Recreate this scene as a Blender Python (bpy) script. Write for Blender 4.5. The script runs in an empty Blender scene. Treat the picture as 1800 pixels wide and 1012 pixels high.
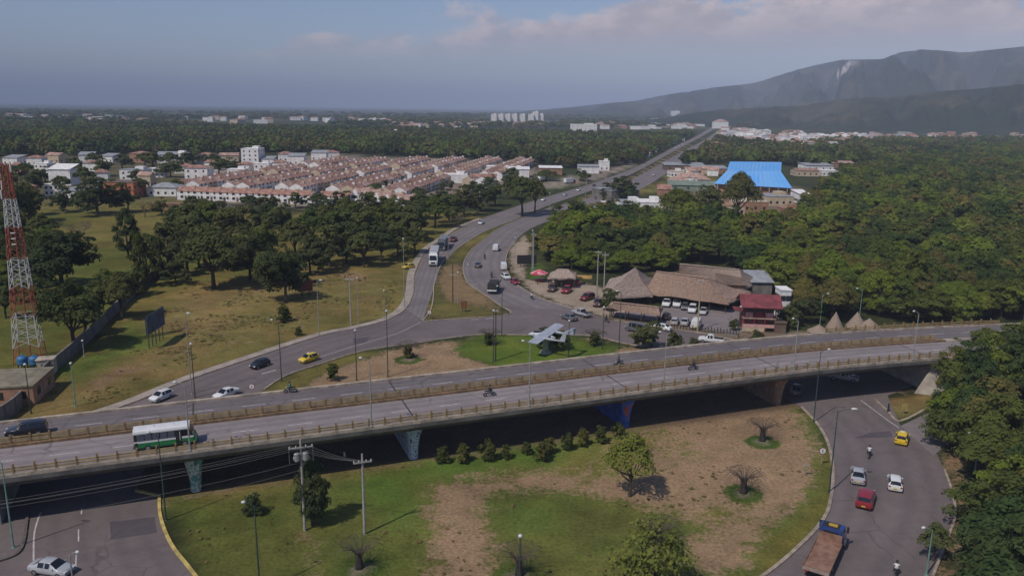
import bpy, bmesh, math, random
import numpy as np
from mathutils import Vector, Matrix, noise as mnoise
S = bpy.context.scene
COL = S.collection
# ------------------------------------------------------------------ camera, sky, sun, exposure
FPX, CAMH, PITCH, ROLL = 1386.0, 46.0, math.radians(12.85), math.radians(0.72)
_X = Vector((1, 0, 0)); _U0 = Vector((0, math.sin(PITCH), math.cos(PITCH))); _FW = Vector((0, math.cos(PITCH), -math.sin(PITCH)))
_R = _X * math.cos(ROLL) + _U0 * math.sin(ROLL); _U = _U0 * math.cos(ROLL) - _X * math.sin(ROLL)
cd = bpy.data.cameras.new('camera'); cam = bpy.data.objects.new('camera', cd); COL.objects.link(cam)
cam.matrix_world = Matrix((( _R.x, _U.x, -_FW.x, 0), (_R.y, _U.y, -_FW.y, 0), (_R.z, _U.z, -_FW.z, CAMH), (0, 0, 0, 1)))
cd.sensor_width = 36; cd.sensor_fit = 'HORIZONTAL'; cd.lens = FPX / 1800 * 36; cd.clip_start = 0.5; cd.clip_end = 120000
S.camera = cam
SUN_EL = math.radians(52); SUN_AZ = math.atan2(-.67, -.74)      # from +Y towards +X: the sun stands behind the camera to the left
sl = bpy.data.lights.new('sun', 'SUN'); so = bpy.data.objects.new('sun', sl); COL.objects.link(so)
sl.energy = 3.5; sl.angle = math.radians(.53); sl.color = (1, .93, .84)
_sd = Vector((math.sin(SUN_AZ) * math.cos(SUN_EL), math.cos(SUN_AZ) * math.cos(SUN_EL), math.sin(SUN_EL)))
so.rotation_euler = _sd.to_track_quat('Z', 'Y').to_euler()
W = bpy.data.worlds.new('World'); S.world = W; W.use_nodes = True
wn = W.node_tree.nodes; wl = W.node_tree.links; wn.clear()
def N(tree, typ, **kw):
    n = tree.nodes.new(typ)
    for k, v in kw.items():
        if k == 'i':
            for a, b in v.items():
                n.inputs[a].default_value = b
        else: setattr(n, k, v)
    return n
def mathn(tree, op, a, b=None, c=None, clamp=False):
    n = tree.nodes.new('ShaderNodeMath'); n.operation = op; n.use_clamp = clamp
    for k, v in enumerate((a, b, c)):
        if v is None: continue
        if isinstance(v, (int, float)): n.inputs[k].default_value = v
        else: tree.links.new(v, n.inputs[k])
    return n.outputs[0]
def smooth(tree, x, lo, hi):
    n = tree.nodes.new('ShaderNodeMapRange'); n.interpolation_type = 'SMOOTHSTEP'
    tree.links.new(x, n.inputs[0]); n.inputs[1].default_value = lo; n.inputs[2].default_value = hi
    return n.outputs[0]
def mixc(tree, f, a, b):
    n = tree.nodes.new('ShaderNodeMix'); n.data_type = 'RGBA'
    for k, v in ((0, f), (6, a), (7, b)):
        if isinstance(v, (int, float)): n.inputs[k].default_value = v
        elif isinstance(v, tuple): n.inputs[k].default_value = (*v[:3], 1)
        else: tree.links.new(v, n.inputs[k])
    return n.outputs[2]
T = W.node_tree
sky = N(T, 'ShaderNodeTexSky', sky_type='NISHITA', sun_disc=False, sun_elevation=SUN_EL, sun_rotation=SUN_AZ, altitude=300, air_density=1.0, dust_density=.6, ozone_density=2.2)
tc = N(T, 'ShaderNodeTexCoord'); sx = N(T, 'ShaderNodeSeparateXYZ'); wl.new(tc.outputs['Generated'], sx.inputs[0])
az = mathn(T, 'ARCTAN2', sx.outputs[0], sx.outputs[1])          # 0 straight ahead, + to the right
mp = N(T, 'ShaderNodeMapping'); mp.inputs['Scale'].default_value = (1, 1, 2.1); wl.new(tc.outputs['Generated'], mp.inputs[0])
n1 = N(T, 'ShaderNodeTexNoise', i={'Scale': 7.0, 'Detail': 9, 'Roughness': .62}); wl.new(mp.outputs[0], n1.inputs['Vector'])
n2 = N(T, 'ShaderNodeTexNoise', i={'Scale': 19.0, 'Detail': 7, 'Roughness': .6}); wl.new(mp.outputs[0], n2.inputs['Vector'])
bank = mathn(T, 'SINE', mathn(T, 'ADD', mathn(T, 'MULTIPLY', az, 2.6), .62))  # banks of cumulus round the horizon
top = mathn(T, 'ADD', mathn(T, 'MULTIPLY', bank, .055), .078)
top = mathn(T, 'ADD', top, mathn(T, 'MULTIPLY', mathn(T, 'SUBTRACT', n1.outputs[0], .5), .12))
top = mathn(T, 'ADD', top, mathn(T, 'MULTIPLY', mathn(T, 'SUBTRACT', n2.outputs[0], .5), .035))
over = mathn(T, 'SUBTRACT', top, sx.outputs[2])                # > 0 inside the bank
cm = mathn(T, 'MULTIPLY', smooth(T, over, -.004, .02), smooth(T, sx.outputs[2], .03, .1))
lump = smooth(T, n2.outputs[0], .38, .62)
ccol = mixc(T, mathn(T, 'MULTIPLY', lump, smooth(T, over, .07, .0)), (5.2, 4.35, 4.5), (8.8, 7.0, 6.6))
tint = N(T, 'ShaderNodeMix', data_type='RGBA', blend_type='MULTIPLY'); tint.inputs[0].default_value = 1; tint.inputs[7].default_value = (.95, .93, 1.05, 1); wl.new(sky.outputs[0], tint.inputs[6])
skyc = mixc(T, mathn(T, 'MULTIPLY', cm, .85), tint.outputs[2], ccol)
bg = N(T, 'ShaderNodeBackground'); bg.inputs[1].default_value = .112; wl.new(skyc, bg.inputs[0])
wo = N(T, 'ShaderNodeOutputWorld'); wl.new(bg.outputs[0], wo.inputs[0])
S.view_settings.view_transform = 'Standard'; S.view_settings.look = 'None'; S.view_settings.gamma = 1; S.view_settings.exposure = -.32
S.render.engine = 'CYCLES'; S.cycles.max_bounces = 5; S.cycles.diffuse_bounces = 2; S.cycles.glossy_bounces = 2; S.cycles.transmission_bounces = 2
S.cycles.volume_bounces = 0; S.cycles.transparent_max_bounces = 6; S.cycles.caustics_reflective = False; S.cycles.caustics_refractive = False
S.cycles.use_denoising = True
# ------------------------------------------------------------------ helpers
rnd = random.Random(7)
def G(px, py, z=0.0):
    """ground point (at height z) seen at a place of the photograph; used to read the plan off the photograph"""
    d = _FW + _R * ((px - 900) / FPX) - _U * ((py - 506) / FPX)
    t = (z - CAMH) / d.z
    return Vector((d.x * t, d.y * t, z))
def PXY(p):
    q = Vector(p) - Vector((0, 0, CAMH)); zc = q.dot(_FW)
    return 900 + FPX * q.dot(_R) / zc, 506 - FPX * q.dot(_U) / zc
def P2(l, z=0.0): return [G(a, b, z) for a, b in l]
def spline(pts, n=6):
    pts = [Vector(p) for p in pts]; out = []
    for i in range(len(pts) - 1):
        p0 = pts[i - 1] if i else pts[i] * 2 - pts[i + 1]; p1, p2 = pts[i], pts[i + 1]; p3 = pts[i + 2] if i + 2 < len(pts) else p2 * 2 - p1
        for k in range(n):
            t = k / n
            out.append(.5 * ((2 * p1) + (p2 - p0) * t + (2 * p0 - 5 * p1 + 4 * p2 - p3) * t * t + (3 * p1 - p0 - 3 * p2 + p3) * t ** 3))
    out.append(pts[-1]); return out
MATS = {}
def mat(name, col, rough=.8, var=.12, scale=1.5, metal=0.0, bump=0.0, coat=0.0, col2=None, det=4, coord='Object', spec=.5, emit=None):
    if name in MATS: return MATS[name]
    m = bpy.data.materials.new(name); m.use_nodes = True; t = m.node_tree; b = t.nodes['Principled BSDF']
    b.inputs['Roughness'].default_value = rough; b.inputs['Metallic'].default_value = metal; b.inputs['Coat Weight'].default_value = coat; b.inputs['Specular IOR Level'].default_value = spec
    if var or col2:
        c = N(t, 'ShaderNodeTexCoord'); n = N(t, 'ShaderNodeTexNoise', i={'Scale': scale, 'Detail': det, 'Roughness': .62}); t.links.new(c.outputs[coord], n.inputs['Vector'])
        a = col2 if col2 else tuple(x * (1 - var) for x in col); d = col if col2 else tuple(min(1, x * (1 + var)) for x in col)
        t.links.new(mixc(t, smooth(t, n.outputs[0], .32, .68), a, d), b.inputs['Base Color'])
        if bump:
            bp = N(t, 'ShaderNodeBump', i={'Strength': bump, 'Distance': .05}); t.links.new(n.outputs[0], bp.inputs['Height']); t.links.new(bp.outputs[0], b.inputs['Normal'])
    else: b.inputs['Base Color'].default_value = (*col, 1)
    if emit: b.inputs['Emission Color'].default_value = (*col, 1); b.inputs['Emission Strength'].default_value = emit
    MATS[name] = m; return m
class MB:
    def __init__(s): s.v = []; s.f = []; s.m = []
    def add(s, v, f, mi=0):
        o = len(s.v); s.v += [tuple(p) for p in v]; s.f += [tuple(i + o for i in q) for q in f]; s.m += [mi] * len(f); return s
    def box(s, x, y, z, sx, sy, sz, rz=0, mi=0, taper=1.0):
        """centre x,y; z = bottom"""
        c, n = math.cos(rz), math.sin(rz); v = []
        for zz, k in ((z, 1), (z + sz, taper)):
            for a, b in ((-1, -1), (1, -1), (1, 1), (-1, 1)):
                u, w = a * sx / 2 * k, b * sy / 2 * k; v.append((x + u * c - w * n, y + u * n + w * c, zz))
        return s.add(v, [(3, 2, 1, 0), (4, 5, 6, 7), (0, 1, 5, 4), (1, 2, 6, 5), (2, 3, 7, 6), (3, 0, 4, 7)], mi)
    def tube(s, a, b, r0, r1=None, n=6, mi=0, cap=True):
        a, b = Vector(a), Vector(b); r1 = r0 if r1 is None else r1; d = (b - a).normalized()
        u = d.orthogonal().normalized(); w = d.cross(u); v = []
        for p, r in ((a, r0), (b, r1)):
            for k in range(n):
                t = 2 * math.pi * k / n; v.append(p + u * (r * math.cos(t)) + w * (r * math.sin(t)))
        f = [(k, (k + 1) % n, n + (k + 1) % n, n + k) for k in range(n)]
        if cap: f += [tuple(reversed(range(n))), tuple(range(n, 2 * n))]
        return s.add(v, f, mi)
    def path(s, pts, rs, n=6, mi=0):
        pts = [Vector(p) for p in pts]; v = []; m = len(pts)
        if isinstance(rs, (int, float)): rs = [rs] * m
        for i, p in enumerate(pts):
            d = (pts[min(i + 1, m - 1)] - pts[max(i - 1, 0)]).normalized(); ref = Vector((0, 0, 1)) if abs(d.z) < .9 else Vector((1, 0, 0))
            u = d.cross(ref).normalized(); w = u.cross(d)
            for k in range(n):
                t = 2 * math.pi * k / n; v.append(p + u * (rs[i] * math.cos(t)) + w * (rs[i] * math.sin(t)))
        f = [(i * n + k, i * n + (k + 1) % n, (i + 1) * n + (k + 1) % n, (i + 1) * n + k) for i in range(m - 1) for k in range(n)]
        f += [tuple(reversed(range(n))), tuple(range((m - 1) * n, m * n))]
        return s.add(v, f, mi)
    def lathe(s, prof, n=12, c=(0, 0, 0), mi=0):
        v = [(c[0] + r * math.cos(2 * math.pi * k / n), c[1] + r * math.sin(2 * math.pi * k / n), c[2] + z) for r, z in prof for k in range(n)]
        f = [(i * n + k, i * n + (k + 1) % n, (i + 1) * n + (k + 1) % n, (i + 1) * n + k) for i in range(len(prof) - 1) for k in range(n)]
        f += [tuple(reversed(range(n))), tuple(range((len(prof) - 1) * n, len(prof) * n))]
        return s.add(v, f, mi)
    def prism(s, poly, z0, z1, mi=0):
        n = len(poly); v = [(p[0], p[1], z0) for p in poly] + [(p[0], p[1], z1) for p in poly]
        return s.add(v, [tuple(reversed(range(n))), tuple(range(n, 2 * n))] + [(k, (k + 1) % n, n + (k + 1) % n, n + k) for k in range(n)], mi)
    def extr(s, prof, y0, y1, mi=0):
        """profile in x,z pushed along y"""
        n = len(prof); v = [(p[0], y0, p[1]) for p in prof] + [(p[0], y1, p[1]) for p in prof]
        return s.add(v, [tuple(range(n)), tuple(reversed(range(n, 2 * n)))] + [((k + 1) % n, k, n + k, n + (k + 1) % n) for k in range(n)], mi)
    def mesh(s, name, mats, smooth=False):
        me = bpy.data.meshes.new(name); me.from_pydata(s.v, [], s.f)
        for m in (mats if isinstance(mats, (list, tuple)) else [mats]): me.materials.append(m)
        if any(s.m): me.polygons.foreach_set('material_index', s.m)
        if smooth: me.polygons.foreach_set('use_smooth', [True] * len(me.polygons))
        me.update(); return me
    def build(s, name, mats, parent=None, smooth=False, fix=False):
        me = s.mesh(name, mats, smooth)
        if fix:
            b = bmesh.new(); b.from_mesh(me); bmesh.ops.recalc_face_normals(b, faces=b.faces); b.to_mesh(me); b.free()
        return link(name, me, parent)
def link(name, data, parent=None, loc=None, rz=None, scale=None):
    o = bpy.data.objects.new(name, data); COL.objects.link(o)
    if parent: o.parent = parent
    if loc is not None: o.location = loc
    if rz is not None: o.rotation_euler = (0, 0, rz)
    if scale is not None: o.scale = scale if not isinstance(scale, (int, float)) else (scale,) * 3
    return o
def tag(o, label=None, cat=None, group=None, kind=None):
    if label: o['label'] = label
    if cat: o['category'] = cat
    if group: o['group'] = group
    if kind: o['kind'] = kind
    return o
def thing(name, label, cat, loc=(0, 0, 0), rz=0, group=None, scale=None):
    return tag(link(name, None, None, loc, rz, scale), label, cat, group)
def copy_tree(o, parent=None):
    c = o.copy(); COL.objects.link(c); c.parent = parent
    for ch in o.children: copy_tree(ch, c)
    return c
PROTO = {}
def instance(key, maker, name, label, cat, loc, rz=0, group=None, scale=1.0):
    """first use builds the thing itself, later uses copy it and its parts"""
    if key not in PROTO:
        o = thing(name, label, cat); maker(o); PROTO[key] = o
    else: o = copy_tree(PROTO[key]); o.name = name
    for k in ('group',):
        if k in o: del o[k]
    tag(o, label, cat, group); o.location = loc; o.rotation_euler = (0, 0, rz)
    o.scale = scale if isinstance(scale, (tuple, list)) else (scale,) * 3
    return o
def head(a, b, z=0.0):
    d = G(*b, z) - G(*a, z); return math.atan2(d.y, d.x)
# value noise on arrays
_rs = np.random.RandomState(3); _tab = _rs.rand(256, 256)
def vnoise(x, y):
    xi = np.floor(x).astype(int); yi = np.floor(y).astype(int); fx = x - xi; fy = y - yi
    fx = fx * fx * (3 - 2 * fx); fy = fy * fy * (3 - 2 * fy)
    a = _tab[xi & 255, yi & 255]; b = _tab[(xi + 1) & 255, yi & 255]; c = _tab[xi & 255, (yi + 1) & 255]; d = _tab[(xi + 1) & 255, (yi + 1) & 255]
    return (a * (1 - fx) + b * fx) * (1 - fy) + (c * (1 - fx) + d * fx) * fy
def fbm(x, y, o=5):
    s = 0; a = .5
    for _ in range(o): s = s + a * vnoise(x, y); x = x * 2.03 + 11.3; y = y * 2.03 + 5.7; a *= .5
    return s
def poly_sd(x, y, poly):
    """signed distance, > 0 inside"""
    px = np.array([p[0] for p in poly]); py = np.array([p[1] for p in poly]); n = len(px)
    best = np.full(x.shape, 1e18); ins = np.zeros(x.shape, bool)
    for i in range(n):
        ax, ay, bx, by = px[i], py[i], px[(i + 1) % n], py[(i + 1) % n]; dx, dy = bx - ax, by - ay
        t = np.clip(((x - ax) * dx + (y - ay) * dy) / (dx * dx + dy * dy + 1e-12), 0, 1)
        best = np.minimum(best, (x - ax - t * dx) ** 2 + (y - ay - t * dy) ** 2)
        if ay != by:
            c = ((ay > y) != (by > y)) & (x < (bx - ax) * (y - ay) / (by - ay) + ax); ins ^= c
    d = np.sqrt(best); return np.where(ins, d, -d)
# ------------------------------------------------------------------ plan of the place (read off the photograph)
def bez(*pts): return spline([Vector((a, b, 0)) for a, b in pts], 8)
# viaduct: centre line in plan; offsets are to the left of the direction of travel (away from the camera)
VC = spline([Vector(p + (0,)) for p in [(-165, 47), (-120, 64.5), (-62, 87.2), (-34.2, 98.0), (.2, 111.4), (43, 127.9), (72, 136.2), (100, 141.5), (140, 146), (200, 149)]], 14)
ZD = 6.0
def frames(line):
    out = []
    for i, p in enumerate(line):
        d = (line[min(i + 1, len(line) - 1)] - line[max(i - 1, 0)]).normalized(); out.append((p, d, Vector((-d.y, d.x, 0))))
    return out
VF = frames(VC)
_vl = [0.0]
for i in range(1, len(VC)): _vl.append(_vl[-1] + (VC[i] - VC[i - 1]).length)
def vat(s):
    """point, direction, left normal at arc length s"""
    s = max(0, min(_vl[-1] - 1e-6, s)); i = next(k for k in range(len(_vl) - 1) if _vl[k + 1] >= s); t = (s - _vl[i]) / max(1e-9, _vl[i + 1] - _vl[i])
    d = VF[i][1].lerp(VF[i + 1][1], t).normalized(); return VC[i].lerp(VC[i + 1], t), d, Vector((-d.y, d.x, 0))
def vs_of(p):
    """arc length and offset of a plan point"""
    best = min(range(len(_vl) * 1), key=lambda k: (VC[k].xy - Vector(p).xy).length)
    b = (1e9, 0, 0)
    for j in range(-60, 61):
        s = _vl[best] + j * .2; q, d, n = vat(s); L = (q.xy - Vector(p).xy).length
        if L < b[0]: b = (L, s, (Vector((p[0], p[1], 0)) - q).dot(n))
    return b[1], b[2]
def vpt(s, off, z): q, d, n = vat(s); return Vector((q.x + n.x * off, q.y + n.y * off, z))
def sweep(prof, s0, s1, step=2.0, close=True):
    """profile [(offset, z)] along the viaduct"""
    m = MB(); k = max(2, int((s1 - s0) / step) + 1); n = len(prof)
    for i in range(k):
        s = s0 + (s1 - s0) * i / (k - 1); q, d, nn = vat(s)
        m.v += [(q.x + nn.x * o, q.y + nn.y * o, z) for o, z in prof]
    r = n if close else n - 1
    m.f = [(i * n + j, i * n + (j + 1) % n, (i + 1) * n + (j + 1) % n, (i + 1) * n + j) for i in range(k - 1) for j in range(r)]
    if close: m.f += [tuple(reversed(range(n))), tuple(range((k - 1) * n, k * n))]
    m.m = [0] * len(m.f); return m

# roads: outlines in photograph pixels, laid on the ground
RA_OUT = [(-260, 830), (-40, 790), (120, 745), (235, 707), (330, 668), (450, 627), (560, 591), (627, 577), (681, 562), (712, 543), (725, 518), (727, 492), (731, 474), (750, 440), (784, 416), (815, 397), (900, 366), (964, 345.5), (1028, 327), (1080, 309), (1118, 294), (1157, 274), (1190, 256), (1229, 237), (1252, 224), (1275, 213)]
RA_IN = [(743, 564), (757, 545), (762, 520), (763, 500), (774, 468), (792, 446), (828, 421), (860, 403), (900, 388), (964, 361), (1028, 339), (1080, 319), (1118, 302), (1157, 281), (1192, 262), (1232, 241), (1256, 227), (1278, 215)]
RB_L = [(879, 537), (858, 522), (838, 509), (823, 498), (816, 484), (814, 469), (818, 455), (830, 438), (851, 421), (873, 404), (905, 388), (964, 366), (1028, 350), (1080, 331), (1118, 312), (1157, 291), (1197, 268), (1240, 245), (1262, 230), (1282, 216)]
RB_R = [(1036, 550), (983, 535), (953, 525), (925, 511), (905, 497), (893, 480), (889, 461), (893, 442), (905, 426), (920, 410), (950, 394), (1000, 377), (1060, 356), (1105, 341), (1140, 325), (1172, 304), (1212, 275), (1252, 250), (1272, 233), (1290, 218)]
LINK_U = [(743, 565), (797, 560.5), (866, 556.5), (898, 550), (879, 537)]
LINK_L = [(465, 684), (504, 660), (566, 639), (630, 619), (673, 611), (740, 602), (784, 595), (850, 588), (925, 589), (1033, 590), (1090, 602), (1160, 616)]
def strip(l, r, z, n=6):
    L = spline([Vector((p.x, p.y, 0)) for p in P2(l)], n); Rr = spline([Vector((p.x, p.y, 0)) for p in P2(r)], n)
    m = MB(); cnt = max(len(L), len(Rr))
    def res(a):
        acc = [0]
        for i in range(1, len(a)): acc.append(acc[-1] + (a[i] - a[i - 1]).length)
        out = []
        for k in range(cnt):
            s = acc[-1] * (k / (cnt - 1)); i = min(len(a) - 2, max(0, int(np.searchsorted(acc, s)) - 1)); out.append(a[i].lerp(a[i + 1], (s - acc[i]) / max(1e-9, acc[i + 1] - acc[i])))
        return out
    A, B = L, Rr
    if len(L) != len(Rr): A, B = res(L), res(Rr)
    K = 24
    for a, b in zip(A, B): m.v += [tuple(a.lerp(b, j / K).xy) + (z,) for j in range(K + 1)]
    m.f = [(i * (K + 1) + j, i * (K + 1) + j + 1, (i + 1) * (K + 1) + j + 1, (i + 1) * (K + 1) + j) for i in range(cnt - 1) for j in range(K)]; m.m = [0] * len(m.f); m.wear = [wear_of(j / K) for i in range(cnt) for j in range(K + 1)]; return m
def fill(poly, z, mats, name, parent=None):
    b = bmesh.new(); vs = [b.verts.new((p[0], p[1], z)) for p in poly]; f = b.faces.new(vs)
    bmesh.ops.triangulate(b, faces=[f]); bmesh.ops.recalc_face_normals(b, faces=b.faces)
    for f in b.faces:
        if f.normal.z < 0: f.normal_flip()
    me = bpy.data.meshes.new(name); b.to_mesh(me); b.free(); me.materials.append(mats); return link(name, me, parent)
def kerb(pts, name, m, parent, w=.28, h=.16, z=0.0):
    fr = frames(pts); mb = MB()
    for p, d, n in fr: mb.v += [(p.x + n.x * o, p.y + n.y * o, z + zz) for o, zz in ((-w / 2, 0), (-w / 2, h), (w / 2, h), (w / 2, 0))]
    k = len(pts); mb.f = [(4 * i + j, 4 * i + (j + 1) % 4, 4 * i + 4 + (j + 1) % 4, 4 * i + 4 + j) for i in range(k - 1) for j in range(4)] + [(3, 2, 1, 0), tuple(range(4 * k - 4, 4 * k))]
    mb.m = [0] * len(mb.f); return mb.build(name, m, parent, fix=True)
def gs(l, n=6): return spline([Vector((p.x, p.y, 0)) for p in P2(l)], n)

# ---- ground sheet with the colours of what grows or lies on it
def axis(lo, hi, f0, f1, step, g):
    a = list(np.arange(f0, f1 + .01, step)); s = step; x = f1
    while x < hi: s *= g; x += s; a.append(x)
    s = step; x = f0
    while x > lo: s *= g; x -= s; a.insert(0, x)
    return np.array(a)
gx = axis(-45000, 45000, -110, 135, 1.1, 1.09); gy = axis(-3000, 60000, 58, 240, 1.1, 1.07)
XX, YY = np.meshgrid(gx, gy); nx, ny = len(gx), len(gy)
C_DRY = (.24, .17, .06); C_OLIVE = (.165, .137, .036); C_GREEN = (.09, .14, .022); C_DIRT = (.295, .195, .112); C_SAND = (.36, .285, .21); C_FOREST = (.045, .052, .018); C_LAWN = (.115, .12, .026); C_BROWN = (.225, .14, .075)
base = np.zeros(XX.shape + (3,)); base[:] = C_FOREST; soil = np.zeros(XX.shape + (3,)); soil[:] = (.3, .2, .13); sw = np.zeros(XX.shape)
nz = fbm(XX / 9, YY / 9) - .5; nz2 = fbm(XX / 2.2 + 40, YY / 2.2) - .5; nzL = fbm(XX / 45 + 9, YY / 45 + 3) - .5
def zone(poly, col, feather=2.0, rough=5.0, amt=1.0, px=True):
    pl = [(p.x, p.y) for p in P2(poly)] if px else poly
    d = poly_sd(XX, YY, pl) + nz * rough * 1.6 + nz2 * rough * .7
    w = np.clip(d / feather * .5 + .5, 0, 1); w = (w * w * (3 - 2 * w) * amt)[..., None]
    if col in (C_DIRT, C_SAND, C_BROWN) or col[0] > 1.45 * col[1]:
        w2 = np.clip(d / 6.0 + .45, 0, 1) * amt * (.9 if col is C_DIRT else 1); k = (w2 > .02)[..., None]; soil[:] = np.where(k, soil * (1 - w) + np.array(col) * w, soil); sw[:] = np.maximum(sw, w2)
    else:
        base[:] = base * (1 - w) + np.array(col) * w; sw[:] = sw * (1 - w[..., 0])
# left meadow, the lawn behind the wall, fields
zone([(-500, 480), (-300, 345), (300, 345), (420, 372), (700, 372), (850, 372), (800, 420), (740, 470), (720, 540), (640, 580), (330, 680), (200, 740), (-300, 860), (-700, 800)], C_OLIVE, 4, 5)
zone([(-500, 700), (-300, 380), (120, 375), (420, 400), (330, 470), (240, 520), (140, 600), (60, 670), (-100, 740)], C_LAWN, 5, 8)
zone([(60, 420), (130, 385), (240, 375), (330, 390), (270, 430), (150, 440)], C_OLIVE, 8, 8)
zone([(-60, 760), (60, 690), (130, 640), (220, 560), (330, 500), (520, 470), (690, 470), (705, 540), (600, 570), (400, 640), (200, 720), (60, 760)], C_DRY, 5, 9, .75)
zone([(350, 600), (480, 530), (560, 500), (660, 490), (690, 540), (600, 570), (450, 615), (360, 640)], C_OLIVE, 6, 12, .8)
zone([(60, 740), (235, 680), (330, 645), (560, 574), (690, 540), (695, 485), (560, 485), (330, 510), (200, 610), (60, 715)], (.24, .15, .075), 4, 6, .36)
zone([(330, 1010), (290, 890), (480, 815), (740, 800), (735, 1030)], (.22, .15, .08), 3, 4, .3)
zone([(880, 900), (1180, 910), (1230, 960), (1180, 1100), (900, 1100)], (.25, .16, .09), 3, 4, .36)
zone([(130, 675), (200, 640), (260, 645), (230, 665), (160, 690)], C_BROWN, 3, 5)
zone([(90, 650), (230, 560), (320, 590), (240, 620), (120, 690)], C_GREEN, 4, 6, .7)
zone([(590, 480), (640, 478), (650, 500), (600, 505)], C_BROWN, 3, 5, .7)
# big island before the viaduct
zone([(280, 870), (480, 800), (800, 770), (1100, 720), (1400, 690), (1440, 760), (1460, 830), (1440, 930), (1340, 1012), (1240, 1160), (500, 1160), (330, 1000)], (.125, .138, .03), 2, 2)
zone([(285, 880), (420, 840), (620, 810), (760, 800), (760, 830), (540, 850), (400, 885)], C_DRY, 3, 4, .8)
zone([(300, 850), (480, 810), (500, 845), (400, 870), (300, 885)], C_BROWN, 3, 4, .9)
zone([(640, 830), (800, 790), (960, 780), (1080, 770), (960, 815), (820, 830), (740, 850), (700, 905), (640, 890)], C_GREEN, 4, 4)
zone([(742, 935), (744, 856), (800, 838), (870, 828), (1000, 822), (1120, 728), (1400, 700), (1440, 790), (1445, 850), (1400, 910), (1330, 975), (1230, 945), (1180, 905), (1060, 880), (980, 872), (880, 876), (860, 900), (890, 960), (920, 1100), (700, 1100), (735, 1000)], C_DIRT, 1.6, 2.4)
zone([(1190, 940), (1330, 930), (1340, 990), (1230, 1060), (1180, 1010)], C_DIRT, 3, 5)
zone([(1060, 770), (1160, 750), (1190, 790), (1110, 830), (1030, 850), (1000, 815)], C_OLIVE, 5, 7, .55)
zone([(1240, 880), (1330, 890), (1330, 930), (1240, 920)], C_OLIVE, 5, 7, .6)
zone([(870, 875), (1010, 872), (1040, 900), (940, 920), (880, 905)], C_GREEN, 3, 5, .7)
zone([(525, 930), (545, 928), (560, 980), (575, 1060), (545, 1060), (540, 985)], C_BROWN, 1, 1.5)
zone([(640, 950), (730, 930), (740, 1000), (690, 1060), (600, 1040)], C_GREEN, 5, 6, .5)
zone([(1360, 950), (1440, 880), (1455, 800), (1470, 820), (1462, 900), (1330, 1030)], (.15, .13, .026), 2, 2)
# upper island
zone([(465, 686), (566, 640), (740, 603), (850, 589), (1033, 591), (1160, 616), (1000, 690), (500, 720)], C_DIRT, 1.5, 2.0)
zone([(460, 690), (504, 661), (620, 622), (660, 622), (580, 650), (520, 690)], C_OLIVE, 2, 2)
zone([(800, 600), (850, 588), (1000, 590), (1100, 606), (1060, 640), (880, 650), (800, 625)], (.11, .15, .02), 3, 3)
zone([(560, 690), (1160, 612), (1180, 640), (560, 715)], C_DRY, 2, 3, .8)
for cx_, cy_ in ((718, 632), (860, 600), (1340, 776), (1305, 867), (1155, 960), (632, 1000), (912, 1010)):
    q = G(cx_, cy_); zone([(q.x + 2.7 * math.cos(a * .7854), q.y + 2.7 * math.sin(a * .7854)) for a in range(8)], (.06, .10, .015), .6, .7, .95, False)
    zone([(q.x + 1.1 * math.cos(a * .7854), q.y + 1.1 * math.sin(a * .7854)) for a in range(8)], (.26, .21, .15), .5, .3, .9, False)
# triangle between the branches and the central strip of the highway
zone([(743, 564), (762, 520), (765, 495), (792, 446), (828, 421), (900, 388), (1028, 345), (1118, 307), (1192, 264), (1262, 228), (1200, 266), (1118, 314), (1028, 350), (900, 391), (851, 421), (818, 455), (814, 470), (823, 498), (879, 537), (900, 551)], (.23, .155, .078), 1, 1.5)
zone([(800, 440), (850, 408), (930, 378), (985, 360), (950, 372), (880, 398), (832, 430), (812, 462), (790, 465)], C_OLIVE, 3, 2)
zone([(745, 563), (764, 500), (800, 530), (880, 542), (890, 552)], C_OLIVE, 4, 5, .7)
# roadside lots on the right, sandy
zone([(889, 461), (893, 442), (920, 412), (935, 430), (925, 470), (930, 492), (1000, 490), (1075, 508), (1110, 555), (1060, 556), (983, 535), (925, 511)], C_SAND, 1.5, 1.5)
zone([(935, 470), (948, 462), (952, 488), (930, 490)], C_GREEN, 2, 2)
zone([(1150, 480), (1330, 470), (1340, 520), (1180, 520)], (.3, .22, .15), 3, 3)
zone([(1060, 556), (1310, 580), (1440, 585), (1560, 578), (1560, 600), (1300, 612), (1180, 585)], (.25, .19, .13), 1.5, 2)
zone([(1170, 345), (1250, 318), (1420, 330), (1400, 375), (1250, 385), (1150, 380)], (.2, .15, .1), 8, 10)
zone([(930, 345), (1000, 325), (1060, 305), (1010, 310), (960, 320), (900, 345)], C_GREEN, 4, 4)
zone([(930, 325), (1060, 298), (1100, 285), (1120, 290), (1030, 322), (960, 332)], (.27, .22, .17), 4, 4)
zone([(1110, 345), (1180, 305), (1260, 305), (1260, 330), (1180, 335)], C_OLIVE, 6, 8)
zone([(310, 352), (330, 300), (560, 272), (940, 285), (950, 310), (760, 368), (620, 372)], (.24, .19, .15), 8, 6)
zone([(-200, 350), (0, 270), (330, 275), (330, 345), (150, 360)], (.12, .105, .05), 10, 20)
zone([tuple(vpt(s, o, 0).xy) for s, o in ((20, -8.2), (110, -8.2), (vs_of((66, 134))[0], -8.4), (vs_of((66, 134))[0], 7), (110, 7), (20, 7))], (.13, .088, .06), 1.2, .8, 1.0, False)  # bare soil under the viaduct, its colour darkened to deepen the deck's shadow
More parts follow.
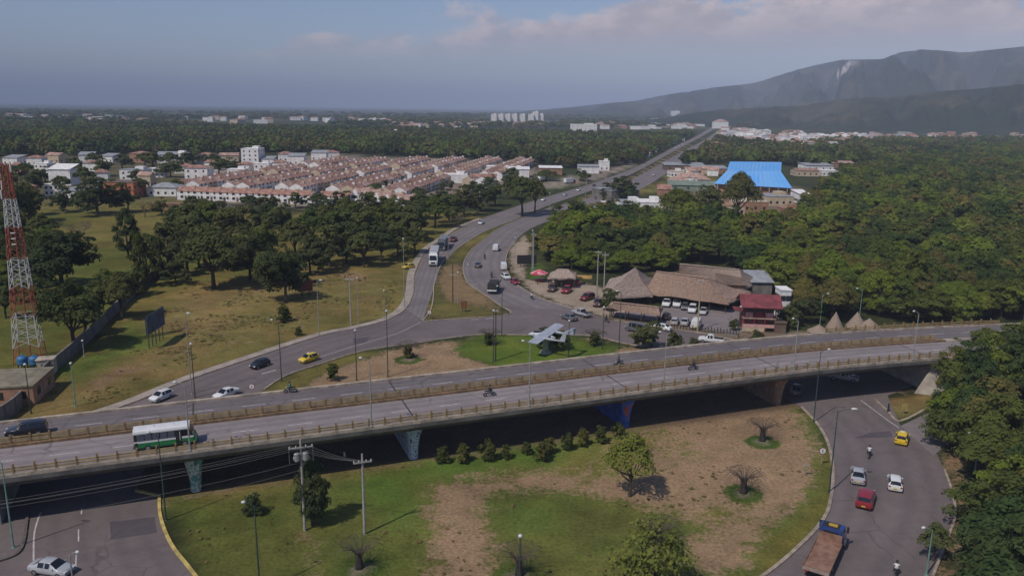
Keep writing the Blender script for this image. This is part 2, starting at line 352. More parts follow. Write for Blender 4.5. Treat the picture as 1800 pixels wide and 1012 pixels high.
# right: the corner island and the verge
zone([(1538, 703), (1640, 690), (1640, 712), (1583, 734)], C_DRY, 1, 1)
zone([(1650, 800), (1690, 800), (1710, 900), (1690, 1000), (1640, 1080), (1670, 960), (1678, 880)], C_BROWN, 1.5, 2)
zone([(-60, 905), (46, 905), (40, 962), (10, 985), (-60, 1000)], C_BROWN, .6, .6)
# far country: woods and paler clearings
far = np.clip((YY - 650) / 500, 0, 1)
pat = fbm(XX / 520 + 3, YY / 900 + 8, 6); clr = np.clip((pat - .56) / .08, 0, 1) * far * np.clip((YY - 900) / 800, 0, 1)
base = base * (1 - clr[..., None] * .6) + np.array((.13, .13, .06)) * clr[..., None] * .6
# small-scale unevenness of the growth
nz3 = fbm(XX / 4.5 + 70, YY / 4.5 + 31) - .5
base *= (1 + .75 * nz + .55 * nz2 + .3 * nzL)[..., None]
base *= 1 + nz3[..., None] * np.array((.5, .05, .3)); soil *= (1 + .35 * nz + .35 * nz2)[..., None]
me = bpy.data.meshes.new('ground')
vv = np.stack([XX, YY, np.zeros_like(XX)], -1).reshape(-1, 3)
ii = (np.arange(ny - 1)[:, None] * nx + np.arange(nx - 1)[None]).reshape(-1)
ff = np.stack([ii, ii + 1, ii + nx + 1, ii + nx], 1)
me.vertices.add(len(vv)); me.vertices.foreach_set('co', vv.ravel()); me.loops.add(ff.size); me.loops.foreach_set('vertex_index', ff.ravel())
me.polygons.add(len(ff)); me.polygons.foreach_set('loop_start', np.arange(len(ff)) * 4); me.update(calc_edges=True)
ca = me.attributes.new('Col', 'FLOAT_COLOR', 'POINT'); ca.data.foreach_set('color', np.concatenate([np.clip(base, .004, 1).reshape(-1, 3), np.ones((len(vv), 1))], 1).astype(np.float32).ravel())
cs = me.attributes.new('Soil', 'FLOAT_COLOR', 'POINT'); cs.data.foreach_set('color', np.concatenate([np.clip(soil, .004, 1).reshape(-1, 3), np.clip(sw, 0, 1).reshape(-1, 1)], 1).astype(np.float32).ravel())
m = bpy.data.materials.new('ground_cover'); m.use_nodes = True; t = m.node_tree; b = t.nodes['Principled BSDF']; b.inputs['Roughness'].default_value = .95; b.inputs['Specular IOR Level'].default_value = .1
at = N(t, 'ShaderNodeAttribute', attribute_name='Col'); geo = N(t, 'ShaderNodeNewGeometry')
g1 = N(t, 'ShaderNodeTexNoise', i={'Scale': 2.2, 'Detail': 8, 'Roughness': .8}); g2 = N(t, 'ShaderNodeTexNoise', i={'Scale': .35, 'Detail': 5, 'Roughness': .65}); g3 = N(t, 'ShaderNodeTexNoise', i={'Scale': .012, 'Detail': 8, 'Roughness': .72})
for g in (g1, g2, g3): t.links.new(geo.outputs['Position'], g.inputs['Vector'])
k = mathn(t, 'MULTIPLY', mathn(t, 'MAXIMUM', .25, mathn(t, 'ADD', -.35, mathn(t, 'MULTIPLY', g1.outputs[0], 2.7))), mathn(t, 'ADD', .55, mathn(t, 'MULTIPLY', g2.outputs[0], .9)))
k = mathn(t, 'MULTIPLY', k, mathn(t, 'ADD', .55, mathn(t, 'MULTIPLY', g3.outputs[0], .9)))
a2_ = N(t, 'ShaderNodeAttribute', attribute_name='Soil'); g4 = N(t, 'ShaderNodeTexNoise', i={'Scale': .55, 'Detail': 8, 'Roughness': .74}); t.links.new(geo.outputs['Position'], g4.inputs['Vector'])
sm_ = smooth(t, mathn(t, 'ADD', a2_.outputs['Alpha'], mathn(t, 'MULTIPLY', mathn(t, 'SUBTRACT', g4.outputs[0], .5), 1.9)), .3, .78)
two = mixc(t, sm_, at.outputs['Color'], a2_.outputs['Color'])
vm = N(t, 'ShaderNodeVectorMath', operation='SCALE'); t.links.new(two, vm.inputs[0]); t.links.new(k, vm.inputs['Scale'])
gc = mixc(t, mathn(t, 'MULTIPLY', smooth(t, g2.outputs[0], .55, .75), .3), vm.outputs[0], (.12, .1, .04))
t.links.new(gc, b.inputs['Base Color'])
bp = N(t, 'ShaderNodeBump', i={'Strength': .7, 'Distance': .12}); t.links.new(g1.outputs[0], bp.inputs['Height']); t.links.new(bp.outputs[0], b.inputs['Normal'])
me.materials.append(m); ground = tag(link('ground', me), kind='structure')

# ---- road surfaces
def asphalt(name, col, lane=None):
    m = bpy.data.materials.new(name); m.use_nodes = True; t = m.node_tree; b = t.nodes['Principled BSDF']; b.inputs['Roughness'].default_value = .88; b.inputs['Specular IOR Level'].default_value = .25
    geo = N(t, 'ShaderNodeNewGeometry'); o = []
    for sc, de, ro in ((.09, 5, .6), (.8, 6, .65), (7, 3, .6)):
        n = N(t, 'ShaderNodeTexNoise', i={'Scale': sc, 'Detail': de, 'Roughness': ro}); t.links.new(geo.outputs['Position'], n.inputs['Vector']); o.append(n.outputs[0])
    k = mathn(t, 'ADD', .35, mathn(t, 'MULTIPLY', o[0], .62)); k = mathn(t, 'MULTIPLY', k, mathn(t, 'ADD', .82, mathn(t, 'MULTIPLY', o[1], .55))); k = mathn(t, 'MULTIPLY', k, mathn(t, 'ADD', .85, mathn(t, 'MULTIPLY', o[2], .5)))
    vm = N(t, 'ShaderNodeVectorMath', operation='SCALE', i={0: col}); t.links.new(k, vm.inputs['Scale'])
    vo = N(t, 'ShaderNodeTexVoronoi', feature='DISTANCE_TO_EDGE', i={'Scale': .16}); 
    ds = N(t, 'ShaderNodeVectorMath', operation='ADD'); t.links.new(geo.outputs['Position'], ds.inputs[0])
    nn = N(t, 'ShaderNodeTexNoise', i={'Scale': .5, 'Detail': 3}); t.links.new(geo.outputs['Position'], nn.inputs['Vector']); t.links.new(nn.outputs['Color'], ds.inputs[1]); t.links.new(ds.outputs[0], vo.inputs['Vector'])
    crack = mathn(t, 'MULTIPLY', mathn(t, 'SUBTRACT', 1, smooth(t, vo.outputs['Distance'], .004, .02)), smooth(t, o[0], .45, .6))
    wa = N(t, 'ShaderNodeAttribute', attribute_name='wear'); wr = mathn(t, 'MULTIPLY', wa.outputs['Fac'], mathn(t, 'ADD', .25, mathn(t, 'MULTIPLY', o[0], .8)))
    stain = smooth(t, o[1], .58, .74)
    c = mixc(t, mathn(t, 'MULTIPLY', crack, .45), vm.outputs[0], (.05, .045, .045)); c = mixc(t, mathn(t, 'MULTIPLY', stain, .22), c, (.07, .06, .06))
    c = mixc(t, mathn(t, 'MULTIPLY', wr, .75), c, (.075, .062, .066))
    t.links.new(c, b.inputs['Base Color']); MATS[name] = m; return m
def wear_of(u):
    # two tyre tracks per lane, two lanes over u = 0..1, dirt towards the edges
    v = 0
    for c_ in (.16, .36, .64, .84): v += math.exp(-((u - c_) / .05) ** 2) * .55
    return min(1, v + max(0, abs(u - .5) - .44) * 6)
def wear_attr(me, vals): a = me.attributes.new('wear', 'FLOAT', 'POINT'); a.data.foreach_set('value', vals)
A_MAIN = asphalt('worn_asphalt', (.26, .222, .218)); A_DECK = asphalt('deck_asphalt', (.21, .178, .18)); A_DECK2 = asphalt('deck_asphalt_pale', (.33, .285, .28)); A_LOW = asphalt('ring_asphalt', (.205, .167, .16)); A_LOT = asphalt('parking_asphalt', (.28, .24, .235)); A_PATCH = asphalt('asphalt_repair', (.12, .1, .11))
M_KERB = mat('kerb_concrete', (.33, .265, .2), .9, .3, .8); M_KERBY = mat('yellow_kerb_paint', (.5, .38, .12), .85, .3, .8); M_WALK = mat('pavement_concrete', (.34, .285, .235), .9, .22, .35, bump=.2)
M_LINE = mat('worn_white_line', (.62, .58, .56), .8, 0, 2.5, col2=(.36, .33, .32)); M_YLINE = mat('worn_yellow_line', (.5, .4, .16), .8, .3, 2)
zA = .016
_s = strip(RA_OUT[9:], RA_IN, zA); oa = tag(_s.build('highway_inbound', A_MAIN), kind='structure'); wear_attr(oa.data, _s.wear)
_s = strip(RB_L, RB_R, zA + .004); ob = tag(_s.build('highway_outbound', A_MAIN), kind='structure'); wear_attr(ob.data, _s.wear)
# ring road: link, left arm under the viaduct, right arm
right_in = [G(1409, 716), Vector((44, 127, 0)), Vector((42, 137, 0)), Vector((33, 144, 0)), G(1160, 616)]
up_low = list(reversed(gs(LINK_L, 4)))[1:]
left_in = [G(465, 684), Vector((-45, 107, 0)), Vector((-48, 97, 0)), Vector((-45.5, 88, 0))] + gs([(280, 872), (282, 908), (300, 955), (332, 997), (380, 1055), (470, 1130)], 4)
poly = gs(RA_OUT[:10], 4) + gs(LINK_U, 3)[:-1] + gs([(879, 537), (1036, 550)], 2)[:-1] + gs([(1036, 550), (1080, 563), (1177, 577), (1234, 586), (1300, 600), (1345, 618)], 4) + [Vector((66, 141, 0)), Vector((74, 133, 0)), G(1560, 695)] + gs([(1583, 748), (1640, 790), (1660, 830), (1676, 875), (1678, 910), (1660, 960), (1640, 1012), (1600, 1090)], 4) + gs([(1180, 1120), (1240, 1075), (1350, 1006), (1420, 945), (1450, 908), (1459, 882), (1464, 845), (1462, 807), (1453, 773), (1435, 743), (1409, 716)], 4) + right_in[1:-1] + up_low[:0]
poly = poly + list(reversed(gs(LINK_L, 4))) + left_in[1:] + P2([(300, 1160), (-500, 1160), (-420, 1010), (-300, 930)]) 
oc = tag(fill([(p.x, p.y) for p in poly], .012, A_LOW, 'ring_road'), kind='structure')
od = tag(strip([(1583, 748), (1640, 722), (1720, 690), (1900, 640)], [(1640, 800), (1700, 760), (1790, 725), (2000, 680)], .018).build('side_road', A_MAIN), kind='structure')
lot = tag(fill([(p.x, p.y) for p in P2([(1066, 552), (1110, 547), (1160, 545), (1165, 528), (1300, 545), (1310, 580), (1290, 590), (1180, 570)])], .020, A_LOT, 'parking_lot'), kind='structure')
fill([(p.x, p.y) for p in P2([(193, 917), (272, 908), (276, 936), (195, 948)])], .018, A_PATCH, 'repair_patch', oc)
fill([(p.x, p.y) for p in P2([(620, 595), (652, 592), (640, 603), (622, 604)])], .018, A_PATCH, 'repair_patch', oc)
fill([(p.x, p.y) for p in P2([(1530, 760), (1565, 757), (1570, 768), (1500, 770)])], .018, A_PATCH, 'repair_patch', oc)
for nm, l_, r_ in (('ring_lanes', [(1409, 716), (1435, 743), (1453, 773), (1462, 807), (1464, 845), (1459, 882), (1450, 908), (1420, 945), (1350, 1006)], [(1548, 702), (1583, 748), (1640, 790), (1660, 830), (1676, 875), (1678, 910), (1660, 960), (1640, 1012), (1600, 1090)]), ('ring_lanes', [(66, 905), (60, 940), (59, 990), (66, 1060)], [(280, 880), (283, 912), (300, 955), (370, 1050)]), ('ring_lanes', RA_OUT[3:10], [(440, 694), (504, 660), (566, 639), (630, 619), (673, 608), (720, 588), (743, 565)])):
    _s = strip(l_, r_, .0155); _o = _s.build(nm, A_LOW, oc); wear_attr(_o.data, _s.wear)
_in = spline([Vector(p + (0,)) for p in [(24, 67), (14, 58), (-3, 54), (-20, 58), (-30, 68)]], 6); _ou = spline([Vector(p + (0,)) for p in [(40, 66), (27, 47), (-3, 40), (-30, 46), (-50, 66)]], 6); _m = MB(); _m.v = [q for a, b in zip(_in, _ou) for q in ((a.x, a.y, .0145), (b.x, b.y, .0145))]; _m.f = [(2 * i, 2 * i + 1, 2 * i + 3, 2 * i + 2) for i in range(len(_in) - 1)]; _m.m = [0] * len(_m.f); _m.build('ring_lanes', A_LOW, oc)
# footways and kerbs
walk_in = gs(RA_OUT, 5); fr = frames(walk_in)
wk = MB()
for p, d, n in fr[:78]:
    w_ = 1.9
    wk.v += [(p.x + n.x * .15, p.y + n.y * .15, .02), (p.x + n.x * .15, p.y + n.y * .15, .13), (p.x + n.x * w_, p.y + n.y * w_, .13), (p.x + n.x * w_, p.y + n.y * w_, .0)]
k_ = len(wk.v) // 4; wk.f = [(4 * i + j, 4 * i + j + 1, 4 * i + 5 + j, 4 * i + 4 + j) for i in range(k_ - 1) for j in range(3)]; wk.m = [0] * len(wk.f)
tag(wk.build('footway', M_WALK, fix=True), kind='structure')
kerb(gs(RA_OUT, 5), 'kerb', M_KERB, oc); kerb(gs(RA_IN, 5), 'kerb', M_KERB, oa); kerb(gs(RB_L, 5), 'kerb', M_KERB, ob); kerb(gs(RB_R[:9], 5), 'kerb', M_KERB, ob)
kerb(gs(LINK_L, 5), 'kerb', M_KERB, oc); kerb(gs(LINK_U, 5), 'kerb', M_KERB, oc); kerb(left_in[3:], 'kerb', M_KERBY, oc, .35, .18)
kerb(gs([(1240, 1075), (1350, 1006), (1420, 945), (1450, 908), (1459, 882), (1464, 845), (1462, 807), (1453, 773), (1435, 743), (1409, 716)], 5), 'kerb', M_KERB, oc, .4)
kerb(gs([(1538, 703), (1560, 722), (1583, 740), (1640, 712)], 4), 'kerb', M_KERB, oc, .4); kerb(gs([(1660, 825), (1675, 870), (1678, 910), (1660, 960), (1640, 1012)], 5), 'kerb', M_KERB, oc)
kerb(gs([(48, 900), (47, 918), (38, 964), (10, 983), (-60, 1000)], 5), 'kerb', mat('dark_kerb', (.12, .1, .085), .9, .2), oc, .3, .2)
kerb(gs([(1080, 563), (1177, 577), (1234, 586), (1300, 600)], 5), 'kerb', M_KERB, oc)
# painted marks of the lower roads
def ribbon(pts, w, z, name, m, parent):
    mb = MB()
    for p, d, n in frames(pts): mb.v += [(p.x + n.x * w / 2, p.y + n.y * w / 2, z), (p.x - n.x * w / 2, p.y - n.y * w / 2, z)]
    mb.f = [(2 * i + 1, 2 * i + 3, 2 * i + 2, 2 * i) for i in range(len(pts) - 1)]; mb.m = [0] * len(mb.f); return mb.build(name, m, parent)
ribbon(gs([(72, 900), (67, 912), (60, 940), (59, 990)], 5), .16, .024, 'edge_line', M_LINE, oc)
for a, b_ in (((144, 892), (143, 903)), ((138, 930), (138, 951)), ((134, 975), (133, 1000))): ribbon(gs([a, b_], 2), .14, .024, 'lane_dash', M_LINE, oc)
ribbon(gs([(740, 566), (700, 585), (640, 603), (560, 628)], 4), .14, .024, 'edge_line', M_LINE, oc)
ribbon(gs([(1513, 703), (1560, 738), (1581, 752)], 4), .15, .026, 'edge_line', M_LINE, oc)
for a, b_ in (((828, 562), (842, 561)), ((853, 560), (868, 559)), ((460, 657), (485, 650))): ribbon(gs([a, b_], 2), .3, .024, 'lane_dash', M_LINE, oc)

# ------------------------------------------------------------------ viaduct
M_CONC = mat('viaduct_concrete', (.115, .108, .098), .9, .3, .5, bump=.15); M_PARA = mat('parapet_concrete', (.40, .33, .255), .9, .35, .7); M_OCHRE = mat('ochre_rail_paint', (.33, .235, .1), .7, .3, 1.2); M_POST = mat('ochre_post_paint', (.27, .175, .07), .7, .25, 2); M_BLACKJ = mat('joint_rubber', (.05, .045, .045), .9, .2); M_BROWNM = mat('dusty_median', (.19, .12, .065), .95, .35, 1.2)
via = thing('viaduct', 'long grey concrete road viaduct with ochre railings carrying two carriageways over the roundabout', 'viaduct')
sL, _o = vs_of((-58.5, 88)); sR, _o = vs_of((70, 135.5)); sEnd = vs_of((175, 148))[0]
sL = vs_of(vpt(vs_of(G(2, 925))[0], 0, 0))[0]
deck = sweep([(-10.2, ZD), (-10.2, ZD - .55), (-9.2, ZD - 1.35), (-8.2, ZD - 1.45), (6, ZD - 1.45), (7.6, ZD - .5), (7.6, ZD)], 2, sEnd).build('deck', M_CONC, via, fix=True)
def road_sheet(o0, o1, z, name, m):
    K = 28; mb = sweep([(o1 + (o0 - o1) * j / K, z) for j in range(K + 1)], 2, sEnd, 2, False); o = mb.build(name, m, deck); wear_attr(o.data, [wear_of(j / K) for _ in range(len(mb.v) // (K + 1)) for j in range(K + 1)]); return o
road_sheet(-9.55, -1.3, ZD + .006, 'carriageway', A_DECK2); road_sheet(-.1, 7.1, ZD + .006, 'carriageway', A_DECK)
sweep([(-10.2, ZD), (-10.2, ZD + .42), (-9.95, ZD + .42), (-9.6, ZD + .12), (-9.6, ZD)], 2, sEnd).build('parapet', M_PARA, deck, fix=True)
sweep([(-1.25, ZD), (-1.25, ZD + .28), (-.15, ZD + .28), (-.15, ZD)], 2, vs_of((78, 137))[0]).build('median_kerb', M_BROWNM, deck, fix=True)
sweep([(-1.5, ZD), (-1.5, ZD + .22), (-.1, ZD + .22), (-.1, ZD)], vs_of((78, 137))[0] + .2, sEnd).build('median_kerb', M_WALK, deck, fix=True)
sweep([(7.1, ZD), (7.1, ZD + .3), (7.6, ZD + .3), (7.6, ZD)], 2, sEnd).build('parapet', M_PARA, deck, fix=True)
postm = MB().box(0, 0, 0, .2, .24, 1.12, taper=.85).mesh('post', M_POST)
def railing(off, z0, s0, s1, hs, th=.17, step=2.05, pz=1.12):
    r = link('railing', None, via)
    for hh in hs: sweep([(off - .05, z0 + hh), (off - .05, z0 + hh + th), (off + .05, z0 + hh + th), (off + .05, z0 + hh)], s0, s1).build('rail', M_OCHRE, r, fix=True)
    k = int((s1 - s0) / step)
    for i in range(k + 1):
        q, d, n = vat(s0 + i * step); link('post', postm, r, (q.x + n.x * off, q.y + n.y * off, z0), math.atan2(d.y, d.x), (1, 1, pz / 1.12))
s_in0 = vs_of((-75, 82))[0]; s_in1 = vs_of((96, 141))[0]
railing(-10.02, ZD + .40, s_in0, s_in1, (.18, .52)); railing(-.7, ZD + .26, s_in0, vs_of((76, 137))[0], (.12, .42, .70)); railing(7.35, ZD + .28, vs_of((60, 133))[0], s_in1, (.2, .55), step=2.05)
def dashes(off, s0, s1, ln, gap, ph=0):
    s = s0 + ph
    while s < s1:
        pts = [vpt(s + ln * j / 3, off, 0) for j in range(4)]; ribbon(pts, .15, ZD + .012, 'lane_dash', M_LINE, deck); s += ln + gap
dashes(-5.3, s_in0, s_in1 - 5, 3.1, 3.6, 1); dashes(3.5, s_in0, s_in1, 3.1, 3.6, 2.5)
for q in [(-38.4, 88.6), (-13.1, 98.5), (17, 110.2), (43.1, 119.2), (68.5, 135)]:
    s = vs_of(q)[0]
    for o0, o1 in ((-9.5, -1.35), (-.05, 7.05)): ribbon([vpt(s, o0 + (o1 - o0) * j / 4, 0) for j in range(5)], .22, ZD + .014, 'expansion_joint', M_BLACKJ, deck)
# piers with painted faces
def mural(name, cols, scale, base_c):
    m = bpy.data.materials.new(name); m.use_nodes = True; t = m.node_tree; b = t.nodes['Principled BSDF']; b.inputs['Roughness'].default_value = .85
    c = N(t, 'ShaderNodeTexCoord'); n = N(t, 'ShaderNodeTexNoise', i={'Scale': scale, 'Detail': 2, 'Distortion': .8}); t.links.new(c.outputs['Object'], n.inputs['Vector'])
    r = N(t, 'ShaderNodeValToRGB'); r.color_ramp.interpolation = 'CONSTANT'; e = r.color_ramp.elements
    e[0].position = 0; e[0].color = (*base_c, 1); e[1].position = .42; e[1].color = (*cols[0], 1)
    for k, cc in enumerate(cols[1:]): x = e.new(.42 + .09 * (k + 1)); x.color = (*cc, 1)
    t.links.new(n.outputs[0], r.inputs[0]); t.links.new(r.outputs[0], b.inputs['Base Color']); return m
MUR = [mural('teal_mural', [(.12, .33, .3), (.5, .5, .45), (.1, .28, .25)], .7, (.06, .2, .18)), mural('pale_blue_mural', [(.55, .6, .65), (.2, .35, .5), (.6, .62, .62), (.15, .22, .35)], 1.6, (.1, .16, .22)), mural('deep_blue_mural', [(.03, .1, .42), (.05, .14, .5), (.4, .07, .06), (.55, .55, .6)], .55, (.03, .08, .4)), mural('brown_mural', [(.28, .18, .11), (.22, .14, .1), (.33, .22, .15)], 1.2, (.2, .12, .08))]
for k, (q, lab) in enumerate(zip([(-38.4, 88.6), (-13.1, 98.5), (17, 110.2), (43.1, 119.2)], ['pier painted with teal and white shapes', 'pier painted with pale blue scribbles', 'pier painted deep blue with red and white', 'brown painted pier beside the right arm of the ring'])):
    s, o = vs_of(q); p, d, n = vat(s); h = ZD - 1.45; mb = MB(); rows = []
    for z, th, o0, o1 in ((0, .62, -8.0, 5.2), (h * .35, .68, -8.1, 5.3), (h * .72, .85, -8.4, 5.6), (h, 1.15, -8.9, 6.0)):
        for a, b_ in ((-th, o0 + .5), (-th * .6, o0), (th * .6, o0), (th, o0 + .5), (th, o1), (-th, o1)): mb.v.append((p.x + d.x * a + n.x * b_, p.y + d.y * a + n.y * b_, z))
    mb.f = [(r * 6 + j, r * 6 + (j + 1) % 6, r * 6 + 6 + (j + 1) % 6, r * 6 + 6 + j) for r in range(3) for j in range(6)] + [(5, 4, 3, 2, 1, 0), tuple(range(18, 24))]; mb.m = [0] * len(mb.f)
    tag(mb.build('pier', MUR[k], via, fix=True), lab)
M_ABUT = mat('pale_abutment_stone', (.38, .335, .28), .9, .22, .6, bump=.2)
# abutments: right with a raking wing wall, left a plain wall
sA = vs_of((68.5, 135))[0]
ab = MB(); ab.v = [tuple(vpt(s, o, z)) for z in (0, ZD - .4) for s, o in ((sA, -8.6), (sEnd, -8.6), (sEnd, 6.8), (sA, 6.8))]
ab.add([], []); ab.f = [(3, 2, 1, 0), (4, 5, 6, 7), (0, 1, 5, 4), (1, 2, 6, 5), (2, 3, 7, 6), (3, 0, 4, 7)]; ab.m = [0] * 6
ab.build('abutment', M_ABUT, via, fix=True)
wg = MB(); wg.v = [tuple(vpt(sA - 2.8, -9.2, 0)), tuple(vpt(sA + 1.4, -11.6, 0)), tuple(vpt(sA + 9, -10.6, 0)), tuple(vpt(sA + 9, -8.5, 0)), tuple(vpt(sA - .5, -8.5, 0)), tuple(vpt(sA + .6, -9.3, ZD - .6)), tuple(vpt(sA + 1.9, -10.1, ZD - .6)), tuple(vpt(sA + 9, -10.1, ZD - .6)), tuple(vpt(sA + 9, -8.5, ZD - .6)), tuple(vpt(sA + .6, -8.5, ZD - .6))]
wg.f = [(4, 3, 2, 1, 0), (5, 6, 7, 8, 9)] + [(i, (i + 1) % 5, 5 + (i + 1) % 5, 5 + i) for i in range(5)]; wg.m = [0] * 7
wg.build('wing_wall', M_ABUT, via, fix=True)
sB = vs_of(G(0, 930))[0]
al = MB(); al.v = [tuple(vpt(s, o, z)) for z in (0, ZD - .4) for s, o in ((4, -8.9), (sB, -8.9), (sB, 6.8), (4, 6.8))]; al.f = [(3, 2, 1, 0), (4, 5, 6, 7), (0, 1, 5, 4), (1, 2, 6, 5), (2, 3, 7, 6), (3, 0, 4, 7)]; al.m = [0] * 6
al.build('abutment', mat('grey_abutment', (.2, .2, .18), .9, .25, .6), via, fix=True)

# ------------------------------------------------------------------ mountains
SKY_PTS = [(880, 200), (950, 193), (1000, 189.5), (1050, 184), (1110, 178), (1180, 166), (1250, 155), (1300, 150), (1340, 143), (1400, 123), (1450, 112), (1480, 106), (1550, 105), (1580, 92), (1620, 87), (1690, 93), (1740, 88), (1800, 82), (1950, 76), (2150, 84), (2450, 120), (2900, 160), (3400, 200)]
def build_mountain(name, pts, dist0, dist1, foot, seed, amp, matl):
    azs = np.unique(np.concatenate([np.linspace(pts[0][0], pts[-1][0], 400), np.arange(1455, 1530, 1.2)])); ht = np.interp(azs, [p[0] for p in pts], [p[1] for p in pts]); nr = 100
    V = []; scar = []
    for i, (px, py) in enumerate(zip(azs, ht)):
        d = _FW + _R * ((px - 900) / FPX) - _U * ((py - 506) / FPX); hor = math.hypot(d.x, d.y); f = i / (len(azs) - 1)
        D = dist0 + (dist1 - dist0) * f; ux, uy = d.x / hor, d.y / hor; top_ = CAMH + d.z / hor * D
        for j in range(nr):
            t_ = j / (nr - 1) * 1.35; r = foot[0] + (foot[1] - foot[0]) * f; rr = r + (D - r) * t_
            s = t_ if t_ <= 1 else 1 - (t_ - 1) * 2.6; s = max(0, s); sh = s ** 1.25
            x, y = ux * rr, uy * rr
            n_ = mnoise.fractal(Vector((x / 1000 + seed, y / 1000, 0)), .9, 2.1, 6); rg = 1 - abs(mnoise.noise(Vector((x / 900 + seed, y / 2600, 3)))) * 2
            sp = 1 - abs(mnoise.noise(Vector((px / 62 + n_ * .55 + t_ * .9, t_ * .8, seed * 3)))) * 2.4; sp2 = 1 - abs(mnoise.noise(Vector((px / 26 + n_ * .4 - t_ * .5, t_ * 2.2, seed * 5)))) * 2.2
            h = top_ * (sh + (n_ * .16 + sp * .17 + sp2 * .07 - .1) * amp * min(1, sh * 4) * min(1, (1 - sh) * 4))
            if t_ > .97 and t_ < 1.03: h = top_ + max(-9, min(9, (fbm(np.array([x / 160.0 + seed]), np.array([y / 160.0]), 3)[0] - .44) * 36))
            h = min(h, CAMH + d.z / hor * rr + (3 if .97 < t_ < 1.03 else 0)) if s > 0 else h
            V.append((x, y, min(h, top_ * (1 if t_ >= 1 else .985)) if t_ < .97 or t_ > 1.03 else h) if s > 0 else (x, y, -2)); 
    n = nr; F_ = [(i * n + j, (i + 1) * n + j, (i + 1) * n + j + 1, i * n + j + 1) for i in range(len(azs) - 1) for j in range(n - 1)]
    me = bpy.data.meshes.new(name); me.from_pydata(V, [], F_); me.materials.append(matl); me.polygons.foreach_set('use_smooth', [True] * len(F_)); me.update()
    a = me.attributes.new('scar', 'FLOAT', 'POINT'); val = np.zeros(len(V), np.float32)
    for k, p in enumerate(V):
        if p[1] > 100:
            q = PXY(p)
            for cx, cy, rx, ry, sk in ((1487, 119, 5.5, 10, -.6), (1501, 112, 12, 4, 0), (1473, 131, 3, 4, -.3)):
                e = ((q[0] - cx - sk * (q[1] - cy)) / rx) ** 2 + ((q[1] - cy) / ry) ** 2
                if e < 1.3 and ht[0]: val[k] = max(val[k], min(1, (1.3 - e) * 2) * (1 if sk else .45))
    a.data.foreach_set('value', val)
    return tag(link(name, me), kind='structure')
m = bpy.data.materials.new('wooded_mountain'); m.use_nodes = True; t = m.node_tree; b = t.nodes['Principled BSDF']; b.inputs['Roughness'].default_value = .95; b.inputs['Specular IOR Level'].default_value = .05
geo = N(t, 'ShaderNodeNewGeometry'); a1 = N(t, 'ShaderNodeTexNoise', i={'Scale': .0028, 'Detail': 8, 'Roughness': .65}); a2 = N(t, 'ShaderNodeTexNoise', i={'Scale': .02, 'Detail': 5, 'Roughness': .7})
for q in (a1, a2): t.links.new(geo.outputs['Position'], q.inputs['Vector'])
c = mixc(t, smooth(t, a1.outputs[0], .45, .66), (.026, .038, .02), (.1, .085, .05)); c = mixc(t, mathn(t, 'MULTIPLY', smooth(t, a2.outputs[0], .4, .7), .5), c, (.025, .034, .014))
at = N(t, 'ShaderNodeAttribute', attribute_name='scar'); c = mixc(t, at.outputs['Fac'], c, (.55, .45, .4)); t.links.new(c, b.inputs['Base Color'])
bp = N(t, 'ShaderNodeBump', i={'Strength': 1, 'Distance': 22}); t.links.new(a2.outputs[0], bp.inputs['Height']); t.links.new(bp.outputs[0], b.inputs['Normal'])
build_mountain('mountain', SKY_PTS, 7200, 3900, (4000, 2050), 1.7, 2.2, m)
build_mountain('foothill', [(1120, 212), (1200, 203), (1270, 194), (1330, 189), (1400, 184), (1480, 176), (1560, 170), (1640, 163), (1720, 158), (1800, 150), (1950, 146), (2300, 160), (2800, 195)], 3100, 2450, (2350, 1750), 5.2, 1.8, m)
# ------------------------------------------------------------------ vegetation
def leaf_mat(name, ramp, noise_scale=2.2, trans=.38):
    m = bpy.data.materials.new(name); m.use_nodes = True; t = m.node_tree; t.nodes.clear()
    oi = N(t, 'ShaderNodeObjectInfo'); r = N(t, 'ShaderNodeValToRGB'); e = r.color_ramp.elements
    for k, (p, c) in enumerate(ramp):
        x = e[k] if k < 2 else e.new(p); x.position = p; x.color = (*c, 1)
    t.links.new(oi.outputs['Random'], r.inputs[0])
    tc = N(t, 'ShaderNodeTexCoord'); n = N(t, 'ShaderNodeTexNoise', i={'Scale': noise_scale, 'Detail': 5, 'Roughness': .7}); t.links.new(tc.outputs['Object'], n.inputs['Vector'])
    k = mathn(t, 'ADD', .35, mathn(t, 'MULTIPLY', n.outputs[0], 1.3)); vm = N(t, 'ShaderNodeVectorMath', operation='SCALE'); t.links.new(r.outputs[0], vm.inputs[0]); t.links.new(k, vm.inputs['Scale'])
    d = N(t, 'ShaderNodeBsdfDiffuse'); tr = N(t, 'ShaderNodeBsdfTranslucent'); mx = N(t, 'ShaderNodeMixShader'); mx.inputs[0].default_value = trans
    t.links.new(vm.outputs[0], d.inputs[0]); t.links.new(vm.outputs[0], tr.inputs[0]); t.links.new(d.outputs[0], mx.inputs[1]); t.links.new(tr.outputs[0], mx.inputs[2])
    o = N(t, 'ShaderNodeOutputMaterial'); t.links.new(mx.outputs[0], o.inputs[0]); MATS[name] = m; return m
L_WOOD = leaf_mat('wood_leaves', [(0, (0.140, 0.162, 0.038)), (1, (0.118, 0.151, 0.038)), (.5, (0.101, 0.134, 0.038))])
L_FRESH = leaf_mat('fresh_green_leaves', [(0, (0.190, 0.241, 0.039)), (1, (0.224, 0.252, 0.045)), (.5, (0.157, 0.213, 0.038))])
L_OLIVE = leaf_mat('olive_leaves', [(0, (0.218, 0.185, 0.058)), (1, (0.185, 0.162, 0.062)), (.5, (0.202, 0.190, 0.050))])
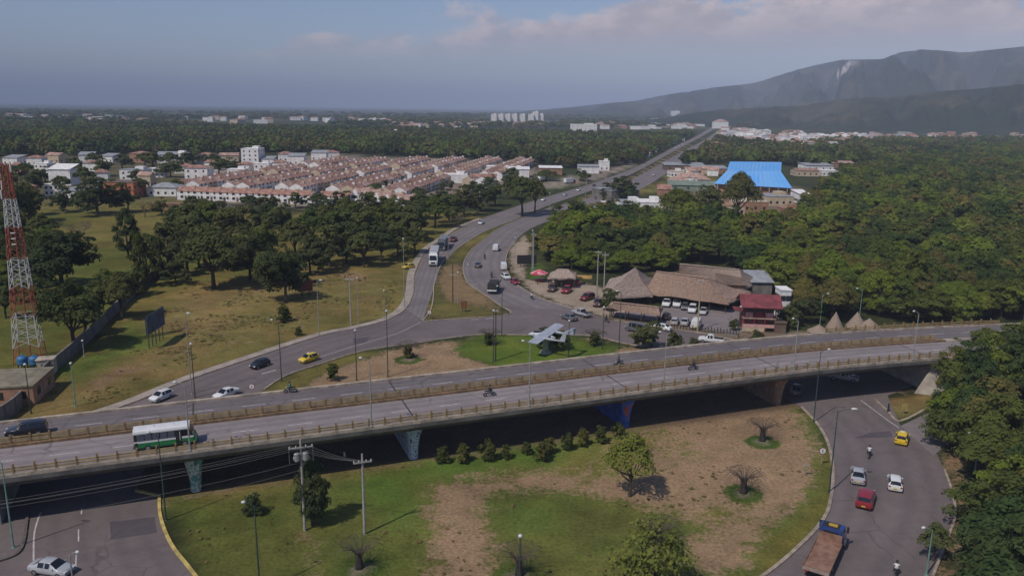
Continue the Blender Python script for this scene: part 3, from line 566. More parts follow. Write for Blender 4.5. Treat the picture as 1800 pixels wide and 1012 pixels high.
L_DEEP = leaf_mat('deep_green_leaves', [(0, (0.067, 0.099, 0.034)), (1, (0.090, 0.112, 0.040)), (.5, (0.074, 0.116, 0.038))])
WOODM = [L_WOOD, L_FRESH, L_OLIVE, L_DEEP]
def wood_kinds(x, y):
    x = np.asarray(x, float); y = np.asarray(y, float); v = fbm(x / 17 + 50, y / 17 + 20) * .7 + fbm(x / 60 + 5, y / 60 + 90) * .3
    return np.select([v < .40, v < .46, v < .525, v < .575, v < .64], [3, 0, 1, 2, 0], 3)
def wood_kind(x, y): return int(wood_kinds([x], [y])[0])
L_DARK = leaf_mat('dark_leaves', [(0, (.068, .09, .04)), (1, (.1, .11, .045)), (.5, (.08, .102, .04))])
L_FIELD = leaf_mat('field_tree_leaves', [(0, (.105, .125, .045)), (1, (.14, .14, .05)), (.5, (.12, .145, .048))])
L_YELLOW = leaf_mat('yellow_green_leaves', [(0, (.23, .25, .05)), (1, (.2, .22, .05))], trans=.35)
L_SHRUB = leaf_mat('shrub_leaves', [(0, (0.102, 0.117, 0.029)), (1, (0.145, 0.138, 0.035)), (.5, (0.076, 0.090, 0.029))])
L_FAR = leaf_mat('far_wood_leaves', [(0, (0.068, 0.086, 0.027)), (1, (0.128, 0.097, 0.038)), (.35, (0.085, 0.110, 0.030)), (.7, (0.093, 0.090, 0.032))], 2.0, .15)
L_FARG = leaf_mat('far_fresh_leaves', [(0, (0.135, 0.176, 0.041)), (1, (0.115, 0.155, 0.041))], 2.0, .15); L_FARO = leaf_mat('far_olive_leaves', [(0, (0.155, 0.135, 0.051)), (1, (0.135, 0.135, 0.054))], 2.0, .15); L_FARD = leaf_mat('far_deep_leaves', [(0, (0.054, 0.078, 0.030)), (1, (0.068, 0.088, 0.035))], 2.0, .15)
M_BARK = mat('bark', (.075, .058, .042), .95, .3, 3, bump=.4); M_BARKP = mat('pale_bark', (.17, .135, .1), .95, .3, 3, bump=.4)
def leaf_arrays(rs, cen, rc, nleaf, size, up=.35, ctr=(0, 0, .55)):
    n = len(cen) * nleaf; c = np.repeat(cen, nleaf, 0); r = np.repeat(rc, nleaf)
    d = rs.normal(size=(n, 3)); d /= np.linalg.norm(d, axis=1)[:, None]; d[:, 2] = np.where(d[:, 2] < -.25, -d[:, 2], d[:, 2])
    rad = r * (.45 + .6 * rs.rand(n) ** .6); p = c + d * rad[:, None] * np.array((1, 1, .75))
    out = c - np.array(ctr); out /= (np.linalg.norm(out, axis=1)[:, None] + 1e-6)
    nr = d + .35 * out + np.array((0, 0, up)) + rs.normal(size=(n, 3)) * .3; nr /= np.linalg.norm(nr, axis=1)[:, None]
    a = np.cross(nr, rs.normal(size=(n, 3))); a /= np.linalg.norm(a, axis=1)[:, None]; b = np.cross(nr, a)
    s = size * (.6 + .8 * rs.rand(n))[:, None]
    return np.stack([p - a * s, p - b * s * .55, p + a * s, p + b * s * .55], 1).reshape(-1, 3)
def mesh_from(V, quads, name, mats, mi=None):
    me = bpy.data.meshes.new(name); me.vertices.add(len(V)); me.vertices.foreach_set('co', np.ascontiguousarray(V, dtype=np.float32).ravel()); me.loops.add(quads.size); me.loops.foreach_set('vertex_index', quads.ravel().astype(np.int32))
    me.polygons.add(len(quads)); me.polygons.foreach_set('loop_start', (np.arange(len(quads)) * 4).astype(np.int32))
    for m in mats: me.materials.append(m)
    if mi is not None: me.polygons.foreach_set('material_index', mi.astype(np.int32))
    me.update(calc_edges=True); return me
def clumps(rs, style, n):
    """clump centres and radii in a crown of width 1 and height 1 (tree foot at 0)"""
    C = []; R_ = []
    lobes = [(rs.rand() * 6.28, .24 + .18 * rs.rand()) for _ in range(4)]
    while len(C) < n:
        if style == 'umbrella':
            a = rs.rand() * 6.28; q = rs.rand() ** .55; r = .43 * q * (.8 + .25 * math.sin(3 * a + lobes[0][0])); z = .5 + .4 * (1 - q ** 2) * (.7 + .3 * rs.rand()) - .06 * rs.rand(); C.append((r * math.cos(a), r * math.sin(a), z)); R_.append(.085 + .05 * rs.rand())
        elif style == 'column':
            z = .14 + .8 * rs.rand(); w = .40 * math.sin(min(1, (z - .05) * 1.15) * math.pi) ** .7; a = rs.rand() * 6.28; r = w * rs.rand() ** .4; C.append((r * math.cos(a), r * math.sin(a), z)); R_.append(.08 + .05 * rs.rand())
        elif style == 'shrub':
            d = rs.normal(size=3); d /= np.linalg.norm(d); q = .36 * rs.rand() ** .4; C.append((d[0] * q, d[1] * q, .1 + abs(d[2]) * q * 1.7)); R_.append(.12 + .08 * rs.rand())
        else:
            k = rs.randint(0, 5); d = rs.normal(size=3); d /= np.linalg.norm(d); q = rs.rand() ** .33
            if k < 4: a, lr = lobes[k]; c0 = np.array((lr * math.cos(a), lr * math.sin(a), .36 + .24 * ((k * 37 % 10) / 10))); rad = np.array((.25, .25, .24))
            else: c0 = np.array((0, 0, .62)); rad = np.array((.27, .27, .3))
            p = c0 + d * rad * q; C.append(tuple(p)); R_.append(.075 + .06 * rs.rand())
    C = np.array(C); R_ = np.array(R_); top = (C[:, 2] + R_ * .75).max(); C[:, 2] *= (1 / top); return C, R_
def trunk_mb(rs, cen, style, thick=.028):
    m = MB(); h = .45 if style != 'column' else .8; bend = (rs.rand() - .5) * .1
    pts = [(0, 0, -.02), (bend * .3, 0, h * .4), (bend, bend * .5, h * .8)]; m.path(pts, [thick * 1.25, thick, thick * .75], 7)
    for k in rs.choice(len(cen), min(9, len(cen)), replace=False):
        c = cen[k]; z0 = h * (.5 + .3 * rs.rand()); p0 = np.array((bend * z0 / h, bend * .4 * z0 / h, z0)); mid = p0 * .5 + np.array(c) * .5 + np.array((0, 0, -.03))
        if c[2] > z0: m.path([p0, mid, c], [thick * .55, thick * .36, thick * .12], 5)
    return m
TREES = {}
def tree_parts(key, style, seed, nclump, nleaf, size, lm, bark=None, ctr=(0, 0, .55)):
    if key in TREES: return TREES[key]
    rs = np.random.RandomState(seed); C, R_ = clumps(rs, style, nclump); V = leaf_arrays(rs, C, R_, nleaf, size, ctr=ctr)
    crown = mesh_from(V, np.arange(len(V)).reshape(-1, 4), 'crown', [lm]); tr = trunk_mb(rs, C, style).mesh('trunk', bark or M_BARK) if style != 'shrub' else None
    TREES[key] = (crown, tr); return TREES[key]
LOD = {'hi': (130, 62, .026), 'mid': (70, 42, .04), 'lo': (40, 26, .06)}
def plant(p, w, h, style, lod, seed, lm, name, label, cat, group=None, thin=1.0, bark=None):
    nc, nl, sz = LOD[lod]; key = (style, lod, seed, lm.name, thin); cr, tr = tree_parts(key, style, seed * 7 + len(style), int(nc * (1 if style != 'shrub' else .35)), max(5, int(nl * thin)), sz * (1 if style != 'shrub' else 1.6), lm, bark)
    o = thing(name, label, cat, p, rnd.random() * 6.28, group, (w, w, h))
    if tr: link('trunk', tr, o)
    link('crown', cr, o); return o
def tree_px(bx, by, wpx, hpx, style, lm, label, name='tree', group=None, lod=None, thin=1.0, seed=None, bark=None, cat='tree'):
    p = G(bx, by); zc = (p - Vector((0, 0, CAMH))).dot(_FW); w = wpx * zc / FPX; h = hpx * zc / FPX * 1.08
    return plant(p, w, h, style, lod or ('hi' if wpx > 75 else 'mid' if wpx > 32 else 'lo'), seed if seed is not None else rnd.randrange(4), lm, name, label, cat, group, thin, bark)
def inside(poly, x, y): return poly_sd(np.array([x]), np.array([y]), poly)[0] > 0
def scatter(polypx, step, jit=.45, px=True, seed=1):
    pl = [(p.x, p.y) for p in P2(polypx)] if px else polypx; rs = np.random.RandomState(seed)
    xs = [p[0] for p in pl]; ys = [p[1] for p in pl]; gx_, gy_ = np.meshgrid(np.arange(min(xs), max(xs), step), np.arange(min(ys), max(ys), step)); gx_ = gx_ + (np.arange(gx_.shape[0]) % 2 * step / 2)[:, None]
    x = gx_.ravel() + (rs.rand(gx_.size) - .5) * 2 * jit * step; y = gy_.ravel() + (rs.rand(gx_.size) - .5) * 2 * jit * step; k = poly_sd(x, y, pl) > 0
    return np.stack([x[k], y[k]], 1)
def in_view(x, y, mx=80):
    if y < 20 or abs(x) > y * (.75 if mx < 300 else 1.3) + 40: return False
    q = PXY((x, y, 5)); return y > 20 and -mx < q[0] < 1800 + mx and q[1] < 1150
# -- the wood right of the road
WOOD = [(968, 474), (948, 442), (985, 408), (1060, 392), (1150, 396), (1260, 398), (1400, 392), (1432, 352), (1480, 312), (1560, 288), (1800, 258), (2200, 250), (2400, 640), (1800, 592), (1700, 574), (1570, 567), (1530, 562), (1400, 566), (1398, 535), (1345, 498), (1310, 480), (1200, 466), (1150, 476), (1085, 488), (1045, 478)]
pts = [p for p in scatter(WOOD, 6.6, seed=5) if in_view(*p)]
pts.sort(key=lambda p: p[0] ** 2 + p[1] ** 2)
styles = ['round', 'round', 'umbrella', 'round', 'column', 'umbrella']
def wood_dim(i, p):
    rr = random.Random(i * 13 + 5); w = 6.5 + 8.5 * rr.random() ** 1.6; f = fbm(np.array([p[0] / 26]), np.array([p[1] / 26]))[0]; return rr, w, (4.2 + 3.0 * rr.random() + 9.5 * (f - .25)) * (1 if w < 10 else 1.15)
def wood_label(p):
    x, y = PXY((p[0], p[1], 0)); return 'leafy tree of the dense wood, ' + ('beside the outbound curve of the highway' if x < 1110 else 'just behind the thatched restaurants' if x < 1260 else 'between the restaurants and the blue roofed hall' if x < 1400 else 'right behind the straw huts' if x < 1540 else 'along the right end of the viaduct' if y > 480 else 'on the far right behind the viaduct')
for i, p in enumerate(pts[:255]):
    rr, w, h = wood_dim(i, p); st = styles[rr.randrange(6)]
    plant((p[0], p[1], 0), w, h, st, 'mid' if i > 90 else 'hi', rr.randrange(3), WOODM[wood_kind(*p)], 'wood_tree', wood_label(p), 'tree', 'trees of the wood right of the highway')
_allw = [p for p in scatter(WOOD, 6.6, seed=5) if in_view(*p, 600) and not in_view(*p)]
rest = pts[255:] + _allw
# -- stuff: far woods as instances on points
TC = bpy.data.collections.new('far_tree_sources')
def gn_forest(name, pts, dims, srcs, seed, kinds):
    rs = np.random.RandomState(seed); col = bpy.data.collections.new(name + '_sources')
    for k, me in enumerate(srcs): col.objects.link(bpy.data.objects.new(f'{name}_source_{k}', me))
    me = bpy.data.meshes.new(name); me.from_pydata([(p[0], p[1], 0) for p in pts], [], []); n = len(pts)
    a = me.attributes.new('sc', 'FLOAT_VECTOR', 'POINT'); a.data.foreach_set('vector', np.array([(w, w, h) for w, h in dims], np.float32).ravel())
    a = me.attributes.new('rot', 'FLOAT_VECTOR', 'POINT'); r = np.zeros((n, 3), np.float32); r[:, 2] = rs.rand(n) * 6.28; a.data.foreach_set('vector', r.ravel())
    a = me.attributes.new('pick', 'INT', 'POINT'); a.data.foreach_set('value', (np.array(kinds) + rs.randint(0, 3, n)).astype(np.int32))
    o = tag(link(name, me), kind='stuff'); g = bpy.data.node_groups.new(name, 'GeometryNodeTree')
    g.interface.new_socket('Geometry', in_out='INPUT', socket_type='NodeSocketGeometry'); g.interface.new_socket('Geometry', in_out='OUTPUT', socket_type='NodeSocketGeometry')
    gi = g.nodes.new('NodeGroupInput'); go = g.nodes.new('NodeGroupOutput'); ip = g.nodes.new('GeometryNodeInstanceOnPoints'); ci = g.nodes.new('GeometryNodeCollectionInfo')
    ci.inputs[0].default_value = col; ci.inputs['Separate Children'].default_value = True; ci.inputs['Reset Children'].default_value = True; ip.inputs['Pick Instance'].default_value = True
    def na(nm, ty):
        x = g.nodes.new('GeometryNodeInputNamedAttribute'); x.data_type = ty; x.inputs[0].default_value = nm; return x.outputs[0]
    e2r = g.nodes.new('FunctionNodeEulerToRotation'); g.links.new(na('rot', 'FLOAT_VECTOR'), e2r.inputs[0])
    g.links.new(gi.outputs[0], ip.inputs['Points']); g.links.new(ci.outputs[0], ip.inputs['Instance']); g.links.new(na('pick', 'INT'), ip.inputs['Instance Index']); g.links.new(e2r.outputs[0], ip.inputs['Rotation']); g.links.new(na('sc', 'FLOAT_VECTOR'), ip.inputs['Scale']); g.links.new(ip.outputs[0], go.inputs[0])
    md = o.modifiers.new('woods', 'NODES'); md.node_group = g; return o
def joined(style, seed, nc, nl, sz, lm):
    rs = np.random.RandomState(seed); C, R_ = clumps(rs, style, nc); V = leaf_arrays(rs, C, R_ * 1.15, nl, sz); 
    return mesh_from(V, np.arange(len(V)).reshape(-1, 4), 'far_crown', [lm])
mid_src = [joined(s, 50 + k, 44, 26, .056, lm_) for lm_ in WOODM for k, s in enumerate(['round', 'umbrella', 'round'])]
far_src = [joined(s, 80 + k, 20, 16, .12, lm_) for lm_ in (L_FAR, L_FARG, L_FARO, L_FARD) for k, s in enumerate(['round', 'umbrella', 'round'])]
gn_forest('dense_wood', rest, [wood_dim(i + 300, p)[1:] for i, p in enumerate(rest)], mid_src, 3, [wood_kind(*p) * 3 for p in rest])
# belt of wood behind the housing estate, along the highway and beyond
fp = []
for poly_, st, sd in (([(-900, 330), (-260, 284), (-260, 236), (-900, 226)], 11.0, 19), ([(-260, 282), (-150, 232), (300, 226), (700, 232), (1000, 240), (1150, 240), (1225, 237), (1180, 256), (1120, 288), (1060, 297), (980, 296), (900, 284), (560, 268), (300, 270), (0, 276)], 9.0, 11),
                      ([(1215, 282), (1262, 250), (1330, 256), (1370, 262), (1420, 260), (1440, 252), (1560, 252), (1800, 249), (2100, 246), (2100, 262), (1800, 262), (1520, 286), (1440, 300), (1380, 292), (1270, 285), (1195, 300)], 8.5, 12),
                                            ([(-300, 226), (1180, 226), (1230, 215), (700, 208), (0, 205), (-300, 203)], 30, 13), ([(1290, 224), (2100, 224), (2100, 212), (1300, 214)], 28, 14), ([(-600, 203), (1280, 213), (1300, 208), (600, 200), (-600, 193)], 75, 15)):
    q = [p for p in scatter(poly_, st, seed=sd) if in_view(*p, 500)]
    if st >= 28 and q:
        qa = np.array(q); q = qa[fbm(qa[:, 0] / 260, qa[:, 1] / 400) > .45].tolist()
    fp += [(p[0], p[1], st) for p in q]
rs_ = np.random.RandomState(21)
fp = [p for p in fp if not (900 < p[1] < 1700 and 330 < p[0] < 900 and fbm(np.array([p[0] / 45]), np.array([p[1] / 60]))[0] > .47)]
gn_forest('far_woods', fp, [((7 + 6 * rs_.rand()) * (1 if s < 28 else 2.0 if s < 60 else 4.0), (7 + 6 * rs_.rand()) * (1 if s < 28 else 1.15 if s < 60 else 1.5)) for _, _, s in fp], far_src, 4, wood_kinds([p[0] / 2.5 for p in fp], [p[1] / 4 for p in fp]) * 3)
# -- big trees on the near right, over the side road
NEAR = [(1640, 690), (1660, 655), (1680, 622), (1800, 606), (2200, 600), (2600, 1300), (1730, 1300), (1700, 1080), (1730, 960), (1730, 880), (1705, 800), (1680, 770), (1655, 725)]
for i, p in enumerate(sorted(scatter(NEAR, 4.6, seed=8).tolist(), key=lambda p: p[0] ** 2 + p[1] ** 2)):
    if not in_view(p[0], p[1], 60) or i > 90: continue
    rr = random.Random(i); plant((p[0], p[1], 0), 7.5 + 4 * rr.random(), 7.5 + 3.5 * rr.random(), ['round', 'umbrella', 'round'][i % 3], 'hi', rr.randrange(3), WOODM[(0, 1, 3, 0, 2)[i % 5]], 'roadside_tree', ('dense tree at the lower end of the thicket beside the ring road' if p[1] < 88 else 'dense tree in the upper thicket beside the ring road'), 'tree', 'trees of the thicket beside the right ring road')
for bx, by, w, h in [(1668, 700, 84, 92), (1700, 705, 96, 108), (1735, 690, 100, 104), (1775, 695, 110, 112), (1820, 700, 110, 112), (1690, 668, 70, 62), (1725, 660, 90, 80), (1770, 655, 100, 84), (1810, 640, 90, 80), (1655, 742, 60, 62), (1690, 760, 90, 84)]:
    tree_px(bx, by, w, h, 'round', WOODM[(0, 1, 3)[bx % 3]], 'tall green tree hiding the right end of the viaduct', 'roadside_tree', 'trees hiding the right end of the viaduct', lod='hi', seed=int(bx) % 3)
_thk = [p for p in scatter(NEAR, 5.2, seed=8) if in_view(*p, 900) and not in_view(*p, 60)]
gn_forest('thicket', _thk, [(8 + 4 * rnd.random(), 8 + 3 * rnd.random()) for p in _thk], mid_src, 6, wood_kinds([p[0] for p in _thk], [p[1] for p in _thk]) * 3)
tree_px(1640, 985, 62, 70, 'umbrella', L_FIELD, 'small olive tree leaning over the right kerb by a street lamp', thin=.55, lod='mid')
# -- trees of the left meadow and before the estate
FT = 'trees between the meadow and the housing estate'
for a in [(172, 378, 84, 62, 'round', L_DARK, 'dark rounded tree in front of the orange house'), (110, 508, 125, 100, 'round', L_DARK, 'big very dark tree right of the lattice mast'), (60, 500, 80, 90, 'round', L_DARK, 'dark tree directly behind the lattice mast'), (226, 452, 52, 82, 'column', L_DARK, 'dark upright tree standing alone in the lawn'),
          (132, 616, 120, 118, 'umbrella', L_FIELD, 'flat crowned tree growing behind the long boundary wall'), (215, 560, 80, 80, 'umbrella', L_FIELD, 'small spreading tree beside the boundary wall near the billboard'), (376, 508, 120, 105, 'umbrella', L_FIELD, 'wide flat crowned tree at the upper edge of the dry meadow'), (440, 492, 80, 86, 'round', L_DARK, 'dark tree beside the wide flat crowned one'),
          (503, 532, 88, 100, 'round', L_DARK, 'dark shaggy tree standing forward in the meadow by the red hoarding'), (20, 398, 80, 80, 'round', L_DARK, 'dark tree left of the lattice mast before white houses'), (10, 560, 60, 70, 'umbrella', L_FIELD, 'spreading tree at the foot of the lattice mast'), (52, 392, 60, 70, 'round', L_FIELD, 'green tree just right of the mast top'),
          (918, 380, 70, 66, 'umbrella', L_FIELD, 'flat crowned tree on the central strip of the highway'), (940, 374, 50, 58, 'umbrella', L_FIELD, 'second flat crowned tree on the central strip'), (250, 505, 46, 90, 'column', L_SHRUB, 'slender pale green tree in the lawn'), (282, 492, 40, 70, 'column', L_SHRUB, 'thin light tree behind the wall end'),
          (1010, 405, 62, 50, 'round', L_DARK, 'dark round tree at the wood edge by the outbound road'), (1295, 395, 78, 88, 'umbrella', L_FIELD, 'flat topped tree standing before the blue roof'), (1190, 392, 80, 58, 'umbrella', L_WOOD, 'spreading tree before the green roofed sheds'), (1240, 388, 70, 60, 'round', L_FIELD, 'tree between the sheds and the blue roofed hall'),
          (1145, 612, 66, 48, 'round', L_FIELD, 'low bushy tree at the tip of the upper island'), (1090, 352, 60, 40, 'round', L_DARK, 'dark tree beside the flat roofed filling station'), (1405, 570, 62, 48, 'round', L_DARK, 'dark bushy tree between the red house and the straw huts'), (1385, 575, 40, 36, 'round', L_FIELD, 'low bush right of the red house')]:
    tree_px(*a)
k = 0
for bx, by, w, h in [(300, 455, 70, 70), (335, 440, 90, 78), (330, 480, 80, 72), (370, 425, 76, 66), (405, 440, 80, 70), (440, 425, 70, 62), (475, 420, 66, 60), (465, 455, 70, 62), (520, 455, 76, 66), (495, 420, 64, 60), (545, 480, 70, 66), (545, 440, 74, 70), (580, 470, 74, 70), (575, 420, 60, 58), (610, 462, 76, 68), (605, 425, 66, 62), (640, 470, 66, 62), (645, 440, 78, 70), (670, 460, 62, 60), (680, 425, 72, 64), (700, 450, 60, 56), (715, 425, 66, 60), (740, 412, 62, 56), (765, 400, 60, 54), (790, 392, 56, 48), (815, 380, 58, 50), (845, 372, 50, 46), (870, 362, 46, 42), (730, 445, 50, 46), (650, 395, 60, 54), (560, 400, 60, 46), (610, 395, 58, 46), (690, 395, 60, 50), (740, 385, 56, 46), (780, 372, 50, 40), (890, 350, 44, 40), (905, 342, 40, 34), (0, 440, 80, 70), (20, 470, 70, 70), (90, 460, 70, 60), (30, 420, 66, 54), (75, 425, 60, 48), (-20, 520, 90, 90), (20, 530, 80, 70), (70, 560, 80, 76), (170, 560, 90, 66), (150, 590, 80, 60), (190, 530, 70, 56), (265, 470, 60, 56), (240, 520, 56, 52), (310, 500, 50, 40), (350, 470, 70, 60), (400, 470, 70, 60), (470, 500, 60, 56), (520, 500, 60, 56), (425, 465, 66, 56)]:
    tree_px(bx, by, w, h, ['round', 'umbrella', 'round', 'umbrella', 'round'][k % 5], [L_FIELD, L_FIELD, L_DARK, L_WOOD][k % 4], 'green tree of the grove ' + ('at the left before the white front row' if bx < 480 else 'in the middle between dry meadow and estate' if bx < 660 else 'at the right beside the inbound road'), 'grove_tree', FT, lod='mid'); k += 1
for bx, by, w, h in [(400, 308, 50, 30), (385, 306, 36, 24), (682, 340, 34, 22), (660, 343, 30, 20), (757, 330, 26, 22), (720, 338, 24, 18), (865, 330, 36, 22), (900, 322, 36, 26), (240, 320, 36, 22), (270, 300, 44, 30), (300, 312, 46, 30), (330, 296, 36, 26), (180, 310, 44, 30), (150, 330, 44, 34), (60, 345, 50, 40), (110, 345, 44, 34), (200, 345, 44, 30), (245, 345, 44, 30), (30, 330, 50, 36), (310, 340, 34, 24), (610, 362, 44, 26), (560, 368, 40, 28), (520, 366, 40, 26), (440, 375, 44, 30), (470, 378, 50, 34), (360, 385, 46, 34), (320, 395, 50, 36), (960, 318, 50, 18), (1020, 318, 40, 20), (830, 350, 40, 30), (130, 300, 40, 22), (165, 292, 36, 22), (215, 296, 40, 24), (255, 292, 36, 22), (340, 288, 40, 22), (375, 292, 36, 20), (80, 320, 44, 26), (45, 312, 40, 24), (5, 318, 44, 28), (300, 296, 40, 26), (350, 330, 28, 16), (500, 342, 22, 12), (560, 330, 24, 14), (600, 338, 26, 14), (640, 322, 24, 14), (700, 322, 26, 16), (780, 334, 30, 18), (735, 352, 34, 22), (690, 362, 34, 22), (650, 366, 34, 22), (590, 372, 40, 24), (480, 366, 34, 20), (395, 372, 34, 22), (340, 372, 40, 26), (285, 378, 40, 30), (225, 372, 50, 34), (110, 372, 56, 40), (60, 378, 50, 40)]:
    tree_px(bx, by, w, h, ['round', 'umbrella'][k % 2], [L_FIELD, L_DARK, L_FIELD][k % 3], 'small green tree among the houses left of the highway', 'garden_tree', 'small trees among the houses', lod='lo'); k += 1
# bare trees
def bare_tree(bx, by, wpx, hpx, label, seed, m=None):
    p = G(bx, by); zc = (p - Vector((0, 0, CAMH))).dot(_FW); w = wpx * zc / FPX; h = hpx * zc / FPX * 1.05; rs = random.Random(seed); o = thing('bare_tree', label, 'tree', p); mm = m or M_BARK
    mb = MB(); mb.path([(0, 0, -.1), (.1, 0, h * .2), (.05, .1, h * .35)], [.28, .22, .18], 7); mb.build('trunk', mm, o); br = MB()
    def grow(p0, d, ln, r, lv):
        p1 = p0 + d * ln; mid = p0 + d * ln * .5 + Vector((rs.uniform(-.08, .08) * ln,) * 2 + (0,)); br.path([p0, mid, p1], [r, r * .75, r * .5], 4)
        if lv < 4:
            for _ in range(3 if lv < 3 else 2):
                a = rs.uniform(0, 6.28); dd = (d + Vector((math.cos(a), math.sin(a), rs.uniform(-.2, .45))) * .75).normalized(); grow(p1 if rs.random() < .7 else mid, dd, ln * rs.uniform(.6, .8), max(.025, r * .55), lv + 1)
    for j in range(6):
        a = j * 1.047 + rs.uniform(-.3, .3); grow(Vector((.05, .1, h * (.22 + .13 * rs.random()))), Vector((math.cos(a) * .9, math.sin(a) * .9, .8)).normalized(), min(w, h) * .22, .1, 0)
    br.build('branches', mm, o)
bare_tree(142, 432, 105, 56, 'leafless spreading tree in the olive lawn', 1, M_BARKP); bare_tree(255, 382, 48, 34, 'leafless brown tree in front of the estate wall', 2, mat('reddish_bark', (.16, .095, .06), .95, .25, 2)); bare_tree(400, 388, 50, 38, 'pale leafless tree left of the white row houses', 3, mat('white_bark', (.4, .36, .32), .9, .2, 2)); bare_tree(805, 400, 36, 26, 'pale bare tree beside the inbound road', 5, M_BARKP)
# -- trees and shrubs of the big island
tree_px(1107, 872, 104, 112, 'umbrella', L_YELLOW, 'sparse yellow green tree on the brown patch of the island', lod='hi', thin=.34, seed=2)
tree_px(550, 922, 78, 120, 'column', L_DARK, 'dark narrow tree beside the concrete power pole', lod='hi', seed=1, thin=.75)
tree_px(1140, 1062, 165, 160, 'round', L_YELLOW, 'large airy yellow green tree at the bottom of the island', lod='hi', thin=.26, seed=3)
for k, (x, y, s) in enumerate([(778, 814, 26), (816, 812, 28), (856, 809, 32), (890, 806, 22), (926, 798, 20), (951, 811, 30), (964, 797, 26), (996, 790, 26), (1026, 783, 26), (1057, 777, 26), (1086, 770, 24)]):
    tree_px(x, y, s * 1.15, s * 1.2, 'shrub', L_SHRUB, ['low green shrub, leftmost of the row along the viaduct shadow', 'second shrub from the left in the row beside the viaduct shadow', 'bushy third shrub of the row beside the viaduct shadow', 'small fourth shrub in the row beside the viaduct shadow', 'small fifth shrub in the row beside the viaduct shadow', 'shrub standing forward of the row on bright grass', 'seventh shrub of the row, just behind the forward one', 'eighth shrub along the viaduct shadow', 'ninth shrub along the viaduct shadow', 'tenth shrub along the viaduct shadow near the blue pier', 'last shrub of the row, right below the blue pier'][k], 'shrub', 'shrubs along the viaduct shadow', lod='mid', cat='shrub')
for x, y, s, l in [(445, 905, 34, 'dark bush around the lamp post on the left of the island'), (586, 668, 26, 'dark shrub at the left tip of the upper island'), (718, 628, 20, 'small dark shrub in a grass ring on the upper island'), (500, 566, 26, 'dark bush in the dry meadow by a lamp post'), (525, 590, 14, 'tiny bush in the meadow below the lamp post'), (1500, 590, 0, ''), (1290, 580, 18, 'green bush at the parking lot corner'), (960, 612, 34, 'thick dark shrubs under the monument aeroplane'), (985, 614, 30, 'shrub beneath the aeroplane tail'), (1045, 608, 22, 'square clipped dark bush right of the aeroplane'), (860, 606, 20, 'dark clipped bush left of the aeroplane'), (1070, 545, 34, 'olive bush at the corner of the thatched canopy'), (1185, 612, 26, 'shrub on the verge by the parked motorcycle'), (1220, 618, 22, 'low shrub on the roadside strip behind the viaduct'), (1330, 610, 26, 'low shrub before the red house'), (390, 545, 0, '')]:
    if s: tree_px(x, y, s * 1.2, s * 1.15, 'shrub', L_SHRUB if s != 34 else L_DARK, l, 'shrub', lod='mid', cat='shrub')


# -- low scrub of the dry meadow (stuff)
L_SCRUB = [leaf_mat('scrub_' + n, r, 2.0, .3) for n, r in (('straw', [(0, (.26, .2, .08)), (1, (.3, .22, .1))]), ('olive', [(0, (.2, .18, .055)), (1, (.23, .19, .06))]), ('green', [(0, (.14, .16, .04)), (1, (.17, .17, .05))]), ('dull', [(0, (.2, .15, .07)), (1, (.24, .18, .08))]))]
def scrub_mesh(k, lm):
    rs = np.random.RandomState(k); C, R_ = clumps(rs, 'shrub', 7); C[:, 2] *= .6; return mesh_from(leaf_arrays(rs, C, R_ * 1.2, 14, .1, up=.9), np.arange(7 * 14 * 4).reshape(-1, 4), 'scrub', [lm])
sc_src = [scrub_mesh(100 + k * 5 + j, lm) for k, lm in enumerate(L_SCRUB) for j in range(3)]
def scrub(name, poly, step, thr, seed, smin, smax):
    q = scatter(poly, step, seed=seed); q = q[fbm(q[:, 0] / 6.0, q[:, 1] / 6.0) + .12 * np.random.RandomState(seed).rand(len(q)) > thr]; q = [p for p in q if in_view(*p)]; rs = np.random.RandomState(seed + 1)
    gn_forest(name, q, [(smin + (smax - smin) * rs.rand() ** 2, .18 + .35 * rs.rand() ** 2) for _ in q], sc_src, seed, rs.randint(0, 4, len(q)) * 3)
scrub('meadow_scrub', [(90, 742), (235, 690), (330, 655), (560, 580), (690, 548), (703, 480), (560, 478), (330, 500), (200, 600), (60, 720)], 1.25, .60, 41, .5, 1.7)
scrub('island_scrub', [(300, 890), (480, 820), (740, 800), (1000, 800), (1110, 740), (1390, 710), (1440, 800), (1440, 890), (1330, 990), (1220, 1030), (500, 1030), (350, 1000)], 1.5, .66, 42, .35, .9)
# ------------------------------------------------------------------ vehicles
M_GLASS = mat('dark_tinted_glass', (.012, .014, .018), .08, 0, spec=.6); M_TYRE = mat('tyre_rubber', (.018, .018, .018), .85, 0); M_RIM = mat('wheel_rim', (.35, .35, .36), .4, 0, metal=.6); M_LAMP = mat('headlamp_glass', (.75, .75, .72), .2, 0); M_TAIL = mat('tail_lamp_red', (.35, .02, .015), .3, 0); M_PLATE = mat('yellow_number_plate', (.6, .45, .05), .5, 0); M_BLACKP = mat('black_plastic', (.02, .02, .02), .6, 0); M_CHROME = mat('dull_steel', (.3, .3, .31), .4, .1, 2, metal=.7)
def paint(c, n): return mat(n + '_paint', c, .38, .05, 1.0, coat=.6)
PAINTS = dict(white=paint((.72, .72, .7), 'white'), silver=paint((.42, .43, .45), 'silver'), black=paint((.016, .018, .026), 'black'), yellow=paint((.72, .5, .02), 'taxi_yellow'), red=paint((.27, .02, .03), 'red'), darkred=paint((.16, .018, .018), 'dark_red'), grey=paint((.12, .125, .13), 'grey'), brown=paint((.11, .06, .045), 'brown'), blue=paint((.02, .05, .2), 'blue'), green=paint((.02, .2, .06), 'bus_green'))
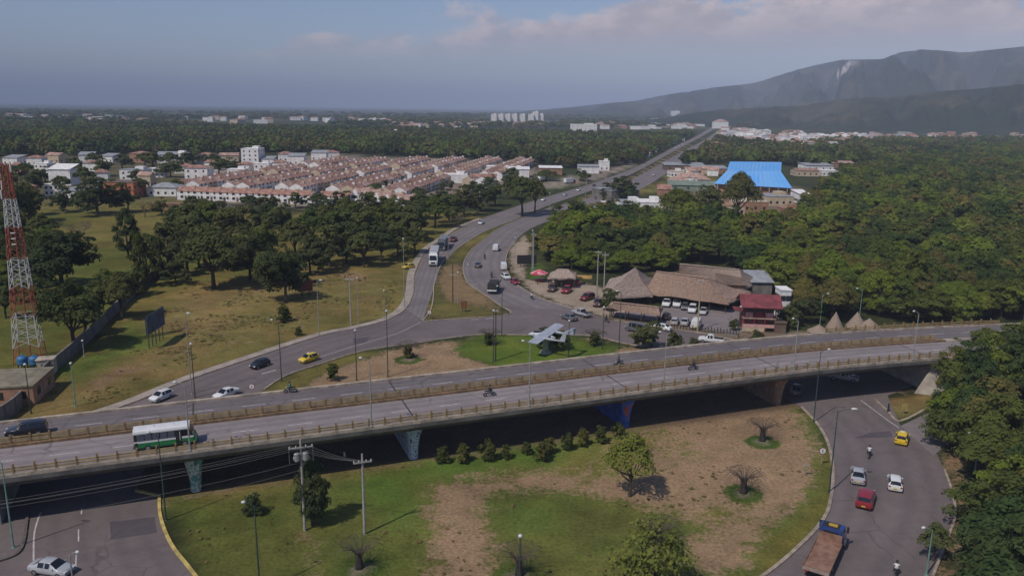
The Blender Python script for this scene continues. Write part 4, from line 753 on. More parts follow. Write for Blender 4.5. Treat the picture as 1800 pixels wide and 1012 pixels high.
# stations: (x share of length, underside, belt, top, half width at belt, half width at top) for a car 1.8 wide
SHAPES = {
 'sedan': (4.4, 1.75, [(-.5, .42, .6, .66, .72, .6), (-.485, .3, .84, .92, .86, .68), (-.36, .24, .93, 1.0, .9, .72), (-.21, .22, .94, 1.38, .9, .6), (-.05, .22, .94, 1.45, .9, .63), (-.02, .22, .94, 1.45, .9, .63), (.1, .22, .93, 1.41, .9, .6), (.27, .22, .9, .96, .9, .74), (.43, .24, .78, .84, .87, .68), (.485, .3, .62, .7, .8, .62), (.5, .4, .52, .56, .7, .55)]),
 'hatch': (3.8, 1.68, [(-.5, .4, .7, .78, .74, .6), (-.485, .28, .92, 1.02, .88, .66), (-.40, .24, .96, 1.38, .9, .58), (-.3, .22, .96, 1.46, .9, .62), (-.06, .22, .95, 1.5, .9, .64), (-.025, .22, .95, 1.5, .9, .64), (.1, .22, .94, 1.45, .9, .6), (.28, .22, .92, .98, .9, .72), (.43, .24, .8, .86, .87, .68), (.485, .3, .64, .7, .8, .62), (.5, .4, .54, .58, .7, .55)]),
 'suv': (4.5, 1.85, [(-.5, .48, .8, .9, .78, .66), (-.485, .36, 1.05, 1.15, .9, .7), (-.45, .32, 1.08, 1.62, .92, .66), (-.3, .3, 1.08, 1.74, .92, .7), (-.08, .3, 1.08, 1.76, .92, .7), (-.05, .3, 1.08, 1.76, .92, .7), (.1, .3, 1.06, 1.7, .92, .66), (.22, .3, 1.04, 1.12, .92, .78), (.42, .32, .96, 1.02, .9, .74), (.485, .36, .8, .86, .84, .7), (.5, .46, .66, .7, .76, .62)]),
 'van': (4.9, 1.85, [(-.5, .45, 1.0, 1.3, .86, .74), (-.49, .35, 1.12, 1.95, .92, .76), (-.44, .3, 1.14, 2.02, .92, .78), (-.15, .3, 1.14, 2.05, .92, .78), (-.11, .3, 1.14, 2.05, .92, .78), (.12, .3, 1.12, 2.03, .92, .78), (.15, .3, 1.12, 2.03, .92, .78), (.27, .3, 1.1, 1.94, .92, .72), (.4, .3, 1.02, 1.12, .9, .74), (.485, .34, .8, .86, .84, .7), (.5, .44, .66, .7, .78, .62)]),
 'pickup': (5.1, 1.85, [(-.5, .55, .95, .98, .86, .84), (-.495, .5, 1.02, 1.04, .9, .86), (-.1, .42, 1.05, 1.07, .92, .86), (-.085, .36, 1.05, 1.6, .92, .7), (-.06, .36, 1.06, 1.68, .92, .7), (.04, .36, 1.06, 1.74, .92, .7), (.06, .36, 1.06, 1.74, .92, .7), (.14, .36, 1.06, 1.68, .92, .68), (.25, .36, 1.04, 1.12, .92, .78), (.43, .38, .96, 1.02, .9, .74), (.49, .42, .78, .84, .84, .7), (.5, .5, .66, .7, .76, .62)]),
}
def wheel_meshes(r, w):
    a = MB().tube((0, -w / 2, 0), (0, w / 2, 0), r, r, 16).mesh('tyre', M_TYRE); b = MB().tube((0, -w / 2 - .012, 0), (0, w / 2 + .012, 0), r * .62, r * .62, 10).mesh('rim', M_RIM); return a, b
WHEELS = {k: wheel_meshes(*v) for k, v in dict(car=(.31, .2), suv=(.37, .24), truck=(.5, .3), moto=(.29, .1), bus=(.43, .28)).items()}
def add_wheels(o, kind, xs, half):
    r = {'car': .31, 'suv': .37, 'truck': .5, 'bus': .43}[kind]
    for x in xs:
        for s in (-1, 1):
            w = link('wheel', WHEELS[kind][0], o, (x, s * half, r)); link('rim', WHEELS[kind][1], w)
def make_car(style, pm, taxi=False):
    L, Wd, st = SHAPES[style]
    def mk(o):
        k = Wd / 1.8; V = []; ring = 13
        for x, zb, zs, zt, wb, wt in st:
            half = [(wb * .86, zb), (wb * .985, zb + .16), (wb, zb * .45 + zs * .55), (wb * .965, zs), (wt * 1.0, zt - .05 if zt - zs > .2 else zt - .015), (wt * .8, zt), (0, zt + .025)]
            rr = [(x * L, y * k, z) for y, z in half] + [(x * L, -y * k, z) for y, z in reversed(half[:-1])]; V += rr
        n = len(st); groups = {'body': [], 'windscreen': [], 'rear_window': [], 'side_window': [[], []]}
        cab = [i for i in range(n) if st[i][3] - st[i][2] > .3]; c0, c1 = cab[0], cab[-1]
        for i in range(n - 1):
            for j in range(ring - 1):
                f = (i * ring + j, (i + 1) * ring + j, (i + 1) * ring + j + 1, i * ring + j + 1); side = j in (3, 8); top_ = j in (4, 5, 6, 7); wdt = (st[i + 1][0] - st[i][0]) * L
                if i == c1 and top_: groups['windscreen'].append(f)
                elif i + 1 == c0 and top_ and style != 'pickup': groups['rear_window'].append(f)
                elif style == 'pickup' and i + 1 == c0 and top_: groups['rear_window'].append(f)
                elif side and c0 <= i < c1 and wdt > .25: groups['side_window'][0 if j == 3 else 1].append(f)
                else: groups['body'].append(f)
            groups['body'].append((i * ring + 12, (i + 1) * ring + 12, (i + 1) * ring, i * ring))
        groups['body'] += [tuple(range(ring)), tuple(reversed(range((n - 1) * ring, n * ring)))]
        def sub(fs, name, m, sm=True):
            used = sorted({v for f in fs for v in f}); mp = {v: q for q, v in enumerate(used)}; me = bpy.data.meshes.new(name); me.from_pydata([V[v] for v in used], [], [tuple(mp[v] for v in f) for f in fs]); me.materials.append(m)
            b = bmesh.new(); b.from_mesh(me); bmesh.ops.recalc_face_normals(b, faces=b.faces); b.to_mesh(me); b.free()
            if sm: me.polygons.foreach_set('use_smooth', [len(f) < 6 for f in fs]); me.set_sharp_from_angle(angle=math.radians(38))
            return link(name, me, o)
        sub(groups['body'], 'body', pm)
        sub(groups['windscreen'], 'windscreen', M_GLASS); sub(groups['rear_window'], 'rear_window', M_GLASS)
        for g in groups['side_window']:
            if g: sub(g, 'side_window', M_GLASS)
        big = style in ('suv', 'van', 'pickup'); add_wheels(o, 'suv' if big else 'car', (-.3 * L, .32 * L), Wd / 2 - .1)
        zl = .7 if not big else .85
        for s in (-1, 1):
            MB().box(L * .478, s * Wd * .33, zl - .1, .16, .34, .14).build('headlight', M_LAMP, o); MB().box(-L * .488, s * Wd * .39, zl + .0, .12, .22, .18).build('tail_light', M_TAIL, o); MB().box(.2 * L, s * (Wd / 2 + .02), .92 + (.12 if big else 0), .1, .16, .1).build('mirror', pm, o)
        MB().box(-L * .5 - .015, 0, .5, .03, .42, .16).build('number_plate', M_PLATE, o)
        if style == 'pickup': MB().box(-.3 * L, 0, 1.075, .36 * L, Wd * .78, .02).build('load_bed', M_BLACKP, o)
        if taxi: MB().box(-.05, 0, 1.52, .18, .6, .12).build('roof_sign', PAINTS['white'], o)
    return mk
def car(style, col, a, b, label, z=0.0, taxi=False, group=None, off=(0, 0)):
    p = G(*a, z); nm = {'sedan': 'sedan_car', 'hatch': 'hatchback_car', 'suv': 'off_road_car', 'van': 'van', 'pickup': 'pickup_truck'}[style]
    if taxi: nm = 'taxi'
    return instance((style, col, taxi), make_car(style, PAINTS[col], taxi), nm, label, 'taxi' if taxi else {'van': 'van', 'pickup': 'pickup'}.get(style, 'car'), (p.x, p.y, z + .03), head(a, b, z), group)
ZR = ZD + .01
car('suv', 'black', (48, 764), (0, 770), 'black off road car driving left on the far carriageway of the viaduct', ZR)
car('hatch', 'black', (457, 645), (430, 655), 'dark blue black car driving down the inbound road ahead of the yellow taxi')
car('hatch', 'yellow', (543, 635), (515, 644), 'yellow taxi driving down the inbound road behind the dark car', taxi=True)
car('hatch', 'white', (284, 702), (260, 712), 'white hatchback about to pass under the left end of the viaduct')
car('sedan', 'white', (398, 697), (375, 706), 'white car half hidden behind the viaduct edge by a round sign')
car('hatch', 'yellow', (718, 472), (700, 475), 'yellow taxi pulled up on the footway beside the white lorry', taxi=True)
car('pickup', 'darkred', (797, 424), (785, 432), 'brown pickup loaded behind the lorries on the inbound road')
car('sedan', 'white', (846, 394), (835, 399), 'white car on the inbound road where the branches part')
car('van', 'white', (872, 440), (880, 428), 'white box van on the outbound curve, the farther of two')
car('van', 'white', (885, 473), (880, 455), 'white van on the outbound curve, the nearer of two')
car('sedan', 'grey', (840, 469), (845, 455), 'dark grey car low on the left lane of the outbound curve')
car('hatch', 'white', (889, 490), (896, 494), 'white hatchback at the roadside next to the red and white car')
car('hatch', 'red', (905, 499), (915, 505), 'red and white car stopped at the roadside of the outbound curve')
car('pickup', 'silver', (1022, 555), (1000, 548), 'silver pickup entering the outbound curve by the thatched stall')
car('sedan', 'grey', (1000, 562), (985, 557), 'dark grey car beside the aeroplane tail')
car('van', 'grey', (1118, 583), (1095, 578), 'grey van with white front behind the bushy tree')
car('sedan', 'white', (1163, 580), (1145, 577), 'white car passing between the bushy tree and the parked cars')
car('pickup', 'white', (1250, 602), (1220, 599), 'white pickup on the ring road just behind the viaduct')
PK = 'cars parked in front of the thatched restaurants'
for st, c, x, y, hx, hy, l in [('pickup', 'white', 1172, 537, 1166, 548, 'white pickup parked under the thatch edge, leftmost of the rear row'), ('suv', 'white', 1190, 538, 1186, 549, 'white off road car parked second in the rear row'), ('hatch', 'grey', 1204, 543, 1200, 552, 'dark car parked between white ones in the rear row'), ('suv', 'white', 1217, 548, 1212, 560, 'white car parked fourth in the rear row'), ('sedan', 'silver', 1236, 551, 1230, 562, 'silver car parked last in the rear row beside the yellow pole'),
                         ('hatch', 'black', 1171, 560, 1176, 551, 'black car in the shade of the low thatched canopy'), ('hatch', 'silver', 1186, 569, 1192, 558, 'silver hatchback, left of the front row of parked cars'), ('sedan', 'silver', 1204, 570, 1210, 559, 'silver sedan in the middle of the front row of parked cars'), ('van', 'white', 1224, 575, 1231, 563, 'white van at the right end of the front row of parked cars')]:
    car(st, c, (x, y), (hx, hy), l, group=PK)
car('suv', 'brown', (971, 511), (966, 515), 'brown jeep parked at the sandy lot before the grey roofed stall'); car('suv', 'red', (996, 514), (990, 518), 'red jeep parked near the red stall'); car('suv', 'darkred', (1032, 527), (1022, 530), 'dark red jeep parked by the two tall grey poles'); car('suv', 'brown', (1051, 537), (1046, 545), 'dark brown covered jeep beside the thatched roof')
car('hatch', 'yellow', (1585, 776), (1590, 760), 'yellow taxi on the right ring road seen from behind', taxi=True)
car('sedan', 'silver', (1507, 842), (1506, 815), 'silver sedan on the right arm of the ring road'); car('hatch', 'white', (1572, 855), (1570, 830), 'white hatchback on the right arm of the ring road beside the silver sedan'); car('suv', 'red', (1521, 884), (1528, 862), 'red jeep following the silver sedan on the ring road')
car('sedan', 'silver', (92, 1006), (130, 1012), 'silver sedan at the bottom of the left ring road'); car('pickup', 'silver', (1482, 668), (1510, 672), 'silver pickup in the shade under the viaduct'); car('sedan', 'grey', (1400, 690), (1408, 670), 'grey car in the dark under the viaduct by the brown pier')
FC = 'cars far along the highway'
for st, c, x, y, hx, hy, l in [('sedan', 'white', 955, 353, 940, 359, 'white car on the inbound highway beside the flat crowned trees'), ('hatch', 'silver', 993, 344, 980, 349, 'silver car on the inbound highway by the green verge'), ('sedan', 'white', 1017, 335.5, 1005, 340, 'white car next along the inbound highway'), ('hatch', 'black', 1044, 328, 1034, 332, 'black car on the inbound highway by a lamp pole'), ('hatch', 'black', 1057, 345, 1068, 340, 'black car on the outbound highway before the flat roof'), ('sedan', 'white', 1091, 335, 1100, 331, 'white car on the outbound highway beside the flat roof'), ('hatch', 'white', 1102, 331, 1110, 327, 'second white car on the outbound highway beside the flat roof'), ('pickup', 'white', 1149, 309, 1156, 304, 'white pickup farther out on the outbound highway'), ('suv', 'white', 1021, 362, 1012, 366, 'white off road car parked on the verge before the wood'), ('hatch', 'red', 1203, 272, 1209, 268, 'tiny red car far out on the highway'), ('van', 'white', 1188, 261, 1182, 264, 'white van in the far queue of the highway'), ('van', 'white', 1194, 258, 1188, 261, 'second white van in the far queue'), ('van', 'white', 1200, 255, 1194, 258, 'third white van in the far queue'), ('sedan', 'white', 1186, 287, 1192, 283, 'white car on the far outbound lane')]:
    car(st, c, (x, y), (hx, hy), l, group=FC)
# -- bus
def make_bus(o):
    L, Wd, H_ = 7.6, 2.25, 2.95; g, w = PAINTS['green'], PAINTS['white']
    def shell(prof_half, x0, x1, name, m):
        mb = MB(); pr = prof_half + [(-y, z) for y, z in reversed(prof_half)]
        n = len(pr); mb.v = [(x, y, z) for x in (x0, x1) for y, z in pr]; mb.f = [tuple(range(n)), tuple(reversed(range(n, 2 * n)))] + [(j, n + j, n + (j + 1) % n, (j + 1) % n) for j in range(n)]; mb.m = [0] * len(mb.f); return mb.build(name, m, o, fix=True)
    shell([(1.04, .42), (1.125, .6), (1.125, 1.22)], -L / 2 + .03, L / 2 - .25, 'lower_body', g)
    shell([(1.12, 1.22), (1.12, 1.45)], -L / 2, L / 2 - .2, 'waist_band', w)
    mb = MB().extr([(-L / 2 + .02, 1.45), (L / 2 - .25, 1.45), (L / 2 - .62, 2.45), (-L / 2 + .05, 2.45)], -1.06, 1.06); mb.build('window_band', M_BLACKP, o, fix=True)
    shell([(1.1, 2.45), (1.12, 2.6), (1.05, 2.86), (.7, 2.97), (0, 3.0)], -L / 2 - .02, L / 2 - .62, 'roof', w)
    MB().extr([(L / 2 - .26, .55), (L / 2 + .18, .6), (L / 2 + .2, 1.0), (L / 2 - .2, 1.42)], -1.05, 1.05).build('bonnet', g, o, fix=True)
    MB().add([(L / 2 - .2, -1.02, 1.46), (L / 2 - .2, 1.02, 1.46), (L / 2 - .58, 1.0, 2.44), (L / 2 - .58, -1.0, 2.44)], [(0, 1, 2, 3)]).build('windscreen', mat('bus_glass', (.03, .035, .045), .06, 0), o)
    MB().add([(-L / 2 - .005, -.9, 1.6), (-L / 2 - .005, .9, 1.6), (-L / 2 + .02, .88, 2.4), (-L / 2 + .02, -.88, 2.4)], [(3, 2, 1, 0)]).build('rear_window', M_GLASS, o)
    gl = mat('bus_side_glass', (.1, .11, .14), .08, 0); xs = [-3.35, -2.45, -1.5, -.55, .4]
    for s in (-1, 1):
        for k, x in enumerate(xs): MB().box(x + .43, s * 1.075, 1.5, .82, .03, .85).build('window', gl, o)
        for x in (2.25,): MB().box(x + .32, s * 1.075, 1.55, .62, .03, .7).build('window', M_GLASS, o)
        for x in (-3.55, -2.6): MB().box(x + .25, s * 1.072, 1.48, .08, .03, .9).build('pillar', w, o)
        MB().box(L / 2 + .14, s * .8, .72, .12, .3, .2).build('headlight', M_LAMP, o); MB().box(-L / 2 - .02, s * .95, .8, .06, .2, .35).build('tail_light', M_TAIL, o); MB().box(L / 2 + .05, s * 1.3, 1.9, .12, .22, .42).build('mirror', M_BLACKP, o)
    MB().box(1.75, -1.085, .55, .78, .08, 1.9).build('door', M_BLACKP, o); MB().box(-3.5, -1.13, .62, .3, .04, .7).build('engine_grille', M_BLACKP, o)
    MB().box(1.9, -1.10, .95, .06, .06, 1.3).build('door_rail', w, o); MB().box(2.5, -1.10, 1.2, 1.2, .03, .3).build('front_panel', w, o)
    for x in (-1.6, .9): MB().box(x, 0, 2.99, .7, .7, .09, taper=.9).build('roof_hatch', w, o)
    MB().box(-L / 2 - .06, 0, .5, .12, 2.1, .2).build('bumper', M_BLACKP, o); MB().box(L / 2 + .22, 0, .48, .12, 2.1, .2).build('bumper', M_BLACKP, o)
    add_wheels(o, 'bus', (-2.15, 2.45), 1.0)
p = G(290, 785, ZR); s_, o_ = vs_of(p); q_, d_, n_ = vat(s_)
bus = instance('bus', make_bus, 'bus', 'green and white bus on the near carriageway of the viaduct', 'bus', tuple(vpt(s_, -6.7, ZR)), math.atan2(d_.y, d_.x), None, (.88, .95, .88))
# -- lorries
def wheels_at(o, xs, half): add_wheels(o, 'truck', xs, half)
M_ALU = mat('trailer_aluminium', (.4, .4, .41), .5, .12, .8); M_RUST = mat('rusty_load_bed', (.17, .085, .055), .95, 0, 1.1, col2=(.3, .17, .115), bump=.3); M_TARP = mat('black_tarpaulin', (.025, .026, .025), .85, .3, 1.5, bump=.4)
def cab_over(o, pm, x, w=2.4, h=2.9, ln=2.0, nose=0.0):
    mb = MB(); y = w / 2; z0 = .55; zb = 1.55
    prof = [(x, z0), (x + ln + nose, z0), (x + ln + nose, z0 + .9), (x + ln + nose * .1, zb + .1), (x + ln - .35, h - .15), (x + ln - .6, h), (x, h)]
    mb.extr(prof, -y, y); mb.build('cab', pm, o, fix=True)
    MB().add([(x + ln + nose * .1 + .012, -y * .9, zb + .14), (x + ln + nose * .1 + .012, y * .9, zb + .14), (x + ln - .33, y * .86, h - .2), (x + ln - .33, -y * .86, h - .2)], [(0, 1, 2, 3)]).build('windscreen', M_GLASS, o)
    for s in (-1, 1):
        MB().box(x + ln * .52, s * (y + .005), zb + .12, ln * .42, .02, .7).build('side_window', M_GLASS, o); MB().box(x + ln + nose - .02, s * y * .75, .9, .1, .4, .22).build('headlight', M_LAMP, o); MB().box(x + ln - .15, s * (y + .22), zb + .2, .12, .22, .7).build('mirror', M_BLACKP, o)
    MB().box(x + ln + nose + .02, 0, .95, .06, w * .5, .5).build('grille', M_BLACKP, o); MB().box(x + ln + nose + .05, 0, .45, .25, w, .35).build('bumper', M_CHROME, o)
def semi(pm, tm, nose):
    def mk(o):
        cab_over(o, pm, 3.2, 2.5, 3.3, 2.4, nose); MB().box(3.6, 0, 3.3, 1.6, 2.3, .7, taper=.8).build('roof_deflector', pm, o); MB().box(-2.6, 0, 1.15, 12.2, 2.55, 2.85).build('trailer_box', tm, o); MB().box(-1.8, 0, .75, 11.8, .9, .38).build('chassis', M_BLACKP, o)
        for s in (-1, 1):
            MB().box(-2.6, s * 1.29, 1.1, 12.1, .04, .12).build('side_rail', M_CHROME, o)
            for k in range(12): MB().box(-8.3 + k * 1.05, s * 1.285, 1.25, .06, .03, 2.65).build('rib', tm, o)
        MB().tube((3.0, 1.15, .8), (3.0, 1.15, 3.8), .09).build('exhaust', M_CHROME, o)
        wheels_at(o, (-7.6, -6.4, 1.6, 2.8, 5.2 + nose * .5), 1.05)
    return mk
def put(key, mk, name, label, cat, a, b, z=0.0, sc=1.0):
    p = G(*a, z); return instance(key, mk, name, label, cat, (p.x, p.y, z + .03), head(a, b, z), None, sc)
put('semi_white', semi(PAINTS['white'], M_ALU, 1.2), 'articulated_lorry', 'white articulated lorry with long silver trailer on the inbound road', 'lorry', (763, 462), (757, 486), 0, (.92, 1, 1))
put('semi_grey', semi(PAINTS['grey'], mat('grey_trailer', (.2, .21, .22), .6, .1, .8), 0), 'articulated_lorry', 'grey articulated lorry following the white one', 'lorry', (778, 437), (768, 452), 0, (.8, 1, .9))
def flat_truck(o):
    cab_over(o, PAINTS['blue'], 2.2, 2.4, 2.75, 1.9, .9); MB().box(2.15, 0, 1.6, .06, 1.5, .75).build('rear_window', M_GLASS, o); MB().box(2.8, .1, 2.75, 1.1, 1.7, .06).build('roof_panel', M_BLACKP, o)
    MB().box(2.7, -.1, 2.815, .5, .9, .1).build('roof_load', mat('yellow_box', (.5, .32, .04), .7, .1), o); MB().box(-1.3, 0, 1.1, 6.6, 2.5, .14).build('load_bed', M_RUST, o); MB().box(-.6, 0, .7, 7.4, .9, .38).build('chassis', M_BLACKP, o)
    for s in (-1, 1): MB().box(-1.3, s * 1.27, 1.05, 6.6, .05, .34).build('side_board', M_RUST, o); MB().box(-4.65, s * .9, .9, .05, .35, .16).build('tail_light', M_TAIL, o)
    MB().box(-4.63, 0, 1.05, .05, 2.55, .34).build('tail_board', mat('pale_rust', (.3, .24, .2), .9, .2), o); MB().box(2.02, 0, 1.24, .08, 2.4, .95).build('headboard', M_RUST, o)
    for s in (-1, 1): MB().box(3.2, s * 1.3, .8, .8, .25, .5).build('fuel_tank', M_CHROME, o)
    wheels_at(o, (-3.1, -2.0, 4.3), 1.02)
put('flat', flat_truck, 'flatbed_lorry', 'flatbed lorry with blue cab and empty rusty bed on the ring road', 'lorry', (1449, 985), (1474, 932), 0, 1.0)
def stake_truck(o):
    cab_over(o, PAINTS['grey'], 1.7, 2.3, 2.5, 1.7, .3); MB().box(-1.2, 0, 1.05, 5.4, 2.4, .15).build('load_bed', M_BLACKP, o); MB().box(-.6, 0, .7, 6, .9, .3).build('chassis', M_BLACKP, o)
    MB().box(-1.2, 0, 1.2, 5.3, 2.3, 1.6, taper=.94).build('tarpaulin', M_TARP, o)
    for s in (-1, 1):
        for k in range(5): MB().box(-3.7 + k * 1.25, s * 1.22, 1.1, .1, .06, 1.75).build('stake', M_CHROME, o)
    MB().box(-3.95, 0, .9, .08, 2.4, .35).build('tail_board', PAINTS['white'], o); wheels_at(o, (-2.4, 2.6), .98)
put('stake', stake_truck, 'stake_lorry', 'black tarpaulin covered lorry on the outbound curve', 'lorry', (868, 512), (880, 492))
def box_truck(cabm):
    def mk(o):
        cab_over(o, cabm, 2.4, 2.3, 2.5, 1.7, .2); MB().box(-.9, 0, 1.0, 6.2, 2.4, 2.4).build('cargo_box', PAINTS['white'], o); MB().box(-.3, 0, .65, 6.6, .9, .35).build('chassis', M_BLACKP, o); wheels_at(o, (-2.6, 3.1), .98)
    return mk
put('boxw', box_truck(PAINTS['white']), 'box_lorry', 'white box lorry standing at the depot left of the highway', 'lorry', (951, 319), (940, 321)); put('boxr', box_truck(PAINTS['red']), 'box_lorry', 'box lorry with red cab at the depot left of the highway', 'lorry', (1001, 323), (1015, 322))
# -- people and motorcycles
def skin_mesh(name, verts, edges, radii, mats, assign):
    me = bpy.data.meshes.new(name + '_s'); me.from_pydata(verts, edges, []); o = bpy.data.objects.new('tmp', me); COL.objects.link(o)
    md = o.modifiers.new('s', 'SKIN'); ss = o.modifiers.new('u', 'SUBSURF'); ss.levels = 1; ss.render_levels = 1
    for k, r in enumerate(radii): me.skin_vertices[0].data[k].radius = (r, r * .9); me.skin_vertices[0].data[k].use_root = k == 0
    dg = bpy.context.evaluated_depsgraph_get(); r = bpy.data.meshes.new_from_object(o.evaluated_get(dg)); r.name = name; bpy.data.objects.remove(o); r.materials.clear()
    for m in mats: r.materials.append(m)
    for f in r.polygons: f.material_index = assign(f.center); f.use_smooth = True
    return r
M_SKIN = mat('skin', (.3, .17, .11), .6, 0); M_JEAN = mat('dark_trousers', (.03, .035, .05), .9, .1)
SHIRTS = dict(dark=mat('dark_shirt', (.03, .03, .035), .9, .1), white=mat('white_shirt', (.7, .7, .68), .9, .05), teal=mat('teal_jacket', (.06, .2, .18), .9, .1))
E_ = [(0, 1), (1, 2), (2, 3), (3, 4), (2, 5), (5, 6), (6, 7), (2, 8), (8, 9), (9, 10), (0, 11), (11, 12), (12, 13), (0, 14), (14, 15), (15, 16)]
R_B = [.15, .16, .15, .065, .1, .075, .055, .045, .075, .055, .045, .1, .075, .05, .1, .075, .05]
def rider_mesh(sh):
    v = [(-.12, 0, .82), (-.06, 0, 1.05), (.02, 0, 1.3), (.05, 0, 1.46), (.07, 0, 1.6), (.04, .22, 1.3), (.2, .3, 1.08), (.45, .3, 1.0), (.04, -.22, 1.3), (.2, -.3, 1.08), (.45, -.3, 1.0), (.22, .2, .78), (.2, .2, .42), (.3, .2, .32), (.22, -.2, .78), (.2, -.2, .42), (.3, -.2, .32)]
    return skin_mesh('body', v, E_, R_B, [M_JEAN, SHIRTS[sh], M_SKIN], lambda c: 2 if c.z > 1.42 or c.x > .4 else (1 if c.z > .95 else 0))
def walker_mesh(sh):
    v = [(0, 0, .92), (0, 0, 1.12), (0, 0, 1.38), (.01, 0, 1.52), (.02, 0, 1.64), (0, .21, 1.37), (-.06, .27, 1.1), (.06, .26, .86), (0, -.21, 1.37), (.05, -.27, 1.1), (.16, -.26, .88), (.05, .1, .88), (.12, .11, .48), (.02, .11, .06), (-.02, -.1, .88), (-.08, -.11, .48), (-.24, -.11, .08)]
    return skin_mesh('body', v, E_, R_B, [M_JEAN, SHIRTS[sh], M_SKIN], lambda c: 2 if c.z > 1.48 or (c.z < .95 and abs(c.y) > .2) else (1 if c.z > .95 else 0))
RB_ = {k: rider_mesh(k) for k in SHIRTS}; WB_ = {k: walker_mesh(k) for k in ('white', 'dark')}
M_HELM = mat('helmet', (.03, .03, .035), .25, 0); M_HELMW = mat('white_helmet', (.6, .6, .6), .3, 0); M_HAIR = mat('dark_hair', (.015, .012, .01), .8, 0)
helm = MB().lathe([(.0, -.13), (.1, -.12), (.14, -.03), (.14, .06), (.1, .13), (0, .16)], 12).mesh('helmet', M_HELM, True); hair = MB().lathe([(.0, -.02), (.105, -.01), (.115, .05), (.08, .11), (0, .13)], 10).mesh('hair', M_HAIR, True)
def make_moto(pm):
    def mk(o):
        for x in (-.62, .66):
            w = link('wheel', WHEELS['moto'][0], o, (x, 0, .29)); link('rim', WHEELS['moto'][1], w)
        MB().path([(-.62, 0, .3), (-.3, 0, .55), (.1, 0, .5), (.45, 0, .8)], [.05, .07, .08, .05]).build('frame', M_BLACKP, o); MB().path([(-.05, 0, .78), (.15, 0, .86), (.38, 0, .82)], [.08, .15, .09], 8).build('tank', pm, o); MB().path([(-.75, 0, .84), (-.4, 0, .8), (-.05, 0, .78)], [.05, .12, .1], 8).build('seat', M_BLACKP, o)
        MB().box(.02, 0, .3, .4, .26, .3).build('engine', M_CHROME, o); MB().path([(.66, .06, .29), (.5, .08, .75), (.42, .05, 1.0)], .035).build('fork', M_CHROME, o); MB().path([(.33, -.36, 1.02), (.42, -.15, 1.0), (.42, .15, 1.0), (.33, .36, 1.02)], .022).build('handlebar', M_BLACKP, o); MB().lathe([(.0, -.07), (.08, -.05), (.09, .04), (0, .06)], 8, (.55, 0, .86)).build('headlight', M_LAMP, o); MB().path([(-.1, .15, .3), (-.7, .17, .38)], [.04, .06]).build('exhaust', M_CHROME, o)
    return mk
for k, (a, b, sh, mc, l, z) in enumerate([((511, 690), (480, 693), 'teal', 'grey', 'on the far carriageway of the viaduct at the left', ZR), ((860, 696), (900, 691), 'dark', 'black', 'on the near carriageway of the viaduct in the middle', ZR), ((1088, 644), (1050, 648), 'dark', 'black', 'on the far carriageway of the viaduct', ZR), ((1218, 650), (1260, 645), 'dark', 'darkred', 'on the near carriageway toward the right end', ZR), ((852, 455), (856, 445), 'dark', 'black', 'on the outbound curve behind the white van', 0), ((864, 488), (868, 478), 'dark', 'black', 'on the outbound curve ahead of the tarpaulin lorry', 0), ((935, 526), (925, 520), 'white', 'grey', 'at the edge of the sandy lot', 0), ((1066, 566), (1050, 560), 'dark', 'darkred', 'entering the outbound curve below the canopy', 0), ((1527, 803), (1527, 788), 'white', 'grey', 'between the silver sedan and the viaduct on the right ring road', 0), ((1574, 1012), (1576, 990), 'white', 'grey', 'at the bottom edge of the right ring road', 0), ((1195, 602), (1180, 600), 'dark', 'black', 'beside the verge behind the viaduct', 0), ((1047, 351), (1053, 348), 'dark', 'darkred', 'far out on the highway', 0)]):
    p = G(*a, z); h_ = head(a, b, z)
    instance(('moto', mc), make_moto(PAINTS[mc]), 'motorcycle', f'{"dark" if mc in ("black", "grey") else "reddish"} motorcycle {l}', 'motorcycle', (p.x, p.y, z + .02), h_)
    o = thing('person', f'rider in {sh} top {l}', 'person', (p.x, p.y, z + .02), h_); link('body', RB_[sh], o); link('helmet', helm, o, (.08, 0, 1.64))
for a, sh, l in [((606, 812), 'white', 'person in white top walking in the viaduct shadow'), ((600, 813), 'dark', 'person in dark top beside the one in white under the viaduct'), ((945, 500), 'dark', 'person in dark top by the red parasol')]:
    p = G(*a); o = thing('person', l, 'person', (p.x, p.y, .0), .4); link('body', WB_[sh], o); link('hair', hair, o, (.02, 0, 1.66))
# -- monument aeroplane with twin booms
M_AIR = mat('aeroplane_grey_paint', (.34, .37, .42), .5, .12, .6); M_AIRD = mat('aeroplane_olive_belly', (.3, .29, .22), .5, .1)
pa = G(960, 581, 4.4); ap = thing('monument_aeroplane', 'grey twin boom propeller aeroplane mounted on a pedestal in the upper island', 'aeroplane', (pa.x, pa.y, 0), math.radians(147), None, (.8, .8, .85))
def wing(x0, x1, xt0, xt1, y0, y1, z0, z1, th):
    m = MB()
    for y, a, b, z in ((y0, xt0, xt1, z0), (0, x0, x1, (z0 + z1) / 2), (y1, xt0, xt1, z1)):
        m.v += [(a, y, z), ((a + b) / 2, y, z + th), (b, y, z + th * .5), ((a + b) / 2 + .2, y, z - th * .3)]
    m.f = [(4 * i + j, 4 * i + (j + 1) % 4, 4 * i + 4 + (j + 1) % 4, 4 * i + 4 + j) for i in (0, 1) for j in range(4)] + [(3, 2, 1, 0), (8, 9, 10, 11)]; m.m = [0] * len(m.f); return m
wing(-1.5, 1.4, -1.35, 1.2, -6.3, 6.3, 5.3, 3.7, .2).build('wing', M_AIR, ap, fix=True)
MB().path([(5.0, 0, 3.5), (4.6, 0, 3.6), (3.4, 0, 3.8), (1.5, 0, 3.95), (-.8, 0, 3.9), (-2.6, 0, 3.9)], [.12, .35, .6, .68, .6, .12], 10).build('fuselage', mat('aeroplane_pale_paint', (.56, .58, .6), .5, .1, .6), ap, True)
